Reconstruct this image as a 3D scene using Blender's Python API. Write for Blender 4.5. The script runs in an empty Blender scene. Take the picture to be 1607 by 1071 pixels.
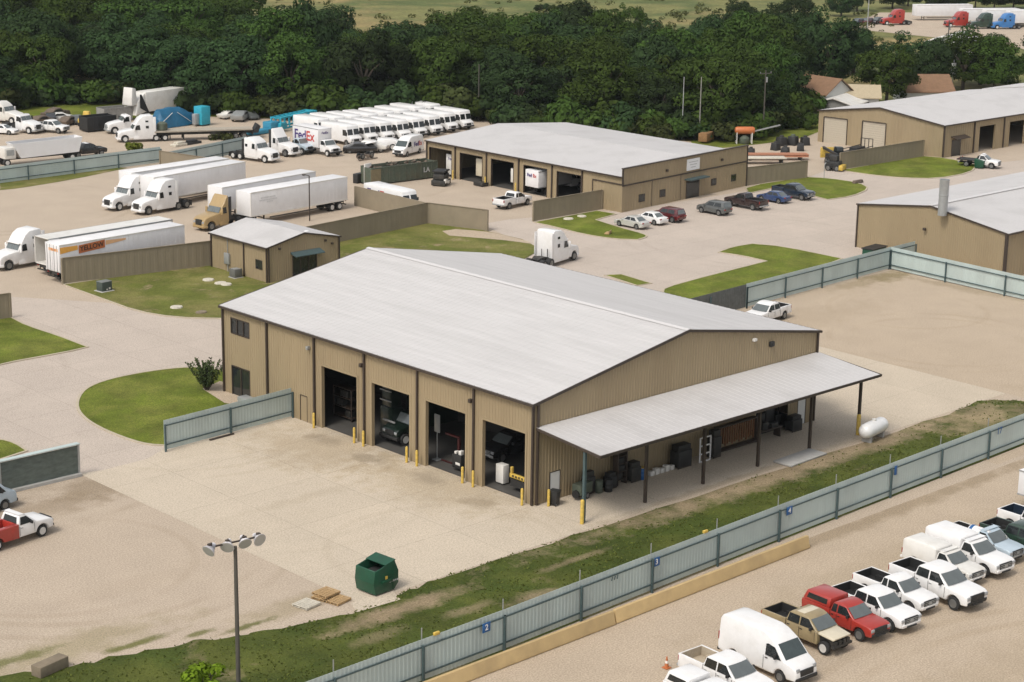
import bpy, bmesh, math, random
from mathutils import Vector, Matrix, noise
random.seed(7)
C = bpy.context.scene.collection
SC = bpy.context.scene
R = math.radians
# ---------------------------------------------------------------- camera
# world frame: x along the gable of the main shop, y along its long wall, z up, metres
CAM = Vector((-90.214, -92.970, 46.25)); PITCH = 0.257604; ROLL = 0.0151116; FPX = 3020.2
fwd_h = Vector((0.686834, 0.726814, 0)); right = Vector((0.726814, -0.686834, 0)); UP = Vector((0, 0, 1))
fwd = fwd_h*math.cos(PITCH) - UP*math.sin(PITCH)
up0 = fwd_h*math.sin(PITCH) + UP*math.cos(PITCH)
cr, sr = math.cos(ROLL), math.sin(ROLL)
cx = right*cr + up0*sr; cy = up0*cr - right*sr
cam_d = bpy.data.cameras.new('camera'); cam = bpy.data.objects.new('camera', cam_d); C.objects.link(cam)
cam.matrix_world = Matrix(((cx.x, cy.x, -fwd.x, CAM.x), (cx.y, cy.y, -fwd.y, CAM.y), (cx.z, cy.z, -fwd.z, CAM.z), (0, 0, 0, 1)))
cam_d.sensor_width = 36; cam_d.lens = FPX/1607*36; cam_d.clip_start = 1; cam_d.clip_end = 6000
SC.camera = cam
# ---------------------------------------------------------------- light
w = bpy.data.worlds.new('World'); SC.world = w; w.use_nodes = True
nt = w.node_tree; bg = nt.nodes['Background']
sky = nt.nodes.new('ShaderNodeTexSky'); sky.sky_type = 'NISHITA'; sky.sun_disc = False
SUN_EL, SUN_AZ = R(54), R(190)          # azimuth counter-clockwise from +x
sky.sun_elevation = SUN_EL; sky.sun_rotation = R(90) - SUN_AZ; sky.dust_density = 3.0; sky.air_density = 1.0
hs = nt.nodes.new('ShaderNodeHueSaturation'); hs.inputs['Saturation'].default_value = 0.22
nt.links.new(sky.outputs[0], hs.inputs['Color']); nt.links.new(hs.outputs[0], bg.inputs['Color'])
bg.inputs['Strength'].default_value = 0.132
sd = bpy.data.lights.new('sun', 'SUN'); sd.energy = 1.3; sd.angle = R(16); sd.color = (1.0, 0.93, 0.82)
so = bpy.data.objects.new('sun', sd); C.objects.link(so)
to_sun = Vector((math.cos(SUN_EL)*math.cos(SUN_AZ), math.cos(SUN_EL)*math.sin(SUN_AZ), math.sin(SUN_EL)))
so.rotation_euler = to_sun.to_track_quat('Z', 'Y').to_euler(); so.location = (0, 0, 200)
SC.view_settings.view_transform = 'Standard'; SC.view_settings.look = 'None'
SC.view_settings.gamma = 1; SC.view_settings.exposure = 0.52
SC.cycles.max_bounces = 5

# ---------------------------------------------------------------- helpers
def G(u, v, z=0.0):
    """site x, y of the point seen at photo pixel (u, v) if it lies at height z"""
    d = fwd + cx*((u-803.5)/FPX) - cy*((v-535.5)/FPX)
    t = (z-CAM.z)/d.z
    return (CAM.x+d.x*t, CAM.y+d.y*t)

class MB:
    def __init__(s): s.v = []; s.f = []
    def add(s, vs, fs):
        o = len(s.v); s.v += [tuple(p) for p in vs]; s.f += [tuple(i+o for i in f) for f in fs]; return s
    def quad(s, a, b, c, d): return s.add([a, b, c, d], [(0, 1, 2, 3)])
    def box(s, x0, x1, y0, y1, z0, z1):
        return s.hexa([(x0, y0, z0), (x1, y0, z0), (x1, y1, z0), (x0, y1, z0)], [(x0, y0, z1), (x1, y0, z1), (x1, y1, z1), (x0, y1, z1)])
    def hexa(s, b, t): return s.add(list(b)+list(t), [(3, 2, 1, 0), (4, 5, 6, 7), (0, 1, 5, 4), (1, 2, 6, 5), (2, 3, 7, 6), (3, 0, 4, 7)])
    def cyl(s, p0, p1, r0, r1=None, n=12):
        r1 = r0 if r1 is None else r1
        p0 = Vector(p0); p1 = Vector(p1); d = (p1-p0).normalized()
        a = d.orthogonal().normalized(); b = d.cross(a)
        vs = [p0+(a*math.cos(2*math.pi*i/n)+b*math.sin(2*math.pi*i/n))*r0 for i in range(n)]
        vs += [p1+(a*math.cos(2*math.pi*i/n)+b*math.sin(2*math.pi*i/n))*r1 for i in range(n)]
        return s.add(vs, [(i, (i+1) % n, n+(i+1) % n, n+i) for i in range(n)]+[tuple(range(n-1, -1, -1)), tuple(range(n, 2*n))])
    def lathe(s, prof, axis='y', n=18, c=(0, 0, 0)):
        m = len(prof); vs = []
        for r, h in prof:
            for i in range(n):
                ca, sa = math.cos(2*math.pi*i/n)*r, math.sin(2*math.pi*i/n)*r
                p = {'y': (ca, h, sa), 'z': (ca, sa, h), 'x': (h, ca, sa)}[axis]
                vs.append((p[0]+c[0], p[1]+c[1], p[2]+c[2]))
        fs = [(j*n+i, j*n+(i+1) % n, (j+1)*n+(i+1) % n, (j+1)*n+i) for j in range(m-1) for i in range(n)]
        fs += [tuple(range(n-1, -1, -1)), tuple(range((m-1)*n, m*n))]
        return s.add(vs, fs)
    def prism(s, prof, wf, y0=None):
        """closed x-z outline swept across y from -w to +w (or between y0 and wf)"""
        n = len(prof)
        L = [(x, (wf(x, z) if callable(wf) else wf), z) for x, z in prof]
        Rr = [(x, (-(wf(x, z) if callable(wf) else wf) if y0 is None else y0), z) for x, z in prof]
        return s.add(L+Rr, [tuple(range(n)), tuple(range(2*n-1, n-1, -1))]+[(i, n+i, n+(i+1) % n, (i+1) % n) for i in range(n)])
    def build(s, name, mat, parent=None, bevel=0, smooth=True, seg=2, ang=30):
        me = bpy.data.meshes.new(name)
        bm = bmesh.new(); vs = [bm.verts.new(p) for p in s.v]
        for f in s.f:
            try: bm.faces.new([vs[i] for i in f])
            except ValueError: pass
        bmesh.ops.remove_doubles(bm, verts=bm.verts, dist=0.0005)
        bmesh.ops.recalc_face_normals(bm, faces=bm.faces)
        if bevel:
            es = [e for e in bm.edges if len(e.link_faces) == 2 and e.calc_face_angle(0) > R(ang)]
            bmesh.ops.bevel(bm, geom=es, offset=bevel, segments=seg, profile=0.5, affect='EDGES', clamp_overlap=True)
        big = [f for f in bm.faces if len(f.verts) > 4]
        if big: bmesh.ops.triangulate(bm, faces=big)
        bm.to_mesh(me); bm.free()
        if smooth:
            for p in me.polygons: p.use_smooth = True
            me.set_sharp_from_angle(angle=R(38))
        return link(name, me, mat, parent)
def link(name, me, mat, parent=None):
    if mat and not me.materials: me.materials.append(mat)
    o = bpy.data.objects.new(name, me); C.objects.link(o)
    if parent: o.parent = parent
    return o
def tag(o, label, cat, group=None, kind=None):
    o['label'] = label; o['category'] = cat
    if group: o['group'] = group
    if kind: o['kind'] = kind
    return o
def struct(o): o['kind'] = 'structure'; return o
def thing(name, label, cat, loc=(0, 0, 0), rot=0.0, group=None):
    o = bpy.data.objects.new(name, None); C.objects.link(o); o.empty_display_size = 0.3
    o.location = loc if len(loc) == 3 else (loc[0], loc[1], 0); o.rotation_euler = (0, 0, R(rot))
    return tag(o, label, cat, group)
def dup(root, label=None):
    def cp(o, par):
        c = o.copy(); C.objects.link(c); c.parent = par
        for ch in list(o.children): cp(ch, c)
        return c
    r = cp(root, None)
    if label: r['label'] = label
    return r
def place(o, u, v, h, lx=0.0, ly=0.0):
    """stand a thing so that its own point (lx, ly) touches the ground seen at (u, v), nose towards heading h"""
    x, y = G(u, v); a = R(h)
    o.location = (x-(lx*math.cos(a)-ly*math.sin(a)), y-(lx*math.sin(a)+ly*math.cos(a)), 0.03); o.rotation_euler = (0, 0, a)
    return o
def patch(q, u0, u1, v0, v1, off, mid):
    """inset quad on face q (bl, br, tr, tl) pushed outwards away from mid"""
    q = [Vector(p) for p in q]
    P = lambda u, v: (q[0]*(1-u)+q[1]*u)*(1-v)+(q[3]*(1-u)+q[2]*u)*v
    n = (q[1]-q[0]).cross(q[3]-q[0]).normalized()
    if n.dot(P(.5, .5)-Vector(mid)) < 0: n = -n
    return [tuple(P(u, v)+n*off) for u, v in ((u0, v0), (u1, v0), (u1, v1), (u0, v1))]
def text(body, size, mat, parent, loc, rot, name='lettering', extr=0.004, sx=1.0, shear=0.0):
    cu = bpy.data.curves.new('t', 'FONT'); cu.body = body; cu.size = size; cu.extrude = extr; cu.align_x = 'CENTER'; cu.align_y = 'CENTER'; cu.offset = size*0.02; cu.shear = shear
    t = bpy.data.objects.new('t', cu); C.objects.link(t); bpy.context.view_layer.update()
    me = bpy.data.meshes.new_from_object(t.evaluated_get(bpy.context.evaluated_depsgraph_get()))
    bpy.data.objects.remove(t); bpy.data.curves.remove(cu)
    me.name = name; me.materials.clear()
    o = link(name, me, mat, parent); o.location = loc; o.rotation_euler = rot; o.scale = (sx, 1, 1)
    return o

# ---------------------------------------------------------------- materials
MATS = {}
def mat(name, col, rough=0.6, metal=0.0, var=0.12, scale=3.0, bump=0.0, bscale=None, coat=0.0, dirt=None, dirt_amt=0.0, dscale=0.6, detail=4, stretch=(1, 1, 1), objrand=0.0, island=0.0, spec=None, world=False, bdist=0.02):
    if name in MATS: return MATS[name]
    m = bpy.data.materials.new(name); m.use_nodes = True; n = m.node_tree.nodes; l = m.node_tree.links
    b = n['Principled BSDF']; b.inputs['Roughness'].default_value = rough; b.inputs['Metallic'].default_value = metal
    b.inputs['Coat Weight'].default_value = coat; b.inputs['Coat Roughness'].default_value = 0.08
    if spec is not None: b.inputs['Specular IOR Level'].default_value = spec
    tc = n.new('ShaderNodeTexCoord'); mp = n.new('ShaderNodeMapping'); mp.inputs['Scale'].default_value = stretch
    if world:
        ge = n.new('ShaderNodeNewGeometry'); l.new(ge.outputs['Position'], mp.inputs[0])
    else: l.new(tc.outputs['Object'], mp.inputs[0])
    no = n.new('ShaderNodeTexNoise'); no.inputs['Scale'].default_value = scale; no.inputs['Detail'].default_value = detail; no.inputs['Roughness'].default_value = 0.65
    l.new(mp.outputs[0], no.inputs['Vector'])
    hv = n.new('ShaderNodeHueSaturation'); hv.inputs['Color'].default_value = (*col, 1)
    mr = n.new('ShaderNodeMapRange'); mr.inputs[1].default_value = 0.25; mr.inputs[2].default_value = 0.75; mr.inputs[3].default_value = 1-var; mr.inputs[4].default_value = 1+var
    l.new(no.outputs['Fac'], mr.inputs[0]); val = mr.outputs[0]
    def mul(a, lo, hi):
        r = n.new('ShaderNodeMapRange'); r.inputs[3].default_value = lo; r.inputs[4].default_value = hi; l.new(a, r.inputs[0])
        q = n.new('ShaderNodeMath'); q.operation = 'MULTIPLY'; l.new(val, q.inputs[0]); l.new(r.outputs[0], q.inputs[1]); return q.outputs[0]
    if objrand:
        oi = n.new('ShaderNodeObjectInfo'); val = mul(oi.outputs['Random'], 1-objrand, 1+objrand)
        hr = n.new('ShaderNodeMapRange'); hr.inputs[3].default_value = 0.5-objrand*0.07; hr.inputs[4].default_value = 0.5+objrand*0.05; l.new(oi.outputs['Random'], hr.inputs[0]); l.new(hr.outputs[0], hv.inputs['Hue'])
    if island:
        g2 = n.new('ShaderNodeNewGeometry'); val = mul(g2.outputs['Random Per Island'], 1-island, 1+island)
    l.new(val, hv.inputs['Value']); out = hv.outputs[0]
    if dirt:
        d = n.new('ShaderNodeTexNoise'); d.inputs['Scale'].default_value = dscale; d.inputs['Detail'].default_value = 5; l.new(mp.outputs[0], d.inputs['Vector'])
        dr = n.new('ShaderNodeMapRange'); dr.inputs[1].default_value = 0.48; dr.inputs[2].default_value = 0.68; dr.inputs[4].default_value = dirt_amt; l.new(d.outputs['Fac'], dr.inputs[0])
        mx = n.new('ShaderNodeMix'); mx.data_type = 'RGBA'; l.new(dr.outputs[0], mx.inputs[0]); l.new(out, mx.inputs[6]); mx.inputs[7].default_value = (*dirt, 1); out = mx.outputs[2]
    l.new(out, b.inputs['Base Color'])
    if bump:
        b2 = n.new('ShaderNodeTexNoise'); b2.inputs['Scale'].default_value = bscale or scale*4; b2.inputs['Detail'].default_value = 3; l.new(mp.outputs[0], b2.inputs['Vector'])
        bn = n.new('ShaderNodeBump'); bn.inputs['Strength'].default_value = bump; bn.inputs['Distance'].default_value = bdist; l.new(b2.outputs['Fac'], bn.inputs['Height']); l.new(bn.outputs[0], b.inputs['Normal'])
    MATS[name] = m; return m
def ground_mat(name, base, second, third, big=0.03, mid=0.25, fine=3.0, contrast=0.16, thr=(0.42, 0.62), amt2=0.6, thr3=(0.60, 0.74), amt3=0.5, third_scale=0.18, stretch=(1, 1, 1), joints=None, bump=0.5, spots=(), tracks=(), midc=0.05):
    m = bpy.data.materials.new(name); m.use_nodes = True; n = m.node_tree.nodes; l = m.node_tree.links
    b = n['Principled BSDF']; b.inputs['Roughness'].default_value = 0.95; b.inputs['Specular IOR Level'].default_value = 0.15
    ge = n.new('ShaderNodeNewGeometry'); mp = n.new('ShaderNodeMapping'); mp.inputs['Scale'].default_value = stretch; l.new(ge.outputs['Position'], mp.inputs[0])
    def noi(sc, det=5, rg=0.6, src=None, dist=0.0):
        t = n.new('ShaderNodeTexNoise'); t.inputs['Scale'].default_value = sc; t.inputs['Detail'].default_value = det; t.inputs['Roughness'].default_value = rg; t.inputs['Distortion'].default_value = dist
        l.new(src or mp.outputs[0], t.inputs['Vector']); return t.outputs['Fac']
    def rng(s, a, c, lo, hi):
        r = n.new('ShaderNodeMapRange'); r.inputs[1].default_value = a; r.inputs[2].default_value = c; r.inputs[3].default_value = lo; r.inputs[4].default_value = hi; l.new(s, r.inputs[0]); return r.outputs[0]
    def mixc(f, a, c2):
        x = n.new('ShaderNodeMix'); x.data_type = 'RGBA'; l.new(f, x.inputs[0])
        if isinstance(a, tuple): x.inputs[6].default_value = (*a, 1)
        else: l.new(a, x.inputs[6])
        x.inputs[7].default_value = (*c2, 1); return x.outputs[2]
    col = mixc(rng(noi(big, 7, 0.62, dist=0.6), thr[0], thr[1], 0, amt2), base, second)
    col = mixc(rng(noi(third_scale, 7, 0.68, dist=0.4), thr3[0], thr3[1], 0, amt3), col, third)
    if spots or tracks:
        wob = noi(0.55, 5, 0.7, ge.outputs['Position'])
    for sx_, sy_, rx_, ry_, amt_, c_ in spots:      # worn or stained places on the ground itself
        vm = n.new('ShaderNodeMapping'); vm.vector_type = 'POINT'; vm.inputs['Scale'].default_value = (1/rx_, 1/ry_, 0); vm.inputs['Location'].default_value = (-sx_/rx_, -sy_/ry_, 0); l.new(ge.outputs['Position'], vm.inputs[0])
        ln = n.new('ShaderNodeVectorMath'); ln.operation = 'LENGTH'; l.new(vm.outputs[0], ln.inputs[0])
        ad = n.new('ShaderNodeMath'); ad.operation = 'ADD'; l.new(ln.outputs['Value'], ad.inputs[0]); l.new(rng(wob, .3, .7, -.45, .45), ad.inputs[1])
        col = mixc(rng(ad.outputs[0], .35, 1.05, amt_, 0), col, c_)
    for sx_, sy_, rad_, w_, amt_, c_ in tracks:      # faint tyre marks left by turning vehicles
        vm = n.new('ShaderNodeVectorMath'); vm.operation = 'DISTANCE'; vm.inputs[1].default_value = (sx_, sy_, 0); l.new(ge.outputs['Position'], vm.inputs[0])
        s1 = n.new('ShaderNodeMath'); s1.operation = 'SUBTRACT'; s1.inputs[1].default_value = rad_; l.new(vm.outputs['Value'], s1.inputs[0])
        s2 = n.new('ShaderNodeMath'); s2.operation = 'ABSOLUTE'; l.new(s1.outputs[0], s2.inputs[0])
        m1 = n.new('ShaderNodeMath'); m1.operation = 'MULTIPLY'; l.new(rng(s2.outputs[0], w_*.4, w_, amt_*.55, 0), m1.inputs[0]); l.new(rng(noi(.13, 3, .5, ge.outputs['Position']), .42, .58, 0, 1), m1.inputs[1])
        col = mixc(m1.outputs[0], col, c_)
    hv = n.new('ShaderNodeHueSaturation'); l.new(col, hv.inputs['Color'])
    f1 = noi(fine, 4, 0.75, ge.outputs['Position']); f2 = noi(mid, 5, 0.6, ge.outputs['Position'])
    a1 = rng(f1, 0.25, 0.75, 1-contrast, 1+contrast); a2 = rng(f2, 0.3, 0.7, 1-midc, 1+midc)
    q = n.new('ShaderNodeMath'); q.operation = 'MULTIPLY'; l.new(a1, q.inputs[0]); l.new(a2, q.inputs[1]); val = q.outputs[0]
    if joints:
        br = n.new('ShaderNodeTexBrick'); br.offset = 0; br.inputs['Scale'].default_value = 1; br.inputs['Brick Width'].default_value = joints; br.inputs['Row Height'].default_value = joints
        br.inputs['Mortar Size'].default_value = 0.035; br.inputs['Mortar Smooth'].default_value = 0.3; br.inputs['Color1'].default_value = (1, 1, 1, 1); br.inputs['Color2'].default_value = (0.96, 0.96, 0.96, 1); br.inputs['Mortar'].default_value = (0.80, 0.78, 0.75, 1)
        l.new(ge.outputs['Position'], br.inputs['Vector'])
        q2 = n.new('ShaderNodeMath'); q2.operation = 'MULTIPLY'; l.new(val, q2.inputs[0]); l.new(br.outputs['Color'], q2.inputs[1]); val = q2.outputs[0]
    l.new(val, hv.inputs['Value']); l.new(hv.outputs[0], b.inputs['Base Color'])
    bn = n.new('ShaderNodeBump'); bn.inputs['Strength'].default_value = bump; bn.inputs['Distance'].default_value = 0.05; l.new(f1, bn.inputs['Height']); l.new(bn.outputs[0], b.inputs['Normal'])
    MATS[name] = m; return m
STRIP_BARE = [(22, -7.0, 30, 1.9, .95, (.265, .205, .13)), (-19.5, -8.3, 7, 1.15, .9, (.27, .205, .13)), (43, -8.8, 7, 2.6, .8, (.27, .21, .125)), (-11.5, -12.2, 3.0, 1.0, .7, (.25, .19, .12)), (-16, -11, 2.6, .7, .6, (.24, .185, .115)), (-23, -10.6, 2.4, .8, .5, (.23, .18, .11)), (-5, -9.4, 4, .5, .6, (.26, .2, .125)), (4, -16.4, 40, .35, .7, (.2, .15, .09))]
gravel = ground_mat('gravel', (0.428, 0.352, 0.275), (0.405, 0.330, 0.254), (0.325, 0.265, 0.195), fine=9.0, contrast=0.48, tracks=[(-29, 13, 12, .5, .5, (.29, .23, .16)), (-29, 13, 13.9, .5, .5, (.29, .23, .16)), (-31, 12, 8.6, .45, .4, (.30, .235, .165)), (-27, 40, 20, .5, .5, (.28, .22, .15)), (-27, 40, 22, .5, .5, (.28, .22, .15)), (-30, 44, 27, .6, .4, (.29, .23, .16)), (25, 125, 16, .5, .5, (.31, .25, .18)), (25, 125, 18, .5, .5, (.31, .25, .18)), (70, 150, 20, .5, .5, (.31, .25, .18)), (70, 110, 14, .5, .4, (.31, .25, .18))], amt2=.35, spots=[(-20.5, 23.5, 5.5, 3.2, .6, (.20, .15, .095)), (-26, 22, 7, 2.2, .5, (.25, .19, .125)), (-30, 6, 9, 1.6, .15, (.30, .235, .165)), (-38, 0, 9, 2.2, .55, (.26, .22, .12)), (-24, -3.6, 6, 1.6, .5, (.27, .22, .13)), (-34, -2.0, 3.4, .45, .9, (.13, .13, .04)), (-30.6, -3.2, 1.6, .4, .85, (.13, .13, .04)), (-27.5, -4.2, 2.2, .4, .9, (.12, .12, .04)), (-41, .6, 4, .7, .8, (.14, .14, .05)), (-46, .5, 4, .8, .8, (.14, .14, .05))], amt3=0.35)
yard2 = ground_mat('gravel_tan', (0.420, 0.340, 0.256), (0.395, 0.316, 0.230), (0.305, 0.24, 0.16), fine=9.0, contrast=0.48, tracks=[(-2, -60, 27, .5, .5, (.31, .24, .16)), (-2, -60, 29, .5, .5, (.31, .24, .16)), (30, -52, 24, .5, .5, (.31, .24, .16)), (30, -52, 26, .5, .4, (.31, .24, .16)), (14, -45, 20, .5, .4, (.32, .25, .17)), (62, 8, 9, .45, .4, (.31, .24, .16)), (62, 8, 10.9, .45, .4, (.31, .24, .16)), (70, 18, 8, .45, .35, (.31, .24, .16))], amt2=.35, spots=[(81, 28.5, 5, 2.4, .75, (.20, .16, .08)), (75, 28.3, 5, 1.6, .5, (.24, .19, .11)), (82.5, 20, 1.6, 9, .5, (.25, .195, .125)), (15, -17.6, 40, 1.0, .55, (.22, .165, .10)), (60, 22, 14, 4, .25, (.31, .24, .16)), (0, -38, 26, 3.0, .3, (.30, .235, .155)), (12, -23, 22, 2.0, .3, (.32, .255, .17))], amt3=0.45, third_scale=0.12)
concrete = ground_mat('concrete_road', (0.460, 0.393, 0.335), (0.435, 0.373, 0.322), (0.405, 0.34, 0.283), fine=9.0, contrast=0.42, tracks=[(-22, 62, 16, .5, .4, (.33, .28, .23)), (-22, 62, 18, .5, .4, (.33, .28, .23)), (85, 50, 14, .5, .35, (.34, .285, .235)), (85, 50, 16, .5, .35, (.34, .285, .235))], amt3=0.35, joints=6.0, bump=0.2)
apron_m = ground_mat('concrete_apron', (0.500, 0.428, 0.338), (0.465, 0.392, 0.302), (0.40, 0.33, 0.24), fine=9.0, contrast=0.42, tracks=[(-13, 14, 9.5, .45, .2, (.36, .30, .22)), (-13, 14, 11.4, .45, .25, (.36, .30, .22)), (-10, -2, 8, .45, .35, (.37, .305, .225)), (-9, 30, 9, .45, .4, (.36, .295, .21)), (-9, 30, 10.9, .45, .4, (.36, .295, .21))], amt2=.4, spots=[(-3, 20, 6.5, 8, .6, (.36, .285, .19)), (-2, 8, 5, 10, .55, (.36, .285, .185)), (-2.2, 16, 1.2, 2.4, .5, (.22, .18, .13)), (-1.8, 9.6, 1.1, 2.0, .45, (.22, .18, .13)), (-2.5, 3.2, 1.3, 2.2, .45, (.24, .19, .13)), (-2.0, 22, 1.2, 2.4, .45, (.23, .185, .13)), (-11, 12, 8, .9, .3, (.36, .295, .21)), (16, -5.6, 18, .6, .5, (.24, .19, .13))], amt3=0.45, third_scale=0.09, joints=7.6, bump=0.2)
lawn_m = ground_mat('lawn', (0.112, 0.140, 0.018), (0.150, 0.160, 0.032), (0.082, 0.112, 0.015), fine=9, big=0.22, contrast=0.7, midc=.34, amt2=.9, third_scale=0.4, bump=1.0)
lawn_dry = ground_mat('lawn_worn', (0.112, 0.126, 0.026), (0.190, 0.170, 0.060), (0.28, 0.215, 0.13), fine=8.0, big=0.20, amt2=.8, contrast=0.5, midc=.2, third_scale=0.23, thr3=(0.575, 0.66), amt3=0.8, bump=1.0)
strip_m = ground_mat('rough_grass', (0.050, 0.068, 0.013), (0.110, 0.118, 0.026), (0.24, 0.185, 0.115), fine=8, big=0.16, contrast=0.5, midc=.25, third_scale=0.15, thr3=(0.58, 0.68), amt3=0.7, bump=1.0, spots=STRIP_BARE)
dirt_m = ground_mat('dirt', (0.27, 0.205, 0.13), (0.20, 0.155, 0.095), (0.085, 0.092, 0.03), fine=2.4, big=0.2, contrast=0.28, third_scale=0.45, thr3=(0.52, 0.6), amt3=0.9, bump=0.8)
meadow_m = ground_mat('meadow', (0.165, 0.162, 0.060), (0.080, 0.105, 0.034), (0.28, 0.21, 0.095), fine=0.9, big=0.035, mid=0.12, midc=.2, contrast=0.42, third_scale=0.016, thr=(.44, .56), amt2=.85, thr3=(.50, .62), amt3=.8, bump=0.8)
kerb_m = mat('kerb_concrete', (0.42, 0.36, 0.27), 0.9, var=0.12, scale=0.8, world=True)

WALL = mat('tan_metal_siding', (0.30, 0.235, 0.145), 0.5, 0.0, var=0.07, scale=0.35, dirt=(0.22, 0.165, 0.10), dirt_amt=0.35, dscale=0.25, spec=0.3, world=True, stretch=(1, 1, 0.3))
SOFFIT = mat('soffit_shade_tone', (0.075, 0.065, 0.055), 0.8, var=0.15)  # darker than the roof sheet: shade under the canopy put into the colour
ROOF_MAIN = mat('galvalume_streaked', (0.505, 0.488, 0.48), 0.5, 0.0, var=0.10, scale=2.2, dirt=(0.44, 0.425, 0.415), dirt_amt=0.45, dscale=0.9, spec=0.3, world=True, stretch=(1, .07, .2), detail=6)
ROOF = mat('galvalume_roof', (0.495, 0.478, 0.47), 0.5, 0.0, var=0.08, scale=5.0, dirt=(0.40, 0.385, 0.375), dirt_amt=0.5, dscale=0.30, detail=6, spec=0.3, world=True)
TRIM = mat('dark_bronze_trim', (0.045, 0.032, 0.024), 0.5, var=0.15)
DARK = mat('dark_interior', (0.02, 0.02, 0.02), 0.9, var=0.2)
GLASS = mat('dark_glass', (0.018, 0.021, 0.022), 0.06, var=0.2, spec=0.6)
WSHIELD = mat('windshield_glass', (0.11, 0.125, 0.125), 0.05, var=0.2, scale=1.0, spec=0.9)
FENCE = mat('bluegrey_sheet', (0.425, 0.495, 0.475), 0.5, 0.0, var=0.10, scale=0.5, dirt=(0.33, 0.36, 0.345), dirt_amt=0.4, dscale=0.4, world=True, stretch=(1, 1, 0.35))
FPOST = mat('fence_steel', (0.055, 0.088, 0.092), 0.5, 0.0, var=0.15)
TANW = mat('tan_panel_wall', (0.235, 0.195, 0.135), 0.85, var=0.10, scale=0.6, dirt=(0.17, 0.14, 0.095), dirt_amt=0.4, dscale=0.3, bump=0.3, bscale=6, world=True)
YEL = mat('yellow_paint', (0.58, 0.40, 0.075), 0.55, var=0.15, dirt=(0.25, 0.17, 0.05), dirt_amt=0.5, dscale=4)
WHITE = mat('white_paint', (0.74, 0.73, 0.72), 0.32, var=0.04, coat=0.3, dirt=(0.58, 0.55, 0.50), dirt_amt=0.25, dscale=1.2)
WHITE2 = mat('off_white_paint', (0.66, 0.64, 0.60), 0.4, var=0.05, coat=0.2, dirt=(0.48, 0.44, 0.38), dirt_amt=0.4, dscale=0.8)
TRAILW = mat('trailer_white', (0.70, 0.69, 0.69), 0.45, var=0.05, scale=0.6, dirt=(0.55, 0.53, 0.51), dirt_amt=0.3, dscale=0.5)
RED = mat('red_paint', (0.34, 0.034, 0.024), 0.3, var=0.08, coat=0.4)
DKRED = mat('dark_red_paint', (0.085, 0.010, 0.012), 0.25, var=0.08, coat=0.5)
TANP = mat('tan_car_paint', (0.30, 0.235, 0.13), 0.35, var=0.08, coat=0.3, dirt=(0.16, 0.12, 0.07), dirt_amt=0.5, dscale=1.5)
TANL = mat('pale_tan_paint', (0.56, 0.50, 0.38), 0.4, var=0.06, coat=0.2)
GOLD = mat('gold_tan_paint', (0.36, 0.25, 0.115), 0.35, var=0.08, coat=0.3)
GREENP = mat('dark_green_paint', (0.022, 0.045, 0.030), 0.25, var=0.1, coat=0.5)
BLACKP = mat('black_paint', (0.016, 0.015, 0.016), 0.25, var=0.1, coat=0.5)
MAROON = mat('black_maroon_paint', (0.028, 0.015, 0.015), 0.25, var=0.1, coat=0.5)
BLUEP = mat('blue_paint', (0.025, 0.05, 0.13), 0.25, var=0.1, coat=0.5)
NAVY = mat('navy_paint', (0.018, 0.028, 0.045), 0.22, var=0.1, coat=0.5)
GREYP = mat('grey_paint', (0.085, 0.09, 0.088), 0.28, var=0.08, coat=0.5)
SILVER = mat('silver_paint', (0.52, 0.51, 0.48), 0.3, 0.2, var=0.05, coat=0.4)
ICEB = mat('pale_blue_paint', (0.42, 0.50, 0.56), 0.35, var=0.06, coat=0.3)
BLUECAB = mat('bright_blue_paint', (0.04, 0.17, 0.42), 0.3, var=0.08, coat=0.3)
CYAN = mat('cyan_paint', (0.025, 0.33, 0.44), 0.5, var=0.15, dirt=(0.03, 0.17, 0.22), dirt_amt=0.4, dscale=0.8)
TARP = mat('blue_tarp', (0.012, 0.105, 0.20), 0.5, var=0.2, scale=0.8, bump=0.8, bscale=1.2, bdist=0.15)
BGREEN = mat('dumpster_green', (0.006, 0.060, 0.030), 0.45, var=0.2, scale=1.5, dirt=(0.012, 0.04, 0.022), dirt_amt=0.6, dscale=1.2)
CGREEN = mat('container_green', (0.075, 0.092, 0.066), 0.7, var=0.2, dirt=(0.10, 0.08, 0.05), dirt_amt=0.5, dscale=0.7)
RUST = mat('rusty_scrap', (0.13, 0.095, 0.07), 0.8, var=0.4, scale=2, dirt=(0.04, 0.04, 0.035), dirt_amt=0.7, dscale=1.5)
BLACK = mat('black_plastic', (0.018, 0.018, 0.018), 0.55, var=0.2)
CHASSIS = mat('chassis_black', (0.025, 0.024, 0.022), 0.6, var=0.3, dirt=(0.06, 0.05, 0.04), dirt_amt=0.6, dscale=2)
TYRE = mat('tyre_rubber', (0.02, 0.02, 0.02), 0.85, var=0.2)
RIM = mat('wheel_rim', (0.20, 0.20, 0.195), 0.35, 0.5, var=0.1)
RIMW = mat('white_rim', (0.55, 0.54, 0.52), 0.4, 0.1, var=0.1)
STEEL = mat('galvanised_steel', (0.36, 0.37, 0.37), 0.4, 0.4, var=0.12)
LIGHTC = mat('headlamp_lens', (0.30, 0.31, 0.32), 0.1, var=0.05, spec=0.8)
TAILC = mat('tail_lamp_lens', (0.26, 0.018, 0.015), 0.2, var=0.1)
WOOD = mat('pallet_wood', (0.38, 0.25, 0.12), 0.85, var=0.25, scale=3, stretch=(1, 6, 1))
PALEW = mat('weathered_pallet', (0.50, 0.46, 0.38), 0.85, var=0.2)
BARR = mat('tan_barrier_concrete', (0.46, 0.33, 0.16), 0.9, var=0.12, scale=0.7, dirt=(0.30, 0.215, 0.11), dirt_amt=0.5, dscale=0.5, bump=0.3, bscale=8, world=True)
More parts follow.
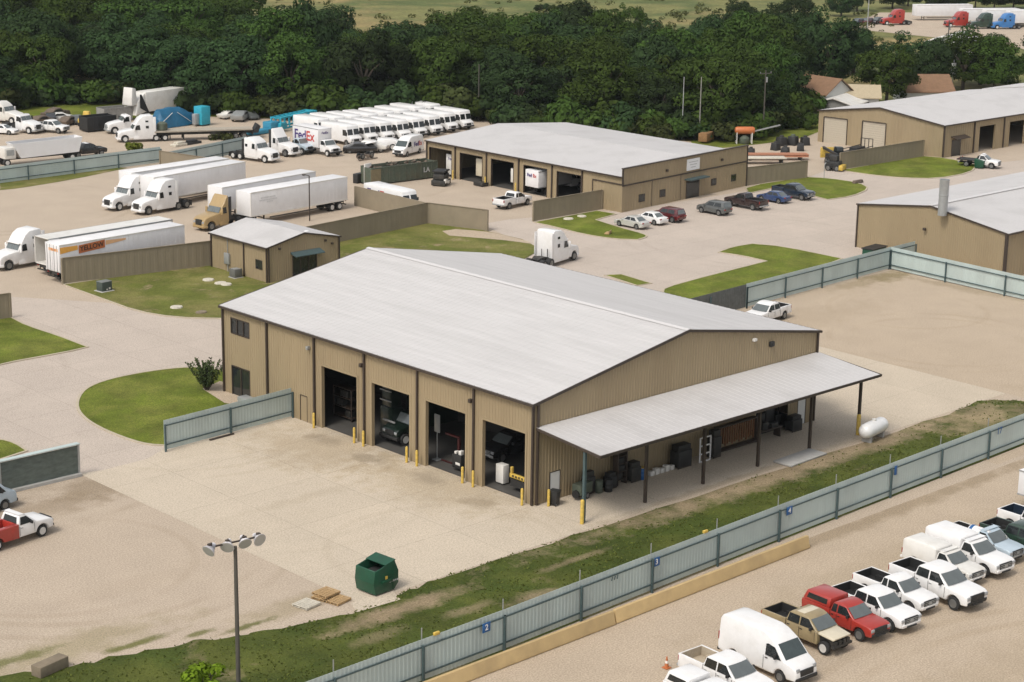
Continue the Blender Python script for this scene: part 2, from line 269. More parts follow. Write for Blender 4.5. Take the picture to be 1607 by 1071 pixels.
BLOCK = mat('weathered_concrete', (0.20, 0.16, 0.11), 0.9, var=0.25, scale=1.2, bump=0.4, bscale=8)
SLAB = mat('pale_concrete', (0.38, 0.37, 0.35), 0.9, var=0.12)
SIGNB = mat('sign_blue', (0.012, 0.09, 0.26), 0.4, var=0.05)
SIGNW = mat('sign_white', (0.72, 0.72, 0.72), 0.5, var=0.03)
PURPLE = mat('purple_lettering', (0.045, 0.02, 0.16), 0.45, var=0.03)
ORED = mat('orange_red_lettering', (0.50, 0.05, 0.04), 0.45, var=0.05)
ORANGE = mat('orange_paint', (0.46, 0.14, 0.045), 0.5, var=0.12)
AMBER = mat('amber_paint', (0.72, 0.36, 0.07), 0.5, var=0.1)
PEACH = mat('faded_peach', (0.72, 0.42, 0.22), 0.5, var=0.1)
DOORW = mat('white_door', (0.62, 0.62, 0.60), 0.5, var=0.04)
DOORT = mat('roller_door', (0.46, 0.405, 0.32), 0.5, var=0.05)
LAMP = mat('lamp_housing', (0.60, 0.58, 0.59), 0.4, var=0.06)
LENS = mat('lamp_lens', (0.40, 0.39, 0.36), 0.2, var=0.05)
POLE = mat('weathered_pole', (0.075, 0.068, 0.055), 0.8, var=0.2, stretch=(1, 1, 0.2))
FADED = mat('faded_lettering', (0.42, 0.42, 0.42), 0.6, var=0.1)
SHINGLE = mat('brown_shingle', (0.20, 0.115, 0.065), 0.9, var=0.18, scale=1.5, bump=0.3)
TANROOF = mat('tan_roof', (0.40, 0.33, 0.22), 0.8, var=0.12)
HOUSEW = mat('house_wall', (0.50, 0.50, 0.47), 0.7, var=0.06)
MESHG = mat('dark_screen_mesh', (0.10, 0.12, 0.105), 0.8, var=0.35, scale=1.2, stretch=(1, 1, 3), bump=0.6, bscale=5)
BARK = mat('bark', (0.07, 0.055, 0.04), 0.9, var=0.25)
def leaf(name, col, rnd=0.34, isl=0.28):
    m = mat(name, col, 0.9, var=0.30, scale=0.35, objrand=rnd, island=isl, spec=0.05)
    n = m.node_tree.nodes; l = m.node_tree.links; b = n['Principled BSDF']; o = n['Material Output']
    tr = n.new('ShaderNodeBsdfTranslucent'); mx = n.new('ShaderNodeMixShader'); mx.inputs[0].default_value = .32      # leaves let light through
    l.new(b.inputs['Base Color'].links[0].from_socket, tr.inputs['Color']); l.new(b.outputs[0], mx.inputs[1]); l.new(tr.outputs[0], mx.inputs[2]); l.new(mx.outputs[0], o.inputs['Surface'])
    return m
LEAF = leaf('leaves_dark', (0.034, 0.058, 0.021))
LEAF2 = leaf('leaves_mid', (0.050, 0.084, 0.018))
LEAF3 = leaf('leaves_light', (0.052, 0.078, 0.017), 0.12)
LEAFB = leaf('leaves_olive', (0.058, 0.072, 0.024), 0.2)
LIME = leaf('leaves_lime', (0.16, 0.24, 0.02), 0.1)
SHRUBL = leaf('leaves_shrub', (0.075, 0.105, 0.04), 0.1)
TUFT = leaf('grass_blades', (0.12, 0.14, 0.035), 0.05, 0.30)
# ---------------------------------------------------------------- vehicles (nose along local +x)
WC = {}
def two_tone(parent, size, c, rot, along=(1, 0, 0), gap=.03):
    """purple and orange-red word set as one line centred on c"""
    a = text('Fed', size, PURPLE, parent, (0, 0, 0), rot); b = text('Ex', size, ORED, parent, (0, 0, 0), rot)
    wa = max(v.co.x for v in a.data.vertices)-min(v.co.x for v in a.data.vertices); wb = max(v.co.x for v in b.data.vertices)-min(v.co.x for v in b.data.vertices)
    T = wa+wb+gap*size; d = Vector(along); c = Vector(c)
    a.location = c+d*(-T/2+wa/2); b.location = c+d*(T/2-wb/2)
def wheel(parent, x, y, r=0.40, wd=0.28, rim=None, dual=False):
    rim = rim or RIM; s = 1 if y > 0 else -1
    k = (r, wd, s, dual)
    if k not in WC:
        m = MB(); W = wd*(2.15 if dual else 1)
        m.lathe([(r*.62, s*0.0), (r*.93, 0.0), (r, -s*.04), (r, -s*(W-.04)), (r*.93, -s*W), (r*.5, -s*W)], 'y', 20)
        o1 = m.build('wheel', TYRE); me = o1.data; bpy.data.objects.remove(o1)
        m = MB(); d = .10 if dual else 0
        if dual: m.lathe([(r*.60, s*.006), (r*.56, -s*.10), (r*.30, -s*.13), (r*.24, s*.02), (r*.02, s*.03)], 'y', 16)
        else: m.lathe([(r*.64, s*.004), (r*.60, s*.012), (r*.52, -s*.035), (r*.22, -s*.03), (r*.18, s*.01), (r*.02, s*.012)], 'y', 16)
        o2 = m.build('rim', None); m2 = o2.data; bpy.data.objects.remove(o2); WC[k] = (me, m2)
    me, m2 = WC[k]
    o = bpy.data.objects.new('wheel', me); C.objects.link(o); o.parent = parent; o.location = (x, y, r)
    q = bpy.data.objects.new('rim', m2.copy() if m2.users and False else m2); C.objects.link(q); q.parent = o
    if not m2.materials: m2.materials.append(rim)
    q.material_slots[0].link = 'OBJECT'; q.material_slots[0].material = rim
    return o
def arch(xc, r, zb, zc, n=9):
    """bottom-edge points going from +x to -x over a wheel opening"""
    a0 = math.asin(max(-1, min(1, (zb-zc)/r)))
    return [(xc+r*math.cos(a0+(math.pi-2*a0)*i/n), zc+r*math.sin(a0+(math.pi-2*a0)*i/n)) for i in range(n+1)]
def side(prof_top, x_arches, r, zb, zc):
    """outline: prof_top runs from rear-bottom up and forward to front-bottom; arches listed front to rear"""
    pts = list(prof_top)
    for xa in x_arches: pts += arch(xa, r, zb, zc)
    return pts
class Cabin:
    def __init__(s, xb0, xb1, wb, zb, xr0, xr1, wr, zr):
        s.b = [(xb0, -wb, zb), (xb1, -wb, zb), (xb1, wb, zb), (xb0, wb, zb)]; s.t = [(xr0, -wr, zr), (xr1, -wr, zr), (xr1, wr, zr), (xr0, wr, zr)]
        s.mid = ((xb0+xb1)/2, 0, (zb+zr)/2)
    def rightq(s): return [s.b[0], s.b[1], s.t[1], s.t[0]]
    def leftq(s): return [s.b[2], s.b[3], s.t[3], s.t[2]]
    def frontq(s): return [s.b[1], s.b[2], s.t[2], s.t[1]]
    def rearq(s): return [s.b[3], s.b[0], s.t[0], s.t[3]]
def glass(parent, name, quad, m=None):
    return MB().quad(*quad).build(name, m or GLASS, parent, smooth=False)
def lights_front(t, x, y, z, h=.16, w_=.34, mm=None):
    for s in (-1, 1): MB().box(x-.06, x+.015, s*y-w_/2, s*y+w_/2, z-h/2, z+h/2).build('headlight', mm or LIGHTC, t, bevel=.02)
def lights_rear(t, x, y, z, h=.34, w_=.14):
    for s in (-1, 1): MB().box(x-.015, x+.06, s*y-w_/2, s*y+w_/2, z-h/2, z+h/2).build('taillight', TAILC, t, bevel=.02)
def mirrors(t, x, y, z, mm, h=.2):
    for s in (-1, 1): MB().box(x-.06, x+.06, s*y, s*(y+.22), z, z+h).build('mirror', mm, t, bevel=.03)

def pickup(name, label, paint, cab='crew', bed='open', bedmat=None, grille=None, bumper=None, rim=None, topm=None, group=None, scale=1.0, wreck=False, linerm=None, bullbar=False):
    t = thing(name, label, 'pickup truck', group=group)
    r = .41; xf, xr_ = 1.93, -1.78; zb = .46; zc = r
    rear = {'crew': -.98, 'ext': -.55, 'reg': -.02}[cab]
    W = .98
    wf = lambda x, z: W-.045*max(0, x-2.2)/.7-.03*max(0, z-.9)/.5-.04*max(0, .62-z)
    top = [(rear, zb), (rear, 1.27), (1.25, 1.27), (1.42, 1.25), (2.2, 1.20), (2.62, 1.15), (2.80, 1.08), (2.88, .96), (2.88, .80), (2.86, .5)] if not wreck else [(rear, zb), (rear, 1.27), (1.25, 1.27), (1.42, 1.22), (1.45, .95), (1.46, zb)]
    body = MB().prism(side(top, [] if wreck else [xf], r+.09, zb, zc), wf)
    cb = Cabin(rear+.02, 1.42, .93, 1.22, rear+.16, .55, .76, 1.93)
    body.build('body', paint, t, bevel=.075, seg=3)
    cw = lambda x, z: .955-.17*(max(0, z-1.2)/.75)**1.3
    rx = rear+.02
    MB().prism([(rx, 1.2), (rx+.02, 1.42), (rx+.13, 1.78), (rx+.26, 1.90), (rx+.6, 1.955), (.15, 1.955), (.45, 1.915), (.68, 1.82), (1.05, 1.54), (1.50, 1.20)], cw).build('cab_roof', paint, t, bevel=.05, seg=3)
    if wreck:
        MB().hexa([(1.3, -.88, 1.12), (2.55, -.80, .98), (2.55, .80, .98), (1.3, .88, 1.12)], [(1.3, -.86, 1.25), (2.6, -.74, 1.11), (2.6, .74, 1.11), (1.3, .86, 1.25)]).build('bonnet', topm or paint, t, bevel=.04)
        m = MB()
        for y in (-.55, -.2, .2, .55): m.box(2.3, 2.62, y-.12, y+.1, .62, .92)
        m.box(2.45, 2.65, -.85, .85, .52, .66); m.prism(side([(1.47, .52), (1.47, 1.08), (2.3, 1.0), (2.52, .72), (2.45, .52)], [xf], r+.05, .52, zc), .70); m.build('bare_front_frame', CHASSIS, t)
    if topm: MB().hexa([(rx+.55, -.70, 1.94), (.2, -.70, 1.94), (.2, .70, 1.94), (rx+.55, .70, 1.94)], [(rx+.6, -.62, 1.972), (.15, -.62, 1.972), (.15, .62, 1.972), (rx+.6, .62, 1.972)]).build('roof_skin', topm, t)
    m = MB(); N = 6; rows = [(.735, 1.80), (1.07, 1.56), (1.40, 1.30)]
    m.add([(x+.035+.05*(1-(2*k/N-1)**2), (2*k/N-1)*(cw(0, z)-.085), z) for x, z in rows for k in range(N+1)], [(r_*(N+1)+k, r_*(N+1)+k+1, (r_+1)*(N+1)+k+1, (r_+1)*(N+1)+k) for r_ in range(2) for k in range(N)]); m.build('windshield', WSHIELD, t)
    glass(t, 'rear_window', [(rx-.012, -.70, 1.38), (rx-.012, .70, 1.38), (rx+.115, .62, 1.78), (rx+.115, -.62, 1.78)])
    xs = {'crew': [(rx+.10, rx+.98), (rx+1.08, 1.22)], 'ext': [(rx+.10, rx+.52), (rx+.62, 1.22)], 'reg': [(rx+.12, 1.22)]}[cab]
    for sd in (-1, 1):
        for q_, (xa, xb_) in enumerate(xs):
            last = xb_ == 1.22; za, zb2 = 1.30, 1.80
            P = [(xa, za), (xb_, za), (xb_-.52 if last else xb_, zb2), (xa+(.10 if q_ == 0 else 0), zb2)]
            MB().add([(x, sd*(cw(x, z)+.014), z) for x, z in P], [(0, 1, 2, 3)]).build('side_window', GLASS, t, smooth=False)
        m = MB()
        for x in [xs[0][0]-.06]+[q_[0]-.05 for q_ in xs[1:]]+[1.27]: m.box(x-.010, x+.010, sd*(wf(x, .9)-.001)-.006, sd*(wf(x, .9)-.001)+.006, .56, 1.2)
        m.build('door_seams', CHASSIS, t)
        m = MB()     # black wheel-arch lips
        for xa_ in ([xf] if bed == 'flat' else [xr_] if wreck else [xf, xr_]):
            pa = arch(xa_, r+.075, .52, zc, 12); pb = arch(xa_, r+.125, .52, zc, 12); yo = sd*((wf(xa_, .8) if xa_ > 0 else W*.985)+.006)
            m.add([(x, yo, z) for x, z in pa]+[(x, yo, z) for x, z in pb]+[(x, yo-sd*.05, z) for x, z in pb], [(k, k+1, 14+k-1+0, 13+k) for k in range(12)]+[(13+k, 14+k, 27+k, 26+k) for k in range(12)])
        m.build('arch_trim', BLACK if paint is not WHITE2 else CHASSIS, t)
    # door seams and handles
    for s in (-1, 1):
        m = MB()
        for xa, xb_ in xs: m.box(xa+.02, xa+.2, s*(wf(xa, 1.08)-.002)-.02, s*(wf(xa, 1.08)-.002)+.02, 1.06, 1.11)
        m.build('door_handles', BLACK if paint is not WHITE else STEEL, t)
    # bed
    b0, b1 = -2.9, rear-.025; bm_ = bedmat or paint
    zt = 1.36
    if bed in ('open', 'topper', 'junk'):
        m = MB()
        pr = side([(b0, .56), (b0, zt), (b1, zt), (b1, zb)], [xr_], r+.09, .5, zc)
        for s in (-1, 1): m.prism([(x, z) for x, z in pr], s*W*.985, s*(W-.13))
        m.box(b0, b0+.07, -W+.12, W-.12, .6, zt-.01); m.box(b1-.08, b1, -W+.12, W-.12, .6, zt-.01)
        m.build('cargo_bed', bm_, t, bevel=.02)
        m = MB(); m.box(b0+.07, b1-.08, -W+.13, W-.13, .72, .78)
        for s in (-1, 1): m.box(b0+.07, b1-.08, s*(W-.145)-.012, s*(W-.145)+.012, .78, zt-.02); m.box(xr_-.45, xr_+.45, s*(W-.28)-.12, s*(W-.28)+.12, .78, 1.02)
        m.box(b0+.07, b0+.1, -W+.13, W-.13, .78, zt-.03); m.box(b1-.11, b1-.08, -W+.13, W-.13, .78, zt-.03)
        m.build('bed_liner', linerm or BLACK, t)
    if bed == 'topper':
        tb = Cabin(b0+.03, b1-.02, .95, zt+.004, b0+.28, b1-.02, .82, 2.0)
        MB().hexa(tb.b, tb.t).build('camper_shell', bm_, t, bevel=.07)
        for q in (tb.rightq(), tb.leftq()): glass(t, 'shell_window', patch(q, .12, .88, .25, .78, .008, tb.mid))
        glass(t, 'shell_window', patch(tb.rearq(), .12, .88, .2, .8, .008, tb.mid))
    if bed == 'tall':     # high rounded white service canopy
        m = MB(); m.prism(side([(b0, .56), (b0, 1.9), (b0+.25, 2.08), (b1-.3, 2.08), (b1, 1.95), (b1, zb)], [xr_], r+.09, .5, zc), lambda x, z: 1.0-.16*max(0, z-1.6)/.5)
        m.build('service_canopy', bm_, t, bevel=.1, seg=3)
    if bed == 'utility':
        m = MB()
        pr = side([(b0-.1, .56), (b0-.1, 1.42), (b1, 1.42), (b1, zb)], [xr_], r+.1, .5, zc)
        for s in (-1, 1): m.prism(pr, s*(W+.05), s*(W-.35))
        m.box(b1-.1, b1-.01, -.6, .6, .6, 1.42); m.box(b0, b1-.1, -.63, .63, .72, .8); m.box(b0-.1, b0-.03, -.63, .63, .72, 1.1)
        m.build('utility_body', bm_, t, bevel=.02)
        for s in (-1, 1):
            for x0_, x1_ in ((b1-.62, b1-.08), (b0+.0, b0+.5)): MB().box(x0_, x1_, s*(W+.05)-.01, s*(W+.05)+.014, .68, 1.34).build('locker_door', bm_, t, bevel=.008)
    if bed == 'flat':
        m = MB(); m.box(b0-.3, b1, -1.1, 1.1, .95, 1.08); m.box(b1-.12, b1, -1.0, 1.0, 1.08, 1.7); m.build('flat_deck', bm_, t)
    m = MB(); m.box(b0-.1, xf, -.42, -.30, .5, .66); m.box(b0-.1, xf, .30, .42, .5, .66); m.box(xr_-.08, xr_+.08, -.8, .8, .33, .49); m.box(xf-.08, xf+.08, -.8, .8, .33, .49); m.build('chassis_frame', CHASSIS, t)
    if not wreck:
        MB().box(2.80, 2.905, -.60, .60, .66, 1.06).build('grille', grille or BLACK, t, bevel=.03)
        m = MB()
        for z in (.76, .87, .98): m.box(2.90, 2.918, -.52, .52, z-.018, z+.018)
        m.box(2.90, 2.925, -.14, .14, .80, .94); m.build('grille_bars', STEEL if bumper is not BLACK else CHASSIS, t)
        MB().box(2.86, 2.975, -.42, .42, .47, .58).build('air_intake', BLACK, t, bevel=.02)
        lights_front(t, 2.893, .75, .92, .20, .30)
        MB().hexa([(2.62, -.93, .46), (2.90, -.80, .46), (2.90, .80, .46), (2.62, .93, .46)], [(2.62, -.955, .70), (2.95, -.82, .70), (2.95, .82, .70), (2.62, .955, .70)]).build('front_bumper', bumper or STEEL, t, bevel=.05)
    MB().box(b0-.16, b0+.03, -.92, .92, .52, .68).build('rear_bumper', bumper or STEEL, t, bevel=.03)
    lights_rear(t, b0+.0, .90, 1.1)
    mirrors(t, 1.0, .93, 1.24, BLACK)
    if bullbar:
        m = MB(); m.box(2.93, 3.03, -.8, .8, .5, .62)
        for y in (-.5, 0, .5): m.box(2.95, 3.01, y-.06, y+.06, .6, 1.02)
        m.box(2.95, 3.01, -.6, .6, .98, 1.05); m.build('grille_guard', BLACK, t)
    for x in (xf, xr_):
        for s in (-1, 1): wheel(t, x, s*.955, r, .27, rim)
    t.scale = (scale,)*3
    return t
def car(name, label, paint, kind='sedan', group=None, cat='car'):
    t = thing(name, label, cat, group=group)
    r = .33; xf, xr_ = 1.42, -1.38; zb = .25; W = .91
    if kind == 'sedan':
        top = [(-2.25, zb+.05), (-2.33, .6), (-2.28, .92), (-1.6, .99), (1.05, .93), (1.9, .80), (2.28, .66), (2.34, .42), (2.3, zb)]
        cb = Cabin(-1.75, 1.12, .83, .9, -.95, .28, .62, 1.44)
    else:
        r = .37; zb = .3
        top = [(-2.2, zb+.1), (-2.3, .6), (-2.26, 1.06), (1.1, 1.06), (1.95, .98), (2.25, .82), (2.32, .5), (2.28, zb)]
        cb = Cabin(-2.22, 1.2, .88, 1.02, -1.95, .42, .70, 1.70)
    wf = lambda x, z: W-.10*max(0, abs(x)-1.7)/.6-.03*max(0, z-.7)/.3
    m = MB().prism(side(top, [xf, xr_], r+.06, zb, r), wf); m.hexa(cb.b, cb.t); m.build('body', paint, t, bevel=.07, seg=3)
    glass(t, 'windshield', patch(cb.frontq(), .07, .93, .12, .92, .008, cb.mid), WSHIELD)
    glass(t, 'rear_window', patch(cb.rearq(), .1, .9, .15, .88, .008, cb.mid), WSHIELD)
    for q in (cb.rightq(), cb.leftq()):
        for a, b in ((.12, .47), (.51, .86)): glass(t, 'side_window', patch(q, a, b, .16, .84, .008, cb.mid))
    MB().box(2.28, 2.35, -.45, .45, .48, .62).build('grille', BLACK, t, bevel=.02)
    lights_front(t, 2.285 if kind == 'sedan' else 2.28, .62, .62 if kind == 'sedan' else .72, .13, .34); lights_rear(t, -2.30, .66, .82, .14, .36); mirrors(t, .85, .86, .95, paint, .14)
    for x in (xf, xr_):
        for s in (-1, 1): wheel(t, x, s*.9, r, .22)
    return t
def cargo_van(name, label, paint, group=None, marks=None, scale=1.0, wreck=False):
    t = thing(name, label, 'van', group=group)
    r = .36; xf, xr_ = 1.85, -1.75; zb = .36
    top = [(-2.95, zb+.1), (-3.0, .8), (-2.95, 2.35), (-2.8, 2.62), (-2.4, 2.72), (.3, 2.70), (.75, 2.58), (1.45, 2.18), (2.18, 1.42), (2.75, 1.22), (2.95, 1.0), (3.0, .7), (2.97, zb)]
    wf = lambda x, z: 1.03-.17*max(0, z-1.3)/1.4-.14*max(0, x-2.2)/.8
    MB().prism(side(top, [xf, xr_], r+.08, zb, r), wf).build('body', paint, t, bevel=.10, seg=3)
    q = [(2.18, -wf(2.18, 1.42), 1.42), (2.18, wf(2.18, 1.42), 1.42), (1.45, wf(1.45, 2.18), 2.18), (1.45, -wf(1.45, 2.18), 2.18)]
    glass(t, 'windshield', patch(q, .06, .94, .02, .98, .012, (0, 0, 1)), mat('van_windshield', (.045, .06, .06), .05, var=.2, spec=.8))
    for s in (-1, 1):
        P = [(.72, 1.36), (1.95, 1.36), (1.38, 1.98), (.86, 2.06), (.72, 2.0)]
        MB().add([(x, s*(wf(x, z)+.012), z) for x, z in P], [tuple(range(5))]).build('side_window', GLASS, t, smooth=False)
        m = MB(); m.box(.58, .60, s*(1.035)-.006, s*(1.035)+.006, .5, 1.3); m.box(.70, .9, s*1.03-.02, s*1.03+.02, 1.18, 1.22); m.build('door_seams', CHASSIS, t)
    MB().box(2.92, 3.03, -.55, .55, .62, 1.0).build('grille', BLACK, t, bevel=.04)
    lights_front(t, 2.955, .70, 1.0, .24, .26)
    MB().box(2.80, 3.06, -.88, .88, .36, .58).build('front_bumper', BLACK, t, bevel=.05)
    MB().box(-3.08, -2.9, -.95, .95, .36, .52).build('rear_bumper', BLACK, t, bevel=.03)
    lights_rear(t, -2.98, .92, 1.3, .5, .12); mirrors(t, 1.55, 1.0, 1.36, BLACK, .34)
    for x in (xf, xr_):
        for s in (-1, 1): wheel(t, x, s*1.0, r, .25)
    if marks == 'parcel':
        for s, rot in ((1, (R(90), 0, R(180))), (-1, (R(90), 0, 0))):
            y = s*(wf(0, 1.6)+.02)
            two_tone(t, .95, (-1.2, y, 1.5), rot, (-s, 0, 0))
    t.scale = (scale,)*3
    return t
def step_van(name, label, group=None, lettered=True):
    t = thing(name, label, 'delivery van', group=group)
    r = .42; xf, xr_ = 2.5, -1.9; zb = .55
    top = [(-3.7, zb), (-3.72, 2.95), (-3.6, 3.02), (2.35, 3.02), (2.6, 2.9), (2.95, 1.5), (3.25, 1.42), (3.6, 1.25), (3.68, .8), (3.66, zb)]
    wf = lambda x, z: 1.15-.08*max(0, x-2.6)
    MB().prism(side(top, [xf, xr_], r+.1, zb, r), wf).build('body', WHITE, t, bevel=.07)
    for s in (-1, 1):
        q = [(2.95, min(0, s)*1.14 if s < 0 else .04, 1.5), (2.95, -.04 if s < 0 else 1.14, 1.5), (2.6, -.04 if s < 0 else 1.14, 2.9), (2.6, -1.14 if s < 0 else .04, 2.9)]
        glass(t, 'windshield', patch(q, .06, .94, .10, .70, .012, (0, 0, 1.5)))
        MB().add([(x, s*1.16, z) for x, z in ((1.7, 1.5), (2.75, 1.5), (2.5, 2.4), (1.7, 2.4))], [(0, 1, 2, 3)]).build('side_window', GLASS, t, smooth=False)
    MB().box(3.62, 3.70, -.5, .5, .75, 1.1).build('grille', BLACK, t, bevel=.02)
    MB().box(3.55, 3.8, -1.08, 1.08, .5, .7).build('front_bumper', BLACK, t, bevel=.03)
    lights_front(t, 3.675, .78, 1.0, .2, .24); mirrors(t, 2.75, 1.14, 1.7, BLACK, .4)
    for x in (xf, xr_):
        for s in (-1, 1): wheel(t, x, s*1.12, r, .28, dual=(x < 0))
    if lettered:
        for s, rot in ((1, (R(90), 0, R(180))), (-1, (R(90), 0, 0))):
            two_tone(t, 1.5, (-1.3, s*1.165, 1.9), rot, (-s, 0, 0))
    return t
def truck_cab(t, paint, x0=1.6):
    """conventional medium-duty cab ahead of x0"""
    r = .46; zb = .55
    top = [(x0, zb), (x0, 1.55), (x0+1.3, 1.5), (x0+2.3, 1.33), (x0+2.5, 1.15), (x0+2.52, .6)]
    xa = x0+1.75
    wf = lambda x, z: 1.08-.14*max(0, x-x0-1.2)
    m = MB().prism(side(top, [xa], r+.1, zb, r), wf)
    cb = Cabin(x0+.02, x0+1.35, 1.05, 1.5, x0+.06, x0+.85, .92, 2.25); m.hexa(cb.b, cb.t); m.build('cab', paint, t, bevel=.07)
    glass(t, 'windshield', patch(cb.frontq(), .06, .94, .1, .92, .01, cb.mid), WSHIELD)
    for q in (cb.rightq(), cb.leftq()): glass(t, 'side_window', patch(q, .15, .88, .12, .88, .01, cb.mid))
    MB().box(x0+2.46, x0+2.55, -.5, .5, .8, 1.2).build('grille', BLACK, t, bevel=.03)
    MB().box(x0+2.35, x0+2.68, -1.1, 1.1, .5, .75).build('front_bumper', BLACK, t, bevel=.04)
    lights_front(t, x0+2.515, .70, 1.02, .2, .3); mirrors(t, x0+1.15, 1.05, 1.6, BLACK, .42)
    for s in (-1, 1): wheel(t, xa, s*1.08, r, .28, RIMW)
def box_truck(name, label, paint=None, group=None, lettered=True, H=3.7):
    t = thing(name, label, 'box truck', group=group); paint = paint or WHITE
    truck_cab(t, paint, 1.7)
    MB().box(-4.6, 1.62, -1.25, 1.25, 1.05, H).build('cargo_box', TRAILW, t, bevel=.04)
    m = MB()
    for s in (-1, 1): m.box(-4.62, 1.64, s*1.26-.02, s*1.26+.02, H-.12, H-.02); m.box(-4.62, 1.64, s*1.26-.02, s*1.26+.02, 1.03, 1.13)
    m.build('box_rails', STEEL, t)
    m = MB(); m.box(-4.5, 3.2, -.45, -.32, .75, 1.0); m.box(-4.5, 3.2, .32, .45, .75, 1.0); m.build('chassis_frame', CHASSIS, t)
    for s in (-1, 1): wheel(t, -2.6, s*1.16, .46, .26, RIMW, dual=True)
    if lettered:
        for s, rot in ((1, (R(90), 0, R(180))), (-1, (R(90), 0, 0))):
            two_tone(t, 2.0, (-1.7, s*1.262, 2.5), rot, (-s, 0, 0))
        text('FedEx', .5, PURPLE, t, (1.64, 0, 3.2), (R(90), 0, R(90)))
    return t
def tractor(name, label, paint, sleeper='high', group=None, rim=None, grille=None, dark_visor=False, hood=None, cat='semi truck'):
    """conventional highway tractor; sleeper: high, mid (flat back), none (day cab)"""
    t = thing(name, label, cat, group=group)
    r = .51; xa = 2.95; zb = .55; hood = hood or paint
    back = {'high': -1.35, 'mid': -.9, 'none': .35, 'fair': .25}[sleeper]
    wf = lambda x, z: 1.2-.20*max(0, x-1.6)/2.4-(.05*max(0, z-2.6))
    # bonnet with wheel arches
    top = [(1.35, zb+.1), (1.35, 1.95), (2.1, 1.92), (3.5, 1.66), (3.92, 1.45), (4.05, 1.1), (4.08, .62), (4.02, .42)]
    MB().prism(side(top, [xa], r+.11, .5, r), wf).build('bonnet', hood, t, bevel=.10, seg=3)
    if sleeper == 'high': cp = [(back, .75), (back, 3.92), (back+.25, 4.02), (.15, 3.92), (.75, 3.55), (1.15, 3.0), (1.32, 2.72), (1.75, 1.9), (1.75, .6), (.6, .5)]
    elif sleeper == 'mid': cp = [(back, .75), (back, 3.3), (.1, 3.35), (.75, 3.05), (1.22, 2.72), (1.7, 1.9), (1.75, .6), (.6, .5)]
    elif sleeper == 'fair': cp = [(back, .75), (back, 3.85), (back+.12, 3.95), (.65, 3.62), (1.0, 3.0), (1.25, 2.72), (1.72, 1.9), (1.75, .6), (.8, .5)]
    else: cp = [(back, .75), (back, 2.7), (back+.1, 2.8), (1.1, 2.78), (1.3, 2.65), (1.72, 1.9), (1.75, .6), (.8, .5)]
    MB().prism(cp, lambda x, z: 1.22-.10*max(0, z-2.4)/1.6-(.07*max(0, x-1.2))).build('cab', paint, t, bevel=.09, seg=3)
    # windshield on the raked front face
    zt = 2.62 if sleeper != 'none' else 2.58
    xt = 1.375
    for s in (-1, 1):
        glass(t, 'windshield', patch([(1.74, -1.16, 1.93), (1.74, 1.16, 1.93), (xt, 1.14, zt), (xt, -1.14, zt)], .05 if s < 0 else .505, .495 if s < 0 else .95, .05, .97, .03, (0, 0, 1.5)), WSHIELD)
        MB().add([(x, s*1.225, z) for x, z in ((.62, 1.85), (1.5, 1.85), (1.22, 2.55), (.72, 2.6))], [(0, 1, 2, 3)]).build('side_window', GLASS, t, smooth=False)
        if sleeper in ('high', 'mid'):
            MB().add([(x, s*1.222, z) for x, z in ((-.65, 2.05), (-.2, 2.05), (-.2, 2.45), (-.65, 2.45))], [(0, 1, 2, 3)]).build('sleeper_window', GLASS, t, smooth=False)
        if sleeper == 'high':
            MB().add([(x, s*(1.22-.10*max(0, z-2.4)/1.6+.008), z) for x, z in ((-.62, 3.0), (-.15, 3.0), (-.15, 3.25), (-.62, 3.25))], [(0, 1, 2, 3)]).build('sleeper_window', GLASS, t, smooth=False)
        m = MB(); m.box(1.45, 1.6, s*1.2, s*1.5, 1.75, 2.5); m.build('mirror', paint if sleeper != 'none' else BLACK, t, bevel=.05)
        # side fairing and tank
        m = MB(); m.box(back+.1, 1.7, s*1.02-.16, s*1.02+.18, .42, .98); m.build('side_skirt', paint, t, bevel=.06)
        if sleeper != 'none':
            MB().box(back-.42, back+.03, s*1.16-.03, s*1.16+.03, 1.0, 3.75 if sleeper in ('high', 'fair') else 3.1).build('cab_extender', paint if sleeper == 'high' else BLACK, t, bevel=.02)
    if sleeper == 'high' or dark_visor: MB().box(1.33, 1.62, -1.12, 1.12, 2.62, 2.72).build('sun_visor', BLACK if dark_visor else paint, t, bevel=.03)
    MB().box(3.98, 4.11, -.52, .52, .72, 1.42).build('grille', grille or BLACK, t, bevel=.04)
    lights_front(t, 4.06, .74, 1.06, .26, .34)
    MB().hexa([(3.6, -1.15, .38), (4.15, -.95, .38), (4.15, .95, .38), (3.6, 1.15, .38)], [(3.6, -1.17, .68), (4.2, -.97, .68), (4.2, .97, .68), (3.6, 1.17, .68)]).build('front_bumper', paint if sleeper != 'none' else STEEL, t, bevel=.07)
    # frame, fifth wheel, mudflaps
    m = MB()
    for s in (-1, 1): m.box(-3.9, 3.4, s*.43-.06, s*.43+.06, .72, 1.0); m.box(-3.95, -3.9, s*.85-.3, s*.85+.3, .3, .95)
    m.box(-2.9, -1.9, -.5, .5, 1.0, 1.16); m.hexa([(-3.3, -.5, 1.0), (-2.9, -.5, 1.0), (-2.9, .5, 1.0), (-3.3, .5, 1.0)], [(-3.05, -.5, 1.12), (-2.9, -.5, 1.16), (-2.9, .5, 1.16), (-3.05, .5, 1.12)])
    m.box(back-.5, back-.1, -.5, .5, .8, 1.05); m.cyl((back-.3, -.5, 1.1), (back-.3, -.5, 2.0), .05); m.cyl((back-.25, .3, 1.0), (back-.25, .3, 1.9), .04)
    for x in (-1.75, -3.1): m.box(x-.1, x+.1, -1.0, 1.0, .42, .6)
    m.build('chassis_frame', CHASSIS, t)
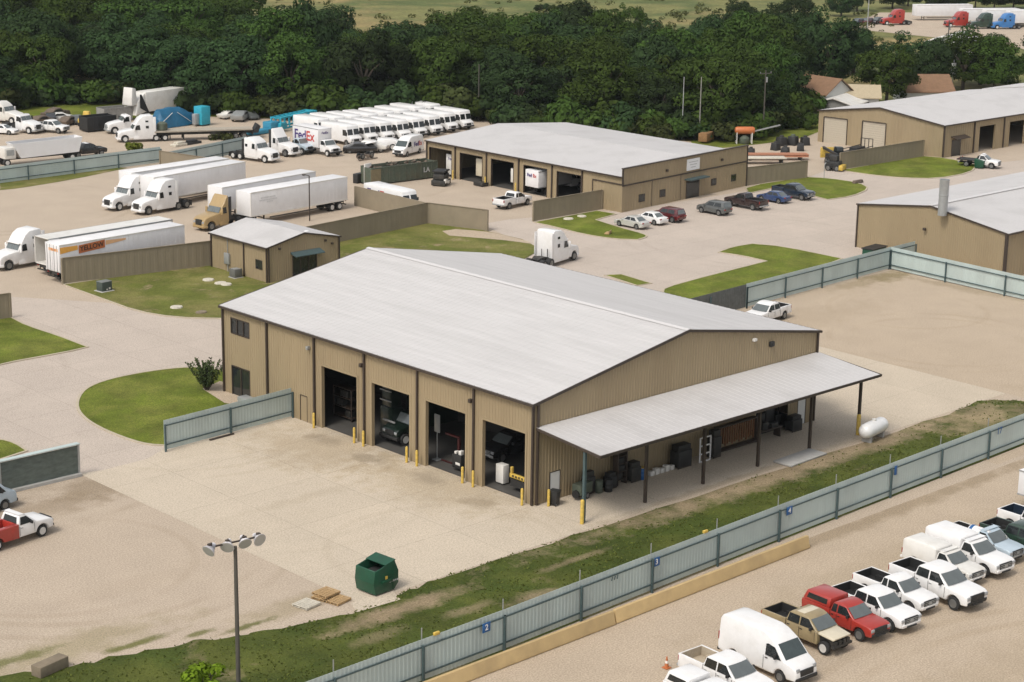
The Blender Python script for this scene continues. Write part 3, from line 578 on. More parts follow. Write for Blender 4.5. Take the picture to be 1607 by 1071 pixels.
    if sleeper != 'none' and back < 0:
        for s in (-1, 1): MB().cyl((back-.2, s*1.02, .35+.02), (back-.2, s*1.02, .36+.55), .02).build('step', CHASSIS, t)
    for s in (-1, 1):
        wheel(t, xa, s*1.12, r, .30, rim or RIMW)
        for x in (-1.75, -3.1): wheel(t, x, s*1.2, r, .28, rim or RIM, dual=True)
    return t
def trailer(name, label, L=16.15, wallm=None, group=None, H=4.1, marks=None, open_doors=False, cat='trailer', roofm=None):
    """dry van; nose at +x (x=0), rear doors at x=-L"""
    t = thing(name, label, cat, group=group); wm = wallm or TRAILW
    z0 = 1.15; W = 1.3
    m = MB()
    if open_doors:
        m.box(-L, 0, -W, -W+.06, z0, H); m.box(-L, 0, W-.06, W, z0, H); m.box(-.08, 0, -W+.06, W-.06, z0, H); m.box(-L, -.08, -W+.06, W-.06, z0, z0+.1); m.box(-L, -.08, -W+.06, W-.06, H-.06, H)
    else: m.box(-L, 0, -W, W, z0, H)
    m.build('cargo_box', wm, t, bevel=.025 if not open_doors else 0)
    m = MB(); n = int(L/.61)
    for s in (-1, 1):
        for i in range(1, n): x = -L*i/n; m.box(x-.03, x+.03, s*W-.012, s*W+.012, z0+.16, H-.14)
    m.build('side_ribs', wm, t, smooth=False)
    m = MB()
    for s in (-1, 1): m.box(-L-.02, .02, s*(W+.008)-.02, s*(W+.008)+.02, H-.13, H+.012); m.box(-L-.02, .02, s*(W+.008)-.022, s*(W+.008)+.022, z0-.02, z0+.16)
    for s in (-1, 1): m.box(-.03, .03, s*(W-.02)-.045, s*(W-.02)+.045, z0, H+.008)
    m.build('edge_rails', STEEL if wm is not TRAILW else WHITE2, t)
    m = MB(); m.box(-L+.1, -L+3.9, -.55, .55, .78, z0-.03); m.box(-L, -L+.12, -1.1, 1.1, .5, .62)
    for s in (-1, 1): m.box(-L+.02, -L+.1, s*.6-.04, s*.6+.04, .55, z0); m.box(-2.6, -2.45, s*.75-.07, s*.75+.07, .25, z0); m.box(-2.7, -2.35, s*.75-.16, s*.75+.16, .03, .1); m.box(-L+4.1, -3.2, s*1.1-.03, s*1.1+.03, .62, .75)
    m.box(-2.6, -2.45, -.75, .75, .6, .7)
    for x in (-L+1.3, -L+2.6): m.box(x-.1, x+.1, -1.0, 1.0, .42, .6)
    m.build('undercarriage', CHASSIS, t)
    for x in (-L+1.3, -L+2.6):
        for s in (-1, 1): wheel(t, x, s*1.24, .5, .28, RIMW, dual=True)
    if open_doors:
        for s in (-1, 1):
            d = MB(); d.box(-L-.02, -L+1.25, s*(W+.07), s*(W+.13), z0+.05, H-.08); o = d.build('rear_door', WHITE2 if s > 0 else TRAILW, t, bevel=.01)
    else:
        for s in (-1, 1): MB().box(-L-.05, -L-.002, s*.63-.6, s*.63+.6, z0+.1, H-.12).build('rear_door', wm, t, bevel=.01)
        m = MB()
        for y in (-.9, -.35, .35, .9): m.cyl((-L-.08, y, z0+.05), (-L-.08, y, H-.1), .025, n=6)
        m.build('lock_rods', STEEL, t)
    lights_rear(t, -L-.04, .9, 1.0, .1, .25)
    return t
# ---------------------------------------------------------------- ground, roads, lawns
def chaikin(p, n=2, keep=48):
    """round a closed outline, leaving sharp corners sharp"""
    hard = set()
    for i in range(len(p)):
        a, b, c = Vector(p[i-1][:2]), Vector(p[i][:2]), Vector(p[(i+1) % len(p)][:2])
        if (b-a).length > 1e-6 and (c-b).length > 1e-6 and abs((b-a).angle_signed(c-b)) > R(keep): hard.add((round(p[i][0], 5), round(p[i][1], 5)))
    K = lambda q: (round(q[0], 5), round(q[1], 5)) in hard
    for _ in range(n):
        q = []
        for i in range(len(p)):
            a, b = p[i], p[(i+1) % len(p)]
            q.append(a if K(a) else (a[0]*.75+b[0]*.25, a[1]*.75+b[1]*.25))
            if not K(b): q.append((a[0]*.25+b[0]*.75, a[1]*.25+b[1]*.75))
        p = q
    return p
def slab(name, pts, m, z, thick=0.0, kind=True):
    mb = MB(); n = len(pts)
    mb.add([(x, y, z) for x, y in pts], [tuple(range(n))])
    if thick: mb.add([(x, y, z) for x, y in pts]+[(x, y, z-thick) for x, y in pts], [(i, (i+1) % n, n+(i+1) % n, n+i) for i in range(n)])
    o = mb.build(name, m, smooth=False)
    return struct(o) if kind else o
def px(*uv): return [G(u, v) for u, v in uv]
slab('ground', [(-500, -250), (1100, -250), (1100, 1100), (-500, 1100)], meadow_m, -0.03)
slab('gravel_yard', [(-160, -160), (330, -160), (330, 62), (200, 108), (168, 112), (153, 97), (136, 104.5), (128, 146), (114, 157), (99, 173), (80, 186), (57, 192), (-20, 205), (-160, 205)], gravel, 0.0)
slab('parking_lot', [(-160, -140), (330, -140), (330, -17.0), (-160, -17.0)], yard2, 0.006)
slab('gravel_pad', [(33.5, -9.5), (51, -9.5), (51.2, 14.5), (49.8, 29.5), (84, 30), (83, -16), (33.5, -16.5)], yard2, 0.006)
# concrete: apron in front of the main shop, pad under the canopy, the drive round it
slab('concrete_apron', [(-20.6, -5.9), (31.9, -5.9), (51, -5.9), (51.2, 14.5), (31.8, 14.5), (31.8, .6), (.3, .6), (.3, 38.3), (-20.6, 38.3)], apron_m, 0.010)
slab('road', chaikin([(-60, 38.0), (-20.6, 26.6), (-12.9, 26.9), (-.3, 38.0), (51.5, 38), (62, 31), (92, 31), (120, 40), (230, 20), (230, 62), (150, 62), (132, 76), (118, 72), (84, 73), (72, 78), (66, 78), (60, 62), (30, 68), (12, 68), (5, 78), (-1, 86), (-10, 92), (-60, 80)], 1), concrete, 0.014)
def lawn(pts, m, z=0.075, kerb=True, rounds=2):
    p = chaikin(pts, rounds) if rounds else pts
    if kerb:
        cxm = sum(a for a, b in p)/len(p); cym = sum(b for a, b in p)/len(p); n = len(p)
        area = sum(p[i][0]*p[(i+1) % n][1]-p[(i+1) % n][0]*p[i][1] for i in range(n)); sg = 1 if area > 0 else -1
        q = []
        for i in range(n):
            a, b = Vector(p[i-1]), Vector(p[(i+1) % n]); d = (b-a).normalized(); q.append((p[i][0]+sg*d.y*.22, p[i][1]-sg*d.x*.22))
        mb = MB()
        mb.add([(x, y, z+.03) for x, y in p]+[(x, y, z+.03) for x, y in q]+[(x, y, 0) for x, y in q]+[(x, y, 0) for x, y in p],
               [(i, (i+1) % n, n+(i+1) % n, n+i) for i in range(n)]+[(n+i, n+(i+1) % n, 2*n+(i+1) % n, 2*n+i) for i in range(n)]+[(i, (i+1) % n, 3*n+(i+1) % n, 3*n+i) for i in range(n)])
        struct(mb.build('kerb', kerb_m, smooth=False))
    return slab('lawn', p, m, z)
lawn(px((121, 636), (133, 612), (170, 597), (235, 584), (300, 577), (348, 582), (420, 600), (452, 640), (440, 652), (330, 682), (262, 700), (225, 698), (165, 676), (132, 656)), lawn_m)
slab('gravel_bed', px((318, 612), (345, 600), (430, 618), (440, 650), (352, 634)), yard2, 0.095)
lawn(px((-60, 500), (17, 500), (40, 512), (92, 529), (136, 546), (100, 554), (0, 572), (-60, 590)), lawn_m, rounds=1)
lawn(px((-60, 690), (0, 691), (22, 697), (40, 709), (0, 722), (-60, 740)), lawn_m, rounds=1)
lawn(px((101, 448), (160, 469), (215, 489), (275, 499), (350, 501), (420, 500), (470, 470), (500, 420), (418, 444), (341, 415), (300, 419)), lawn_dry, rounds=1)
lawn(px((440, 440), (531, 408), (533, 373), (605, 362), (683, 348), (766, 364), (838, 381), (839, 404), (770, 420), (700, 440), (560, 470)), lawn_dry, kerb=False, rounds=1)
slab('dirt_patch', chaikin(px((694, 364), (715, 361), (770, 365), (830, 380), (834, 384), (790, 378), (740, 374), (705, 371)), 2), yard2, 0.09)
lawn(px((839, 350), (937, 332), (966, 337), (934, 346), (968, 357), (1012, 369), (1014, 373), (1000, 377), (965, 376), (918, 369), (868, 356)), lawn_m, rounds=1)
lawn(px((1170, 294), (1264, 279), (1302, 281), (1348, 288), (1364, 297), (1336, 309), (1299, 314), (1279, 309), (1222, 294), (1175, 304)), lawn_m, rounds=1)
lawn(px((1320, 268), (1447, 246), (1484, 249), (1533, 260), (1521, 272), (1470, 281), (1417, 280), (1365, 275)), lawn_m, rounds=1)
lawn(px((1129, 397), (1150, 389), (1181, 384), (1228, 388), (1320, 407), (1255, 432), (1150, 462), (1060, 480), (1035, 458), (1067, 446), (1205, 411), (1165, 402)), lawn_m, rounds=1)
lawn(px((950, 433), (975, 432), (1021, 446), (1000, 449)), lawn_m, rounds=1)
# rough strip between the apron and the near fence
edge = [(-80, 2), (-60, 1.0), (-52, .6), (-46, -.2), (-42.4, -1.1), (-39, -2.2), (-34.2, -3.3), (-30.4, -4.4), (-26.8, -5.8), (-21.8, -6.8), (-18.6, -6.4), (-13.4, -6.0), (0, -6.1), (20, -6.2), (42, -6.3), (47.2, -5.6), (49.5, -7.6), (52, -12), (56, -15.2)]
random.seed(3)
jit = [(x+random.uniform(-.3, .3), y+random.uniform(-.25, .25)) for i in range(len(edge)-1) for k in range(6) for x, y in [(edge[i][0]+(edge[i+1][0]-edge[i][0])*k/6, edge[i][1]+(edge[i+1][1]-edge[i][1])*k/6)]]
slab('grass_strip', [(-80, -17.9)]+jit+[(56, -14.5), (7.6, -16.05), (-18.8, -17.05), (-50, -17.65)], strip_m, 0.022)
slab('grass_patch', chaikin(px((0, 284), (90, 272), (165, 262), (200, 264), (110, 283), (30, 296), (0, 299)), 1), lawn_dry, 0.03)
slab('grass_bank', chaikin(px((-40, 192), (60, 186), (150, 190), (290, 182), (400, 186), (520, 186), (640, 184), (745, 186), (745, 150), (-40, 140)), 1), lawn_m, 0.03)
slab('grass_bank', chaikin(px((1085, 238), (1170, 229), (1215, 224), (1283, 212), (1300, 190), (1085, 190)), 1), lawn_m, 0.03)
slab('gravel_yard', px((1335, 40), (1420, 36), (1490, 46), (1700, 52), (1700, 110), (1560, 62), (1475, 60), (1340, 46)), gravel, 0.02)
slab('gravel_yard', px((1380, 20), (1480, 20), (1750, 22), (1750, 75), (1560, 60), (1440, 45), (1330, 42)), gravel, 0.012)

# ---------------------------------------------------------------- buildings
def metal_wall(name, parent, p0, p1, top, holes=(), m=None, rib=.30, dep=.032, flip=1):
    """ribbed sheet wall from p0 to p1 (outside on the right when flip=1); holes are (s0, s1, z0, z1)"""
    p0 = Vector((p0[0], p0[1], 0)); p1 = Vector((p1[0], p1[1], 0)); L = (p1-p0).length; d = (p1-p0)/L; nrm = Vector((d.y, -d.x, 0))*flip
    S_ = set([0, L]); s = 0
    while s < L:
        for o in (0, .62, .70, .92): S_.add(min(L, s+o*rib))
        s += rib
    for h in holes: S_.add(h[0]); S_.add(h[1])
    def off(s):
        q = (s % rib)/rib
        return 0 if q < .62 else dep*min(1, (q-.62)/.08) if q < .92 else dep*(1-(q-.92)/.08)
    S_ = sorted(x for x in S_ if 0 <= x <= L); mb = MB()
    for a, b in zip(S_, S_[1:]):
        if b-a < 1e-4: continue
        mid = (a+b)/2; segs = [(0.0, None)]
        hs_ = sorted([h for h in holes if h[0] <= mid <= h[1]], key=lambda h: h[2])
        z = 0.0; iv = []
        for h in hs_:
            if h[2] > z+.001: iv.append((z, h[2], z, h[2]))
            z = h[3]
        iv.append((z, top(a), z, top(b)))
        P = lambda s, zz: tuple(p0+d*s+nrm*off(min(s, L-1e-6))+UP*zz)
        for za, zta, zb_, ztb in iv: mb.quad(P(a, za), P(b, zb_), P(b, ztb), P(a, zta))
    return mb.build(name, m or WALL, parent, smooth=False)
def roof_slope(name, parent, e0, e1, r1, r0, m=None, rib=.6, dep=.011, thick=.10):
    """ribbed sheet between eave e0-e1 and ridge r0-r1 with a soffit below"""
    e0, e1, r0, r1 = map(Vector, (e0, e1, r0, r1)); n = (e1-e0).cross(r0-e0).normalized()
    if n.z < 0: n = -n
    L = (e1-e0).length; k = max(1, int(L/rib)); mb = MB()
    ts = []
    for i in range(k):
        for o, hgt in ((0, 0), (.80, 0), (.86, 1), (.94, 1)): ts.append(((i+o)/k, hgt))
    ts.append((1, 0))
    A_ = [e0.lerp(e1, t)+n*dep*h for t, h in ts]; B_ = [r0.lerp(r1, t)+n*dep*h for t, h in ts]; q = len(ts)
    mb.add(A_+B_, [(i, i+1, q+i+1, q+i) for i in range(q-1)])
    D = UP*thick
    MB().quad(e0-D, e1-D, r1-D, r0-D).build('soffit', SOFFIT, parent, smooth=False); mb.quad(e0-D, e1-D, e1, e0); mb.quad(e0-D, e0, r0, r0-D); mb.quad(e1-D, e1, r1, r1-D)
    return mb.build(name, m or ROOF, parent, smooth=False)
def bar(name, parent, p0, p1, w_=.12, h_=.12, m=None, n=None):
    p0, p1 = Vector(p0), Vector(p1); d = (p1-p0).normalized(); a = UP if abs(d.z) < .9 else Vector((1, 0, 0))
    s = d.cross(a).normalized(); u = s.cross(d).normalized()
    b = [p0+s*i*w_/2+u*j*h_/2 for i, j in ((-1, -1), (1, -1), (1, 1), (-1, 1))]; t = [q+(p1-p0) for q in b]
    return MB().hexa(b, t).build(name, m or TRIM, parent, smooth=False)
def opening_frame(parent, x_or_y, a0, a1, z0, z1, axis='x', out=-1, m=None, wd=.10, name='door_frame'):
    mb = MB(); o = .05
    for lo, hi, zl, zh in ((a0-wd, a0, z0, z1), (a1, a1+wd, z0, z1), (a0-wd, a1+wd, z1, z1+wd)):
        if axis == 'x': mb.box(x_or_y-o, x_or_y+.25, lo, hi, zl, zh)
        else: mb.box(lo, hi, x_or_y-o, x_or_y+.25, zl, zh)
    return mb.build(name, m or WALL, parent, smooth=False)

# -- main workshop: x 0..31.8, y 0..38
main = thing('workshop_building', 'large tan metal workshop in the middle with four open bays and a lean-to canopy', 'building')
EH, RH, LX, LY = 7.6, 10.3, 31.8, 38.0
doors = [(20.0, 24.45), (13.65, 18.15), (7.3, 11.75), (.93, 5.42)]
holes = [(LY-b, LY-a, 0, 5.17) for a, b in doors]+[(LY-36.8, LY-34.2, 5.45, 6.75), (LY-36.8, LY-34.25, 0.0, 2.6), (LY-27.3, LY-26.4, 0, 2.15)]
# left wall runs from far to near so that its outside is x<0
metal_wall('front_wall', main, (0, LY), (0, 0), lambda s: EH, holes, flip=1)
gab = lambda s: EH+(RH-EH)*(1-abs(s-LX/2)/(LX/2))
gh = [(1.55, 2.55, 0, 2.15), (7.6, 8.0, 0, .01), (24.4, 28.4, 0, 4.1), (29.65, 30.65, 0, 2.15)]
metal_wall('gable_wall', main, (0, 0), (LX, 0), gab, gh)
metal_wall('rear_wall', main, (LX, 0), (LX, LY), lambda s: EH)
metal_wall('gable_wall', main, (LX, LY), (0, LY), gab)
OV = .25
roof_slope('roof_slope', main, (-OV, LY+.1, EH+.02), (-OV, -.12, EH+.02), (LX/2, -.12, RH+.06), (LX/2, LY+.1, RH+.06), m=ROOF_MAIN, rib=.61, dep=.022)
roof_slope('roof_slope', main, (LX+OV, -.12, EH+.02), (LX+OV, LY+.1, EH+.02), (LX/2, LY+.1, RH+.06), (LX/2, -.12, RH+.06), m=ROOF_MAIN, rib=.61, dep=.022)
MB().hexa([(LX/2-.35, -.15, RH+.05), (LX/2+.35, -.15, RH+.05), (LX/2+.35, LY+.15, RH+.05), (LX/2-.35, LY+.15, RH+.05)], [(LX/2-.06, -.15, RH+.13), (LX/2+.06, -.15, RH+.13), (LX/2+.06, LY+.15, RH+.13), (LX/2-.06, LY+.15, RH+.13)]).build('ridge_cap', mat('ridge_cap_bright', (0.56, 0.54, 0.53), .4, var=.04), main, smooth=False)
bar('eave_gutter', main, (-.32, LY+.1, EH-.09), (-.32, -.16, EH-.09), .16, .18)
bar('eave_gutter', main, (LX+.32, LY+.1, EH-.09), (LX+.32, -.16, EH-.09), .16, .18)
for sx, ex in ((-.25, LX/2), (LX+.25, LX/2)):
    bar('rake_trim', main, (sx, -.14, EH-.06), (ex, -.14, RH-.02), .08, .20); bar('rake_trim', main, (sx, LY+.13, EH-.06), (ex, LY+.13, RH-.02), .08, .20)
for i in range(7):
    y = LY*i/6; y = min(max(y, .10), LY-.12)
    bar('downspout', main, (-.12, y, .05), (-.12, y, EH-.15), .17, .14)
bar('downspout', main, (.18, -.12, .05), (.18, -.12, EH-.1), .16, .14); bar('downspout', main, (LX-.1, -.12, .05), (LX-.1, -.12, EH-.1), .16, .14)
for a, b in doors: opening_frame(main, 0, a, b, 0, 5.17, 'x', m=WALL, wd=.16)
# windows and doors of the left wall
wd = MB(); wd.box(.02, .08, 34.2, 36.8, 5.45, 6.75); win = wd.build('window', GLASS, main, smooth=False)
fr = MB()
for y in (34.2, 35.05, 35.95, 36.8): fr.box(-.05, .02, y-.045, y+.045, 5.45, 6.75)
for z in (5.45, 6.75): fr.box(-.05, .02, 34.2, 36.8, z-.045, z+.045)
fr.build('frame', TRIM, win, smooth=False)
wd = MB(); wd.box(.02, .08, 34.25, 36.8, .02, 2.6); dr = wd.build('glazed_door', GLASS, main, smooth=False)
fr = MB()
for y in (34.25, 35.5, 36.8): fr.box(-.05, .02, y-.05, y+.05, .02, 2.6)
fr.box(-.05, .02, 34.25, 36.8, 2.55, 2.65); fr.build('frame', TRIM, dr, smooth=False)
o = MB().box(.0, .06, 26.42, 27.28, .03, 2.13).build('side_door', WALL, main, smooth=False); opening_frame(main, 0, 26.42, 27.28, 0, 2.13, 'x', m=TRIM, wd=.05)
o = MB().box(1.57, 2.53, -.02, .05, .03, 2.13).build('white_door', DOORW, main, smooth=False); opening_frame(main, 0, 1.57, 2.53, 0, 2.13, 'y', m=TRIM, wd=.05)
o = MB().box(29.67, 30.63, -.02, .05, .03, 2.13).build('white_door', DOORW, main, smooth=False); opening_frame(main, 0, 29.67, 30.63, 0, 2.13, 'y', m=TRIM, wd=.05)
for y in (19.25, 6.6, 26.0):
    MB().box(-.35, -.05, y-.13, y+.13, 6.2, 6.5).build('wall_light', TRIM if y != 26.0 else STEEL, main, bevel=.04)
MB().box(25.5, 26.0, -.30, -.04, 7.35, 7.8).build('wall_light', BLACK, main, bevel=.08); MB().box(23.4, 23.8, -.3, -.04, 8.15, 8.4).build('wall_light', WHITE2, main, bevel=.06)
# inside: floor, and a dark inner wall added to cut bounce light
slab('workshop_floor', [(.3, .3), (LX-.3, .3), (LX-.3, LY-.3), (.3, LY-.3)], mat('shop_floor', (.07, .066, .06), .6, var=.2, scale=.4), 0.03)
MB().box(9.5, 9.7, .2, LY-.2, .03, 7.4).build('light_block_wall', mat('light_block_dark', (.045, .043, .04), .9), main, smooth=False)
# canopy on the right gable
cm = MB()
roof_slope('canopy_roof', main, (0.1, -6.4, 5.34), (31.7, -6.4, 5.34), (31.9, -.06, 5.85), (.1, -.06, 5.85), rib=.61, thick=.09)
bar('canopy_trim', main, (.05, -6.44, 5.24), (31.75, -6.44, 5.24), .08, .2); bar('canopy_trim', main, (.06, -6.42, 5.22), (.06, -.1, 5.74), .08, .18); bar('canopy_trim', main, (31.92, -6.42, 5.22), (31.92, -.1, 5.74), .08, .18)
bar('canopy_beam', main, (.15, -4.75, 5.27), (31.65, -4.75, 5.27), .14, .24)
for i in range(6):
    x = .25+i*6.26; bar('canopy_post', main, (x, -4.75, .03), (x, -4.75, 5.16), .20, .20, m=TRIM if i else FPOST)
    bar('canopy_beam', main, (x, -6.3, 5.17), (x, -.1, 5.68), .12, .2)

# -- shop with five bays
shop = thing('five_bay_shop', 'low tan metal shop with five open bays and a white sign on its front', 'building')
x0, x1, yb, yf0, yf1 = 84.65, 112.1, 110.0, 72.2, 74.9
E0, R0 = 4.62, 5.75
sd_ = [(104.8, 109.45), (98.5, 103.0), (92.3, 96.65), (85.9, 90.25), (79.55, 83.95)]
Ls = yb-yf0
metal_wall('bay_wall', shop, (x0, yb), (x0, yf0), lambda s: E0, [(yb-b, yb-a, 0, 3.72) for a, b in sd_], rib=.6)
PAR = 5.62
Lf = math.hypot(x1-x0, yf1-yf0); fd = ((x1-x0)/Lf, (yf1-yf0)/Lf)
wins = [(3.4, 4.7, .9, 1.9), (7.9, 9.1, .95, 1.95), (19.3, 20.5, 1.05, 2.0), (23.9, 25.1, 1.05, 2.0)]
def FX(s, o): return (x0+fd[0]*s+fd[1]*o, yf0+fd[1]*s-fd[0]*o)
metal_wall('front_wall', shop, (x0, yf0), (x1, yf1), lambda s: PAR, [], rib=.6)
metal_wall('end_wall', shop, (x1, yf1), (x1, yb), lambda s: E0, rib=.6)
metal_wall('rear_wall', shop, (x1, yb), (x0, yb), lambda s: E0+(R0-E0)*(1-abs(s-(x1-x0)/2)/((x1-x0)/2)), rib=.6)
xm = (x0+x1)/2; ym = (yf0+yf1)/2
roof_slope('roof_slope', shop, (x0-.2, yb+.2, E0+.03), (x0-.2, yf0+.05, E0+.03), (xm, ym+.05, R0), (xm, yb+.2, R0), rib=.61)
roof_slope('roof_slope', shop, (x1+.2, yf1+.05, E0+.03), (x1+.2, yb+.2, E0+.03), (xm, yb+.2, R0), (xm, ym+.05, R0), rib=.61)
bar('eave_gutter', shop, (x0-.26, yb+.2, E0-.06), (x0-.26, yf0, E0-.06), .14, .18)
def along(o, s0, s1, z, *a, **k): p, q = FX(s0, o), FX(s1, o); return bar(a[0], shop, (p[0], p[1], z), (q[0], q[1], z), *a[1:], **k)
along(.02, -.1, Lf+.1, PAR+.04, 'parapet_cap', .34, .10)
along(.06, -.1, Lf+.05, 3.45, 'wall_band', .10, .16)
bar('wall_band', shop, (x0-.07, yf0-.05, 3.6), (x0-.07, 77.4, 3.6), .10, .14); bar('wall_band', shop, (x0-.07, 77.4, 0), (x0-.07, 77.4, 3.6), .08, .1)
for s in (0, Lf):
    p = FX(s, .04); bar('corner_trim', shop, (p[0], p[1], 3.5 if s == 0 else 0), (p[0], p[1], PAR), .18, .18)
for y in (109.95, 103.95, 97.55, 91.2, 84.85, 79.3): bar('downspout', shop, (x0-.12, y, .05), (x0-.12, y, E0-.1), .18, .14)
for a, b in sd_: opening_frame(shop, x0, a, b, 0, 3.72, 'x', m=TRIM, wd=.07)
def facade_box(name, s0, s1, z0, z1, o0, o1, m, parent=shop):
    p = [FX(s0, o1), FX(s1, o1), FX(s1, o0), FX(s0, o0)]
    return MB().hexa([(a, b, z0) for a, b in p], [(a, b, z1) for a, b in p]).build(name, m, parent, smooth=False)
for s0, s1, z0, z1 in wins:
    f = facade_box('window', s0, s1, z0, z1, 0, .06, TRIM); facade_box('pane', s0+.1, s1-.1, z0+.1, z1-.1, .06, .075, GLASS, f)
d_ = facade_box('entrance', 13.6, 16.6, 0.0, 2.35, 0, .07, TRIM); facade_box('pane', 13.75, 16.45, .05, 2.2, .07, .085, GLASS, d_)
facade_box('awning', 13.3, 17.6, 2.55, 2.72, 0, 1.0, FPOST)
for s in (9.2, 21.5): facade_box('wall_light', s-.15, s+.15, 4.2, 4.5, .03, .28, TRIM)
for s in (6.2, 12.4): facade_box('panel_joint', s-.03, s+.03, 0, 3.35, .03, .05, TRIM)
sg = facade_box('shop_sign', 13.6, 16.4, 3.75, 5.25, .04, .12, SIGNW, None); tag(sg, 'blank white sign panel with faint lines high on the tan shop front', 'sign')
for k, z in enumerate((4.85, 4.5, 4.15)): facade_box('sign_line', 14.0+.2*k, 16.0-.25*k, z-.05, z+.05, .12, .126, FADED, sg)
slab('shop_floor', [(x0+.2, yf1+.3), (x1-.3, yf1+.3), (x1-.3, yb-.3), (x0+.2, yb-.3)], MATS['shop_floor'], 0.03)

# -- small office hut
hut = thing('office_hut', 'small tan gabled office hut with dark glazed door beside the patchy lawn', 'building')
hx0, hx1, hy0, hy1, he, hr = 26.9, 36.45, 68.6, 78.9, 3.85, 4.85
metal_wall('side_wall', hut, (hx0, hy1), (hx0, hy0), lambda s: he, [(hy1-70.75, hy1-69.5, 1.25, 2.3)])
hg = lambda s: he+(hr-he)*(1-abs(s-(hx1-hx0)/2)/((hx1-hx0)/2))
metal_wall('front_wall', hut, (hx0, hy0), (hx1, hy0), hg, [(3.25, 6.45, 0, 2.45)])
metal_wall('side_wall', hut, (hx1, hy0), (hx1, hy1), lambda s: he); metal_wall('rear_wall', hut, (hx1, hy1), (hx0, hy1), hg)
hm = (hx0+hx1)/2
roof_slope('roof_slope', hut, (hx0-.2, hy1+.15, he+.02), (hx0-.2, hy0-.15, he+.02), (hm, hy0-.15, hr+.05), (hm, hy1+.15, hr+.05))
roof_slope('roof_slope', hut, (hx1+.2, hy0-.15, he+.02), (hx1+.2, hy1+.15, he+.02), (hm, hy1+.15, hr+.05), (hm, hy0-.15, hr+.05))
bar('eave_gutter', hut, (hx0-.25, hy1+.15, he-.07), (hx0-.25, hy0-.15, he-.07), .14, .16)
for sx in (hx0-.2, hx1+.2): bar('rake_trim', hut, (sx, hy0-.17, he-.05), (hm, hy0-.17, hr-.02), .06, .16)
for x_, y_ in ((hx0-.1, hy0+.05), (hx0+.1, hy0-.1), (hx0-.1, 72.75), (hx0-.1, hy1-.1), (hx1-.05, hy0-.1)): bar('downspout', hut, (x_, y_, .05), (x_, y_, he-.1), .14, .12)
f = MB().box(hx0-.02, hx0+.05, 69.5, 70.75, 1.25, 2.3).build('window', TRIM, hut, smooth=False); MB().box(hx0-.03, hx0-.02, 69.58, 70.67, 1.33, 2.22).build('pane', GLASS, f, smooth=False)
f = MB().box(hx0+3.25, hx0+6.45, hy0+.0, hy0+.08, .02, 2.45).build('glazed_door', GLASS, hut, smooth=False)
m = MB()
for s in (3.25, 4.3, 5.4, 6.45): m.box(hx0+s-.05, hx0+s+.05, hy0-.06, hy0, .02, 2.45)
m.box(hx0+3.25, hx0+6.45, hy0-.06, hy0, 2.38, 2.5); m.build('frame', TRIM, f, smooth=False)
MB().hexa([(hx0+3.0, hy0-1.0, 2.55), (hx0+6.9, hy0-1.0, 2.55), (hx0+6.9, hy0-.04, 2.75), (hx0+3.0, hy0-.04, 2.75)], [(hx0+3.0, hy0-1.0, 2.63), (hx0+6.9, hy0-1.0, 2.63), (hx0+6.9, hy0-.04, 2.95), (hx0+3.0, hy0-.04, 2.95)]).build('awning', FPOST, hut, smooth=False)
for s, z in ((1.5, 3.45), (7.6, 3.55), (8.5, 3.1)): MB().box(hx0+s-.12, hx0+s+.12, hy0-.25, hy0-.04, z, z+.22).build('wall_light', TRIM, hut, bevel=.03)
MB().box(hx0-.28, hx0-.04, 75.3, 76.2, .9, 2.1).build('meter_box', STEEL, hut, bevel=.03); bar('conduit', hut, (hx0-.1, 75.7, 2.1), (hx0-.1, 75.7, 3.7), .07, .07, m=STEEL); bar('conduit', hut, (hx0-.1, 75.7, 0), (hx0-.1, 75.7, .9), .09, .09, m=STEEL)
MB().lathe([(.28, 0), (.3, .04), (.2, .1), (.02, .12)], 'z', 12).build('roof_vent', WHITE, hut).location = (hm+1.0, hy0+.8, hr-.12)

# -- right hall with the stack
hall = thing('ribbed_hall', 'tan ribbed metal hall with a tall grey stack on its roof behind the fence corner', 'building')
a0, a1, ae, ar = 19.2, 40.2, 5.15, 6.55; hx = 90.0; hx2 = 150.0
metal_wall('gable_wall', hall, (hx+.9, a1), (hx-.6, a0), lambda s: ae+(ar-ae)*(1-abs(s-(a1-a0)/2)/((a1-a0)/2)))
metal_wall('side_wall', hall, (hx-.6, a0), (hx2, a0), lambda s: ae, rib=.6); metal_wall('side_wall', hall, (hx2, a1), (hx+.9, a1), lambda s: ae, rib=.6)
metal_wall('gable_wall', hall, (hx2, a0), (hx2, a1), lambda s: ae+(ar-ae)*(1-abs(s-(a1-a0)/2)/((a1-a0)/2)), rib=.6)
am = (a0+a1)/2
roof_slope('roof_slope', hall, (hx2+.2, a1+.2, ae+.02), (hx+.75, a1+.2, ae+.02), (hx+.05, am, ar+.04), (hx2+.2, am, ar+.04))
roof_slope('roof_slope', hall, (hx-.75, a0-.2, ae+.02), (hx2+.2, a0-.2, ae+.02), (hx2+.2, am, ar+.04), (hx+.05, am, ar+.04))
bar('rake_trim', hall, (hx+.72, a1+.2, ae-.05), (hx+.02, am, ar-.03), .07, .18); bar('rake_trim', hall, (hx-.77, a0-.2, ae-.05), (hx+.02, am, ar-.03), .07, .18)
bar('eave_gutter', hall, (hx-.7, a0-.26, ae-.07), (hx2, a0-.26, ae-.07), .14, .18)
bar('downspout', hall, (hx-.68, a0-.05, .02), (hx-.68, a0-.05, ae-.1), .3, .3); bar('downspout', hall, (hx+.82, a1, .02), (hx+.82, a1, ae-.1), .16, .16)
bar('ridge_cap', hall, (hx, am, ar+.09), (hx2, am, ar+.09), .6, .07, m=MATS['ridge_cap_bright'])
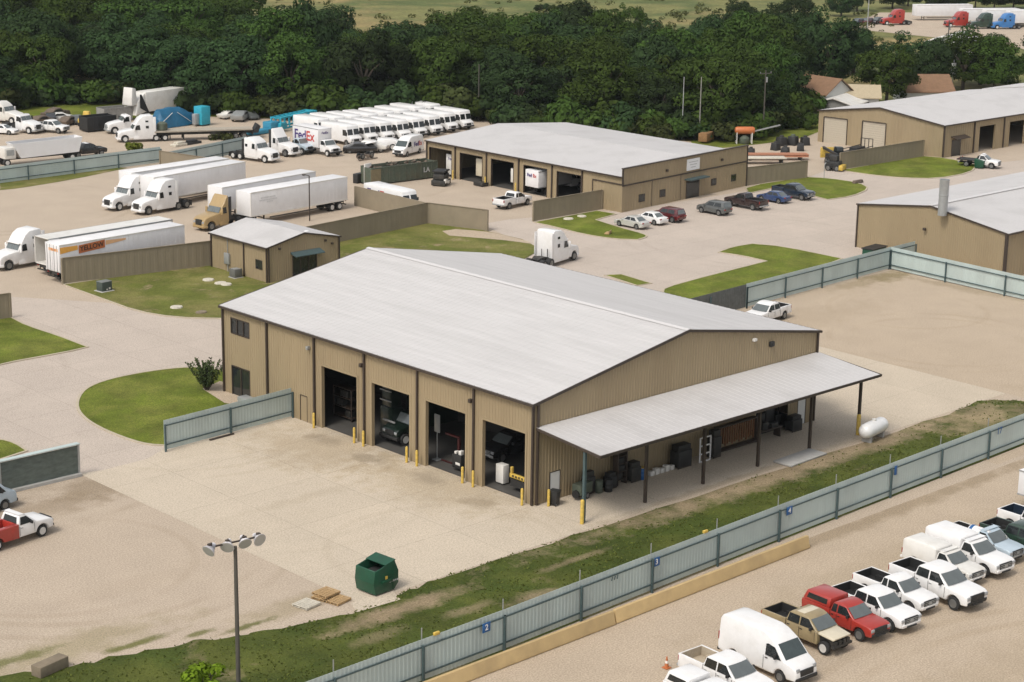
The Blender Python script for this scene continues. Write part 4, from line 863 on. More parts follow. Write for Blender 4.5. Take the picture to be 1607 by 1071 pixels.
MB().box(hx-.28, hx-.02, 30.0, 30.35, 3.7, 4.0).build('wall_light', TRIM, hall, bevel=.04)
stx, sty = G(1479, 334, 6.2)
stk = MB().lathe([(.52, 0), (.52, 2.2), (.56, 2.22), (.56, 2.35), (.52, 2.37), (.54, 3.9), (.58, 4.05), (.50, 4.05), (.48, 3.6)], 'z', 20).build('exhaust_stack', STEEL, hall); stk.location = (stx, sty, 5.9)

# -- long hall top right
far = thing('roller_door_hall', 'long pale roofed tan hall with two roller doors, near the houses', 'building')
fx, fx2, fy0, fy1, fe, frr = 153.6, 193.4, 71.8, 93.8, 4.95, 6.5
fm = (fy0+fy1)/2; fg = lambda s: fe+(frr-fe)*(1-abs(s-(fy1-fy0)/2)/((fy1-fy0)/2))
rd = [(1.0, 5.3, 0, 4.0), (8.0, 12.2, 0, 4.1)]
metal_wall('gable_wall', far, (fx-1.6, fy1), (fx+.3, fy0), fg, rd, rib=.6)
fdoors = [(9.6, 13.9, 0, 3.9), (17.9, 22.2, 0, 3.9), (26, 30.5, 0, 3.9), (34, 38.2, 0, 3.9)]
metal_wall('side_wall', far, (fx+.3, fy0), (fx2, fy0), lambda s: fe, fdoors, rib=.6)
metal_wall('side_wall', far, (fx2, fy1), (fx-1.6, fy1), lambda s: fe, rib=.6); metal_wall('gable_wall', far, (fx2, fy0), (fx2, fy1), fg, rib=.6)
roof_slope('roof_slope', far, (fx+.1, fy0-.2, fe+.02), (fx2, fy0-.2, fe+.02), (fx2, fm, frr+.04), (fx-.85, fm, frr+.04))
roof_slope('roof_slope', far, (fx2, fy1+.2, fe+.02), (fx-1.8, fy1+.2, fe+.02), (fx-.85, fm, frr+.04), (fx2, fm, frr+.04))
bar('rake_trim', far, (fx-1.84, fy1+.2, fe-.05), (fx-.9, fm, frr-.03), .07, .2); bar('rake_trim', far, (fx+.06, fy0-.2, fe-.05), (fx-.9, fm, frr-.03), .07, .2)
bar('eave_gutter', far, (fx+.1, fy0-.26, fe-.07), (fx2, fy0-.26, fe-.07), .14, .18)
for s in (.1, 8.1, 16.2, 24.2, 32, 39.3): bar('downspout', far, (fx+.3+s, fy0-.12, .05), (fx+.3+s, fy0-.12, fe-.1), .2, .16)
for s0, s1, z0, z1 in rd:
    t0, t1 = s0/22.08, s1/22.08; P = lambda t, o=0: (fx-1.6+1.9*t+o, fy1+(fy0-fy1)*t)
    a, b = P(t0, .04), P(t1, .04)
    mb = MB(); nn = 12
    for i in range(nn): z = z1*i/nn; mb.hexa([(a[0], a[1], z+.02), (b[0], b[1], z+.02), (b[0]+.08, b[1], z+.02), (a[0]+.08, a[1], z+.02)], [(a[0], a[1], z+z1/nn-.015), (b[0], b[1], z+z1/nn-.015), (b[0]+.08, b[1], z+z1/nn-.015), (a[0]+.08, a[1], z+z1/nn-.015)])
    mb.quad((a[0]+.1, a[1], 0), (b[0]+.1, b[1], 0), (b[0]+.1, b[1], z1), (a[0]+.1, a[1], z1)); mb.build('roller_door', DOORT, far, smooth=False)
    a, b = P(t0, -.05), P(t1, -.05)
    bar('door_frame', far, (a[0], a[1], z1+.05), (b[0], b[1], z1+.05), .12, .12); bar('door_frame', far, (a[0], a[1], 0), (a[0], a[1], z1), .12, .12); bar('door_frame', far, (b[0], b[1], 0), (b[0], b[1], z1), .12, .12)
for s0, s1, z0, z1 in fdoors: opening_frame(far, fy0, fx+.3+s0, fx+.3+s1, 0, z1, 'y', m=WALL, wd=.14)
f = MB().box(fx+2.6, fx+5.0, fy0-.09, fy0-.02, .02, 2.5).build('entrance', TRIM, far, smooth=False); MB().box(fx+2.75, fx+4.85, fy0-.10, fy0-.09, .08, 2.4).build('pane', GLASS, f, smooth=False)
MB().hexa([(fx+2.3, fy0-1.1, 2.7), (fx+6.0, fy0-1.1, 2.7), (fx+6.0, fy0-.06, 2.95), (fx+2.3, fy0-.06, 2.95)], [(fx+2.3, fy0-1.1, 2.78), (fx+6.0, fy0-1.1, 2.78), (fx+6.0, fy0-.06, 3.1), (fx+2.3, fy0-.06, 3.1)]).build('awning', TRIM, far, smooth=False)
hall2 = thing('pale_roof_hall', 'second pale roofed hall in line behind the roller door hall, right edge', 'building')
gx, gx2, gy0, gy1, ge, gr = 196.5, 260.0, 71.0, 93.0, 5.0, 6.6
metal_wall('side_wall', hall2, (gx, gy0), (gx2, gy0), lambda s: ge, rib=.6); metal_wall('gable_wall', hall2, (gx, gy1), (gx, gy0), lambda s: ge+(gr-ge)*(1-abs(s-11)/11), rib=.6); metal_wall('side_wall', hall2, (gx2, gy1), (gx, gy1), lambda s: ge, rib=.6)
roof_slope('roof_slope', hall2, (gx-.2, gy0-.2, ge+.02), (gx2, gy0-.2, ge+.02), (gx2, 82, gr+.04), (gx-.2, 82, gr+.04)); roof_slope('roof_slope', hall2, (gx2, gy1+.2, ge+.02), (gx-.2, gy1+.2, ge+.02), (gx-.2, 82, gr+.04), (gx2, 82, gr+.04))

# -- houses in the trees
def house(name, label, loc, rot, lx, ly, e, rdg, roofm, wallm=None, windows=True, ov=.5, chim=False):
    t = thing(name, label, 'house' if e > 2.4 else 'shed', (*loc, 0), rot); wm = wallm or HOUSEW
    m = MB(); P = [(-lx/2, e), (lx/2, e), (lx/2, 0), (-lx/2, 0)]
    m.box(-lx/2, lx/2, -ly/2, ly/2, 0, e)
    for s in (-1, 1): m.add([(s*lx/2, -ly/2, e), (s*lx/2, ly/2, e), (s*lx/2, 0, rdg)], [(0, 1, 2)])
    m.build('wall', wm, t, smooth=False)
    k = (rdg-e)/(ly/2)
    for s in (-1, 1): roof_slope('roof', t, (-s*(lx/2+ov), -s*(ly/2+ov), e-k*ov), (s*(lx/2+ov), -s*(ly/2+ov), e-k*ov), (s*(lx/2+ov), 0, rdg+.08), (-s*(lx/2+ov), 0, rdg+.08), roofm, rib=2.0, dep=.02, thick=.18)
    if windows:
        for s in (-1, 1):
            for y in (-ly/4, ly/5): f = MB().box(s*lx/2-.05, s*lx/2+.06, y-.55, y+.55, .9, 2.2).build('window', TRIM, t, smooth=False)
            for x in (-lx/4, lx/4): f = MB().box(x-.6, x+.6, s*ly/2-.06, s*ly/2+.06, .9, 2.2).build('window', TRIM, t, smooth=False)
    return t
hp = G(1288, 172); house('gabled_house', 'white gabled house with brown shingle roof among the trees', hp, -95, 8.2, 6.6, 3.6, 5.8, SHINGLE)
hp = G(1306, 176); house('metal_shed', 'low grey shed with bright white metal roof below the white house', (hp[0], hp[1]-2), 200, 10, 7, 2.3, 3.2, WHITE2, mat('grey_board', (.17, .17, .16), .8), False)
hp = G(1335, 172); house('tan_roof_outbuilding', 'white outbuilding with tan hipped roof between the shed and the big round tree', hp, 130, 9, 8, 2.9, 4.4, TANROOF, HOUSEW, True)
hp = G(1448, 160); house('brown_roof_house', 'house with wide brown roof showing over the long pale hall', (hp[0]+.5, hp[1]+.5), -38, 8.5, 8.5, 2.6, 4.9, SHINGLE, HOUSEW, False)
# ---------------------------------------------------------------- fences and walls
def sheet(name, parent, p0, p1, z0, z1, m, rib=.30, dep=.013, thick=.02):
    p0 = Vector((*p0, 0)); p1 = Vector((*p1, 0)); L = (p1-p0).length; d = (p1-p0)/L; n = Vector((d.y, -d.x, 0)); k = max(2, int(L/rib)); mb = MB(); ts = []
    for i in range(k):
        for o, h in ((0, 0), (.45, 0), (.55, 1), (.9, 1)): ts.append(((i+o)/k*L, h))
    ts.append((L, 0)); q = len(ts)
    A_ = [p0+d*s+n*dep*h+UP*z0 for s, h in ts]; B_ = [p+UP*(z1-z0) for p in A_]; C_ = [p-n*thick for p in A_]; D_ = [p-n*thick for p in B_]
    mb.add(A_+B_+C_+D_, [(i, i+1, q+i+1, q+i) for i in range(q-1)]+[(2*q+i, 3*q+i, 3*q+i+1, 2*q+i+1) for i in range(q-1)]+[(q+i, q+i+1, 3*q+i+1, 3*q+i) for i in range(q-1)]+[(0, q, 3*q, 2*q), (q-1, 3*q-1, 4*q-1, 2*q-1)])
    return mb.build(name, m, parent, smooth=False)
def metal_fence(label, pts, h=2.55, post_side=1, posts=None, step=6.6, m=None, rails=True, rods=False):
    """sheet fence through pts; posts and rails stand on the right of the walking direction when post_side=1"""
    t = thing('metal_fence', label, 'fence')
    for a, b in zip(pts, pts[1:]):
        A_, B_ = Vector((*a, 0)), Vector((*b, 0)); L = (B_-A_).length; d = (B_-A_)/L; n = Vector((d.y, -d.x, 0))*post_side
        sheet('panel', t, a, b, .12, h, m or FENCE)
        if rails:
            for z in (.55, h-.42):
                p, q = A_+n*.10+UP*z, B_+n*.10+UP*z; bar('rail', t, p, q, .06, .09, m=FPOST)
        k = max(1, round(L/step)); ss = [L*i/k for i in range(k+1)] if posts is None else posts
        for s in ss:
            p = A_+d*s+n*.16; bar('post', t, p, p+UP*(h-.30), .13, .13, m=FPOST)
            if rods: p2 = A_+d*(s+.12)-n*.14; bar('rod', t, p2, p2+UP*(h+.62), .05, .05, m=STEEL)
    return t
near_posts = [(-25.01, -17.08), (-18.79, -17.1), (-12.29, -17.0), (-5.89, -16.78), (.79, -16.43), (7.6, -16.06), (14.36, -15.8), (20.9, -15.6), (27.52, -15.4), (34.35, -15.18)]
metal_fence('long blue-grey metal fence with numbered signs along the near parking row', [(-50.5, -17.6), (-18.8, -17.0), (7.6, -15.98), (60.5, -14.3)], h=2.6, post_side=1, step=6.62, rods=True)
metal_fence('short blue-grey metal fence between the curved lawn and the workshop bays', [(-12.9, 27.5), (-.15, 28.35)], h=2.5, post_side=1, step=6.3)
metal_fence('blue-grey metal fence round the empty gravel pad meeting at a corner', [(57.5, 28.9), (84.1, 30.45), (82.9, 14.8), (80.6, -16.0)], h=2.55, post_side=1, step=6.8)
metal_fence('dark weathered fence stretch behind the workshop roof by a parked white pickup', [(45.5, 28.2), (57.5, 28.9)], h=2.5, post_side=1, step=6.0, m=mat('weathered_grey_boards', (.10, .105, .10), .8, var=.3), rails=False)
metal_fence('stub of blue-grey metal fence joining the fence corner to the ribbed hall', [(84.1, 30.5), (89.0, 30.7)], h=2.5, post_side=1, step=4.5)
metal_fence('blue-grey metal fence left of the parked trailers, in front of the dump trailer', [(22, 138.2), (38.5, 139.0), (60.2, 139.9)], h=2.35, post_side=1, step=6.6)
metal_fence('blue-grey metal fence ending beside the first white truck of the far row', [(58.6, 135.4), (75.6, 140.4)], h=2.35, post_side=1, step=6.0)
metal_fence('pale grey-green fence along the trees behind the five bay shop', [(126, 146.5), (141.5, 113)], h=2.6, post_side=1, step=8.0)
def panel_wall(label, pts, h=2.55, cap=.06):
    t = thing('panel_wall', label, 'wall')
    for a, b in zip(pts, pts[1:]):
        sheet('panel', t, a, b, .02, h, TANW, rib=.9, dep=.012, thick=.08)
        bar('cap', t, (*a, h+.03), (*b, h+.03), .16, .06, m=TANW)
    for p in pts: bar('post', t, (*p, 0), (*p, h+.02), .2, .2, m=TANW)
    return t
panel_wall('long tan panel wall in front of the lettered trailer', [(10.15, 81.7), (27.2, 79.3)], 2.8)
panel_wall('tan panel wall stepping from the office hut to the lot entrance', [(36.5, 79.2), (60.9, 82.3), (63.5, 74.3)], 2.6)
panel_wall('tan panel wall behind the white trailer tails', [(61.0, 82.4), (61.4, 97.0)], 2.5)
panel_wall('dark tan panel wall beside the last bay of the five bay shop', [(72.0, 75.2), (84.4, 75.5)], 2.5)
panel_wall('tan panel wall right of the five bay shop, behind the navy pickup', [(112.2, 75.0), (123.7, 73.6)], 2.5)
panel_wall('tan panel wall between the small lawn and the roller door hall', [(132.6, 74.6), (152.6, 74.3)], 2.55)
panel_wall('tan panel wall at the left edge of the photo above a lawn corner', [(-9, 73.0), (-1.1, 72.3)], 2.5)
panel_wall('short tan panel wall turning back from the left metal fence', [(57.9, 136.5), (59.9, 126.6)], 2.4)
# dark screen gate bottom left
t = thing('screened_gate', 'dark mesh covered gate with pale frame by the red bed truck', 'gate')
MB().box(-34, -20.9, 26.72, 26.78, .25, 2.35).build('mesh', MESHG, t)
bar('top_rail', t, (-34, 26.75, 2.5), (-20.75, 26.75, 2.5), .5, .06, m=FENCE); bar('bottom_rail', t, (-34, 26.6, .12), (-20.75, 26.6, .12), .35, .22, m=SLAB)
for x in (-20.8, -27.2, -33.8): bar('post', t, (x, 26.75, 0), (x, 26.75, 2.5), .12, .16, m=STEEL)
# number signs on the near fence
def fence_y(x): return -17.0+(x+18.8)*(1.02/26.4) if x < 7.6 else -15.98+(x-7.6)*(1.68/52.9)
def number_sign(u, v, txt, lab, back=True, z=2.0, sz=.5):
    x, y = G(u, v, z); yy = fence_y(x)-.15
    t = thing('number_sign', lab, 'sign', (x, yy, z), 2.0)
    if back: MB().box(-.31, .31, -.02, .02, -.29, .29).build('plate', SIGNB, t, bevel=.01)
    if txt: text(txt, sz, SIGNW if back else SIGNB, t, (0, -.03 if back else .0, 0), (R(90), 0, 0))
    elif not back:
        m = MB()
        for k in range(3): m.hexa([(-.3+.25*k, -.02, -.12), (-.24+.25*k, -.02, -.12), (-.24+.25*k, .02, -.12), (-.3+.25*k, .02, -.12)], [(-.24+.25*k, -.02, .12), (-.18+.25*k, -.02, .12), (-.18+.25*k, .02, .12), (-.24+.25*k, .02, .12)])
        m.build('dark_strokes', FPOST, t)
    return t
number_sign(766, 986, '2', 'blue number sign lowest on the near fence, left of the barrier joint')
number_sign(1033, 883, '3', 'blue number sign in the middle of the near fence, facing the bare barrier length')
number_sign(1237, 801, '4', 'blue number sign on the near fence just above the barrier end')
number_sign(1401, 737, '', 'narrow dark sign beside a post of the near fence', sz=.5).scale = (.5, 1, 1.2)
number_sign(1566, 676, '17', 'dark blue painted number on the near fence towards the right edge', False, sz=.75)
number_sign(964, 907, '', 'faint small dark marks painted on the near fence between two blue signs', False, sz=.34)
# ---------------------------------------------------------------- yard objects
# light pole
lx_, ly_ = -34.9, -13.3
t = thing('floodlight_pole', 'dark pole with a crossbar of four white floodlights at lower left', 'light pole', (lx_, ly_, 0))
MB().cyl((0, 0, 0), (0, 0, 9.5), .13, .10, 14).build('pole', POLE, t)
crs = Vector((.80, -.10, 0)).normalized()
crs = Vector((math.cos(R(7)), math.sin(R(7)), 0))
MB().box(-.2, .2, -.2, .2, 0, .05).build('base_plate', STEEL, t)
bx, by = G(338, 850, 9.6); ex, ey = G(420, 832, 9.6)
ax = Vector((ex-bx, ey-by, 0)).normalized()
bar('crossbar', t, -ax*1.45+UP*9.75, ax*1.45+UP*9.75, .08, .08, m=TRIM)
for k, (s, hd, tl) in enumerate(((-1.5, 195, 28), (-.45, 222, 25), (.55, 255, 28), (1.4, 268, 15))):
    p = ax*s+UP*9.62; d = Vector((math.cos(R(hd))*math.cos(R(tl)), math.sin(R(hd))*math.cos(R(tl)), -math.sin(R(tl))))
    h = MB(); q = p-d*.05
    for a, b, r0, r1 in ((-.38, -.12, .12, .20), (-.12, .18, .20, .38)): h.cyl(q+d*a, q+d*b, r0, r1, 16)
    L_ = h.build('floodlight', LAMP, t, bevel=0)
    MB().cyl(q+d*.185, q+d*.20, .35, .35, 16).build('lens', LENS, L_)
    bar('bracket', t, p+UP*.02-d*.2, p+UP*.28-d*.15, .06, .06, m=TRIM); MB().box(p.x-.1, p.x+.1, p.y-.1, p.y+.1, p.z+.14, p.z+.34).build('ballast', TRIM, t, bevel=.02)
# dumpster
t = thing('dumpster', 'green steel dumpster with sloping open top at the grass edge', 'dumpster', (*G(592, 926), 0.03), 4); t.scale = (.92, .92, .95)
pr = [(-1.05, .12), (-1.2, .9), (-1.1, 1.75), (.75, 2.12), (1.1, 1.35), (1.1, .5), (.7, .1)]
m = MB()
for s in (-1, 1): m.prism(pr, s*.95, s*.88)
for (xa, za), (xb, zb_) in zip(pr, pr[1:]+pr[:1]):
    if (xa, za) == (-1.1, 1.75): continue
    m.hexa([(xa, -.9, za), (xb, -.9, zb_), (xb, .9, zb_), (xa, .9, za)], [(xa*.95, -.9, za+.05), (xb*.95, -.9, zb_+.05), (xb*.95, .9, zb_+.05), (xa*.95, .9, za+.05)])
m.build('bin', BGREEN, t, bevel=.015)
m = MB()
for s in (-1, 1): m.box(-.5, .55, s*.97-.07, s*.97+.07, .75, .95); m.box(-1.0, -.9, s*.9-.04, s*.9+.04, .1, 1.5); m.box(.55, .68, s*.93-.04, s*.93+.04, .15, 1.9)
m.hexa([(-1.0, -.98, 1.52), (.8, -.98, 2.05), (.8, .98, 2.05), (-1.0, .98, 1.52)], [(-1.0, -.98, 1.58), (.8, -.98, 2.11), (.8, -.86, 2.11), (-1.0, -.86, 1.58)]) if False else None
m.build('lift_pocket', BGREEN, t, bevel=.015)
MB().hexa([(-.15, -.97, 1.96), (.8, -.97, 2.14), (.8, .97, 2.14), (-.15, .97, 1.96)], [(-.15, -.97, 2.0), (.8, -.97, 2.19), (.8, .97, 2.19), (-.15, .97, 2.0)]).build('lid', BGREEN, t)
MB().box(-.15, .05, -.99, -.965, 1.0, 1.22).build('sticker', YEL, t)
m = MB()
for k in range(5): m.box(.25+.17*k, .36+.17*k, -.985, -.972, .68+.02*(k % 2), .80)
m.build('faint_marks', FADED, t); MB().box(-.9, .6, -.8, .8, .3, 1.3).build('rubbish', DARK, t)
slab('concrete_pad', chaikin([(-21.6, -6.9), (-18.3, -7.1), (-17.7, -5.6), (-21, -5.5)], 0), apron_m, .04)
# pallets
def pallet(label, u, v, rot, m_, dz=0):
    x, y = G(u, v); t = thing('pallet', label, 'pallet', (x, y, .03+dz), rot, None)
    b = MB()
    for i in range(7): xx = -.58+i*.193; b.box(xx-.06, xx+.06, -.6, .6, .12, .145)
    b.build('deck', m_, t); b = MB()
    for y_ in (-.56, 0, .56): b.box(-.64, .64, y_-.04, y_+.04, .022, .12)
    for xx in (-.55, 0, .55): b.box(xx-.06, xx+.06, -.6, .6, 0, .022)
    b.build('stringers', m_, t); t.scale = (1.02, 1.02, 1.1); return t
pallet('light brown wooden pallet lowest of the two beside the dumpster', 529, 944, 12, WOOD)
pallet('light brown wooden pallet lying on top of another beside the dumpster', 512, 937, 8, WOOD, .17).location.z = .205
pallet('light brown wooden pallet under the upper one near the dumpster', 511, 939, 14, WOOD)
pallet('pale weathered pallet lying alone left of the brown pallets', 481, 951, 10, PALEW)
# concrete block, barriers
def jersey(name, label, p0, p1, m_, h=.82, wb=.62, wt=.22, cat='barrier'):
    p0 = Vector((*p0, 0)); p1 = Vector((*p1, 0)); L = (p1-p0).length; a = math.atan2((p1-p0).y, (p1-p0).x)
    t = MB(); pr_ = [(-wb/2, 0), (-wb/2, .08), (-wb/3, .26), (-wt/2, h), (wt/2, h), (wb/3, .26), (wb/2, .08), (wb/2, 0)]
    n = len(pr_); t.add([(0, y, z) for y, z in pr_]+[(L, y, z) for y, z in pr_], [(i, (i+1) % n, n+(i+1) % n, n+i) for i in range(n)]+[tuple(range(n)), tuple(range(2*n-1, n-1, -1))])
    o = t.build(name, m_, None, bevel=.03); o.location = (p0.x, p0.y, .03); o.rotation_euler = (0, 0, a); return tag(o, label, cat)
jersey('concrete_barrier', 'tan concrete barrier along the near fence, the length ending at the right', (-10.85, -18.35), (8.3, -18.0), BARR)
jersey('concrete_barrier', 'tan concrete barrier along the near fence, the left length running out of the photo', (-33, -18.65), (-11.0, -18.4), BARR)
o = MB().box(-1.05, 1.05, -.4, .4, 0, .66).build('concrete_block', BLOCK, None, bevel=.05); x, y = G(79, 1054); o.location = (x, y, .02); o.rotation_euler = (0, 0, R(12)); tag(o, 'weathered concrete block at the edge of the rough grass, lower left', 'concrete block')
# bollards
def bollard(x, y, label, h=1.25, r=.10):
    o = MB().lathe([(r, 0), (r, h-.06), (r*.8, h-.01), (r*.3, h+.02)], 'z', 14).build('bollard', YEL); o.location = (x, y, .02); return tag(o, label, 'bollard', 'yellow bollards at the bays')
nm = ['farthest open bay', 'second open bay from the far end', 'third open bay from the far end', 'open bay nearest the canopy corner']
for i, (a, b) in enumerate(doors):
    bollard(-.55, b+.42, 'yellow bollard on the left side of the '+nm[i]); bollard(-.55, a-.30, 'yellow bollard on the right side of the '+nm[i])
bollard(.75, -.75, 'yellow bollard beside the black bin at the workshop corner'); x, y = G(914, 823); bollard(x, y+.05, 'yellow bollard in front of the first canopy post', 1.75, .14)
x, y = G(1349, 683); bollard(x-.1, y+.1, 'tall yellow guard round the last canopy post', 1.7, .17)
# fenced bits under the canopy
def junk(name, label, cat, loc, rot, boxes, m_, parts=()):
    t = thing(name, label, cat, loc, rot)
    b = MB()
    for q in boxes: b.box(*q)
    b.build('body', m_, t, bevel=.03)
    for pn, pm, pq in parts:
        b = MB()
        for q in pq: b.box(*q)
        b.build(pn, pm, t, bevel=.02)
    return t
t = thing('wheelie_bin', 'black wheeled bin between the bollard and the white door', 'bin', (1.25, -.85, .02), 20)
MB().hexa([(-.25, -.27, .05), (.25, -.27, .05), (.25, .27, .05), (-.25, .27, .05)], [(-.33, -.34, 1.05), (.33, -.34, 1.05), (.33, .34, 1.05), (-.33, .34, 1.05)]).build('bin', BLACK, t, bevel=.03); MB().box(-.36, .36, -.36, .36, 1.05, 1.12).build('lid', BLACK, t, bevel=.03)
for s in (-1, 1): wheel(t, -.28, s*.27, .12, .06)
t = thing('compressor_cart', 'dark green compressor on wheels under the canopy beside the white door', 'compressor', (3.9, -1.0, .02), 10)
MB().box(-.75, .75, -.4, .4, .35, 1.15).build('housing', CGREEN, t, bevel=.06); MB().cyl((-.9, 0, .45), (.9, 0, .45), .3, n=14).build('tank', BLACK, t)
for s in (-1, 1): wheel(t, 0, s*.5, .25, .14)
for k, (x, y, mm, lab) in enumerate(((5.6, -1.0, CGREEN, 'dark green drum standing by the first inner canopy shadow'), (6.3, -1.3, BLACK, 'black drum behind the second canopy post'), (10.2, -1.0, SIGNB, 'blue drum with yellow lid under the canopy'))):
    t = thing('drum', lab, 'drum', (x, y, .02)); MB().lathe([(.29, 0), (.3, .02), (.3, .3), (.315, .32), (.3, .34), (.3, .6), (.315, .62), (.3, .64), (.3, .88), (.28, .9)], 'z', 16).build('drum', mm, t); MB().lathe([(.285, .9), (.28, .93), (.05, .94)], 'z', 16).build('lid', YEL if k == 2 else mm, t)
junk('parts_rack', 'tall dark rack of parts against the wall under the canopy', 'rack', (8.1, -.7, .02), 0, [(-.5, -.42, -.3, .3, 0, 2.6), (.42, .5, -.3, .3, 0, 2.6)], TRIM, [('shelf', TRIM, [(-.5, .5, -.3, .3, z, z+.06) for z in (.4, 1.0, 1.6, 2.2)]), ('boxes', BLACK, [(-.4, .1, -.2, .2, .46, .9), (-.3, .4, -.2, .2, 1.06, 1.45), (-.4, .2, -.25, .2, 1.66, 2.05)])])
junk('white_crates', 'row of small white crates on the ground under the canopy', 'crates', (12.4, -.9, .02), 0, [(-1.3+.55*k, -.9+.55*k, -.2, .2, 0, .35+.12*(k % 2)) for k in range(5)], WHITE2)
t = thing('window_frame', 'white multi pane window frame leaning under the canopy behind a post', 'window frame', (16.9, -1.3, .02), 0)
m = MB()
for x in (-.6, 0, .6): m.box(x-.05, x+.05, -.04, .04, 0, 2.0)
for z in (.05, .65, 1.3, 1.95): m.box(-.6, .6, -.04, .04, z-.05, z+.05)
m.build('frame', WHITE, t)
junk('shelving', 'long dark rack of hanging orange and brown straps under the canopy', 'rack', (21.3, -.6, .02), 0, [(-2.4, 2.4, -.2, .2, 2.0, 2.1), (-2.4, 2.4, -.3, .3, .1, .2), (-2.4, -2.3, -.2, .2, 0, 2.1), (2.3, 2.4, -.2, .2, 0, 2.1)], TRIM, [('straps', mat('brown_straps', (.17, .075, .03), .8, var=.3), [(-2.2+.28*k, -2.1+.28*k, -.12, .0, .45+.1*(k % 3), 2.0) for k in range(16)])])
junk('workbench', 'dark bench with machinery under the far half of the canopy', 'bench', (25.0, -.7, .02), 0, [(-1.4, 1.4, -.45, .4, .8, .9), (-1.3, -1.2, -.4, .3, 0, .8), (1.2, 1.3, -.4, .3, 0, .8)], TRIM, [('machine', BLACK, [(-.9, -.2, -.3, .3, .9, 1.5), (.2, 1.0, -.3, .2, .9, 1.25)])])
junk('tool_cage', 'dark framed opening filled with equipment beside the right white door', 'cage', (26.6, .9, .04), 0, [(-2.1, -2.0, -.05, .05, 0, 4), (1.7, 1.8, -.05, .05, 0, 4), (-2.0, 1.7, .3, .4, 0, 2.2)], TRIM, [('equipment', BLACK, [(-1.6, -.4, -.4, .2, 0, 1.6), (-.2, .9, -.3, .2, 0, 2.3), (1.0, 1.6, -.4, .2, 0, 1.1)])])
o = MB().box(-2.3, 2.3, -.85, .85, 0, .14).build('concrete_slab', SLAB, None, bevel=.03); x, y = G(1254, 720); o.location = (x, y-.1, .04); o.rotation_euler = (0, 0, R(2)); tag(o, 'loose pale slab lying at the canopy edge', 'slab')
# propane tank
x, y = G(1378, 692)
t = thing('propane_tank', 'white horizontal propane tank on the grass past the last canopy post', 'tank', (x, y+.5, .02), 8)
MB().lathe([(.05, -1.75), (.35, -1.68), (.55, -1.45), (.62, -1.2), (.62, 1.2), (.55, 1.45), (.35, 1.68), (.05, 1.75)], 'x', 22, (0, 0, .95)).build('tank', WHITE, t)
MB().lathe([(.18, 1.5), (.2, 1.68), (.02, 1.74)], 'z', 14).build('valve_dome', WHITE2, t)
m = MB()
for xx in (-1.0, 1.0): m.box(xx-.12, xx+.12, -.4, .4, 0, .5)
m.build('cradle', SLAB, t)
# transformer box, air unit, meters
x, y = G(168, 459); junk('utility_box', 'dark green-grey utility box standing on the patchy lawn', 'utility box', (x, y+.5, .07), 5, [(-.62, .62, -.5, .5, .05, 1.0)], mat('utility_green', (.05, .065, .055), .6), [('pad', SLAB, [(-.8, .8, -.7, .7, 0, .06)]), ('label_plate', WHITE2, [(.2, .4, -.52, -.5, .2, .4), (-.1, .05, -.52, -.5, .15, .3)]), ('lid', mat('utility_lid', (.16, .17, .16), .6), [(-.65, .65, -.53, .53, 1.0, 1.05)])])
x, y = G(372, 437); junk('air_unit', 'grey outdoor air conditioning unit at the office hut wall', 'air conditioner', (x, y+.2, .07), 0, [(-.5, .5, -.5, .5, .06, .95)], mat('ac_grey', (.12, .12, .11), .6), [('pad', SLAB, [(-.6, .6, -.6, .6, 0, .06)]), ('fan_guard', STEEL, [(-.38, .38, -.38, .38, .95, .99)])])
for k, (u, v, lab) in enumerate(((327, 441, 'pale flat stone nearest the office hut on the patchy lawn'), (346, 446, 'pale flat stone right of another stone on the patchy lawn'), (355, 448, 'pale flat stone closest to the workshop roof edge'), (277, 484, 'pale flat stone near the lower kerb of the patchy lawn'), (316, 492, 'large brownish flat stone at the kerb of the patchy lawn'), (892, 345, 'pale flat cover on the lawn by the dark tan wall'), (913, 341, 'second pale flat cover on the lawn by the dark tan wall'))):
    o = MB().lathe([(.75, 0), (.7, .12), (.45, .17), (.05, .18)], 'z', 9).build('flat_stone', BLOCK if k == 4 else PALEW); o.location = (*G(u, v), .07); o.scale = (random.uniform(.7, 1.1), random.uniform(.6, .9), 1); tag(o, lab, 'stone')
o = junk('wooden_crate', 'orange-brown broken crate lying on the lawn by the white sedan', 'crate', (*G(954, 368), .08), 30, [(-.6, .6, -.3, .3, 0, .15), (-.6, .6, -.3, -.22, .1, .4)], WOOD)
# traffic cone
t = thing('traffic_cone', 'small orange traffic cone near the lowest white pickup', 'traffic cone', (*G(1046, 1049), .03))
MB().box(-.2, .2, -.2, .2, 0, .04).build('base', ORANGE, t); MB().cyl((0, 0, .04), (0, 0, .7), .14, .03, 14).build('cone', ORANGE, t); MB().cyl((0, 0, .3), (0, 0, .45), .105, .075, 14).build('band', WHITE2, t)
for k, (u, v, lab) in enumerate(((687, 1000, 'yellow cap on the near fence above sign 2'), (1105, 838, 'yellow cap on the near fence above the tan barrier'))):
    x, y = G(u, v, 2.5); o = MB().box(-.2, .2, -.08, .08, 0, .18).build('fence_cap', YEL, None, bevel=.02); o.location = (x, fence_y(x)+.05, 2.6); tag(o, lab, 'cap')
# hose/pipe on ground by short fence, kerb stop
o = MB().hexa([(-1.2, -.12, 0), (1.2, -.12, 0), (1.2, .12, 0), (-1.2, .12, 0)], [(-1.2, -.05, .12), (1.2, -.05, .12), (1.2, .05, .12), (-1.2, .05, .12)]).build('wheel_stop', TRIM, None, bevel=.02); o.location = (*G(348, 687), .02); o.rotation_euler = (0, 0, R(4)); tag(o, 'dark wheel stop on the ground before the short fence', 'wheel stop')
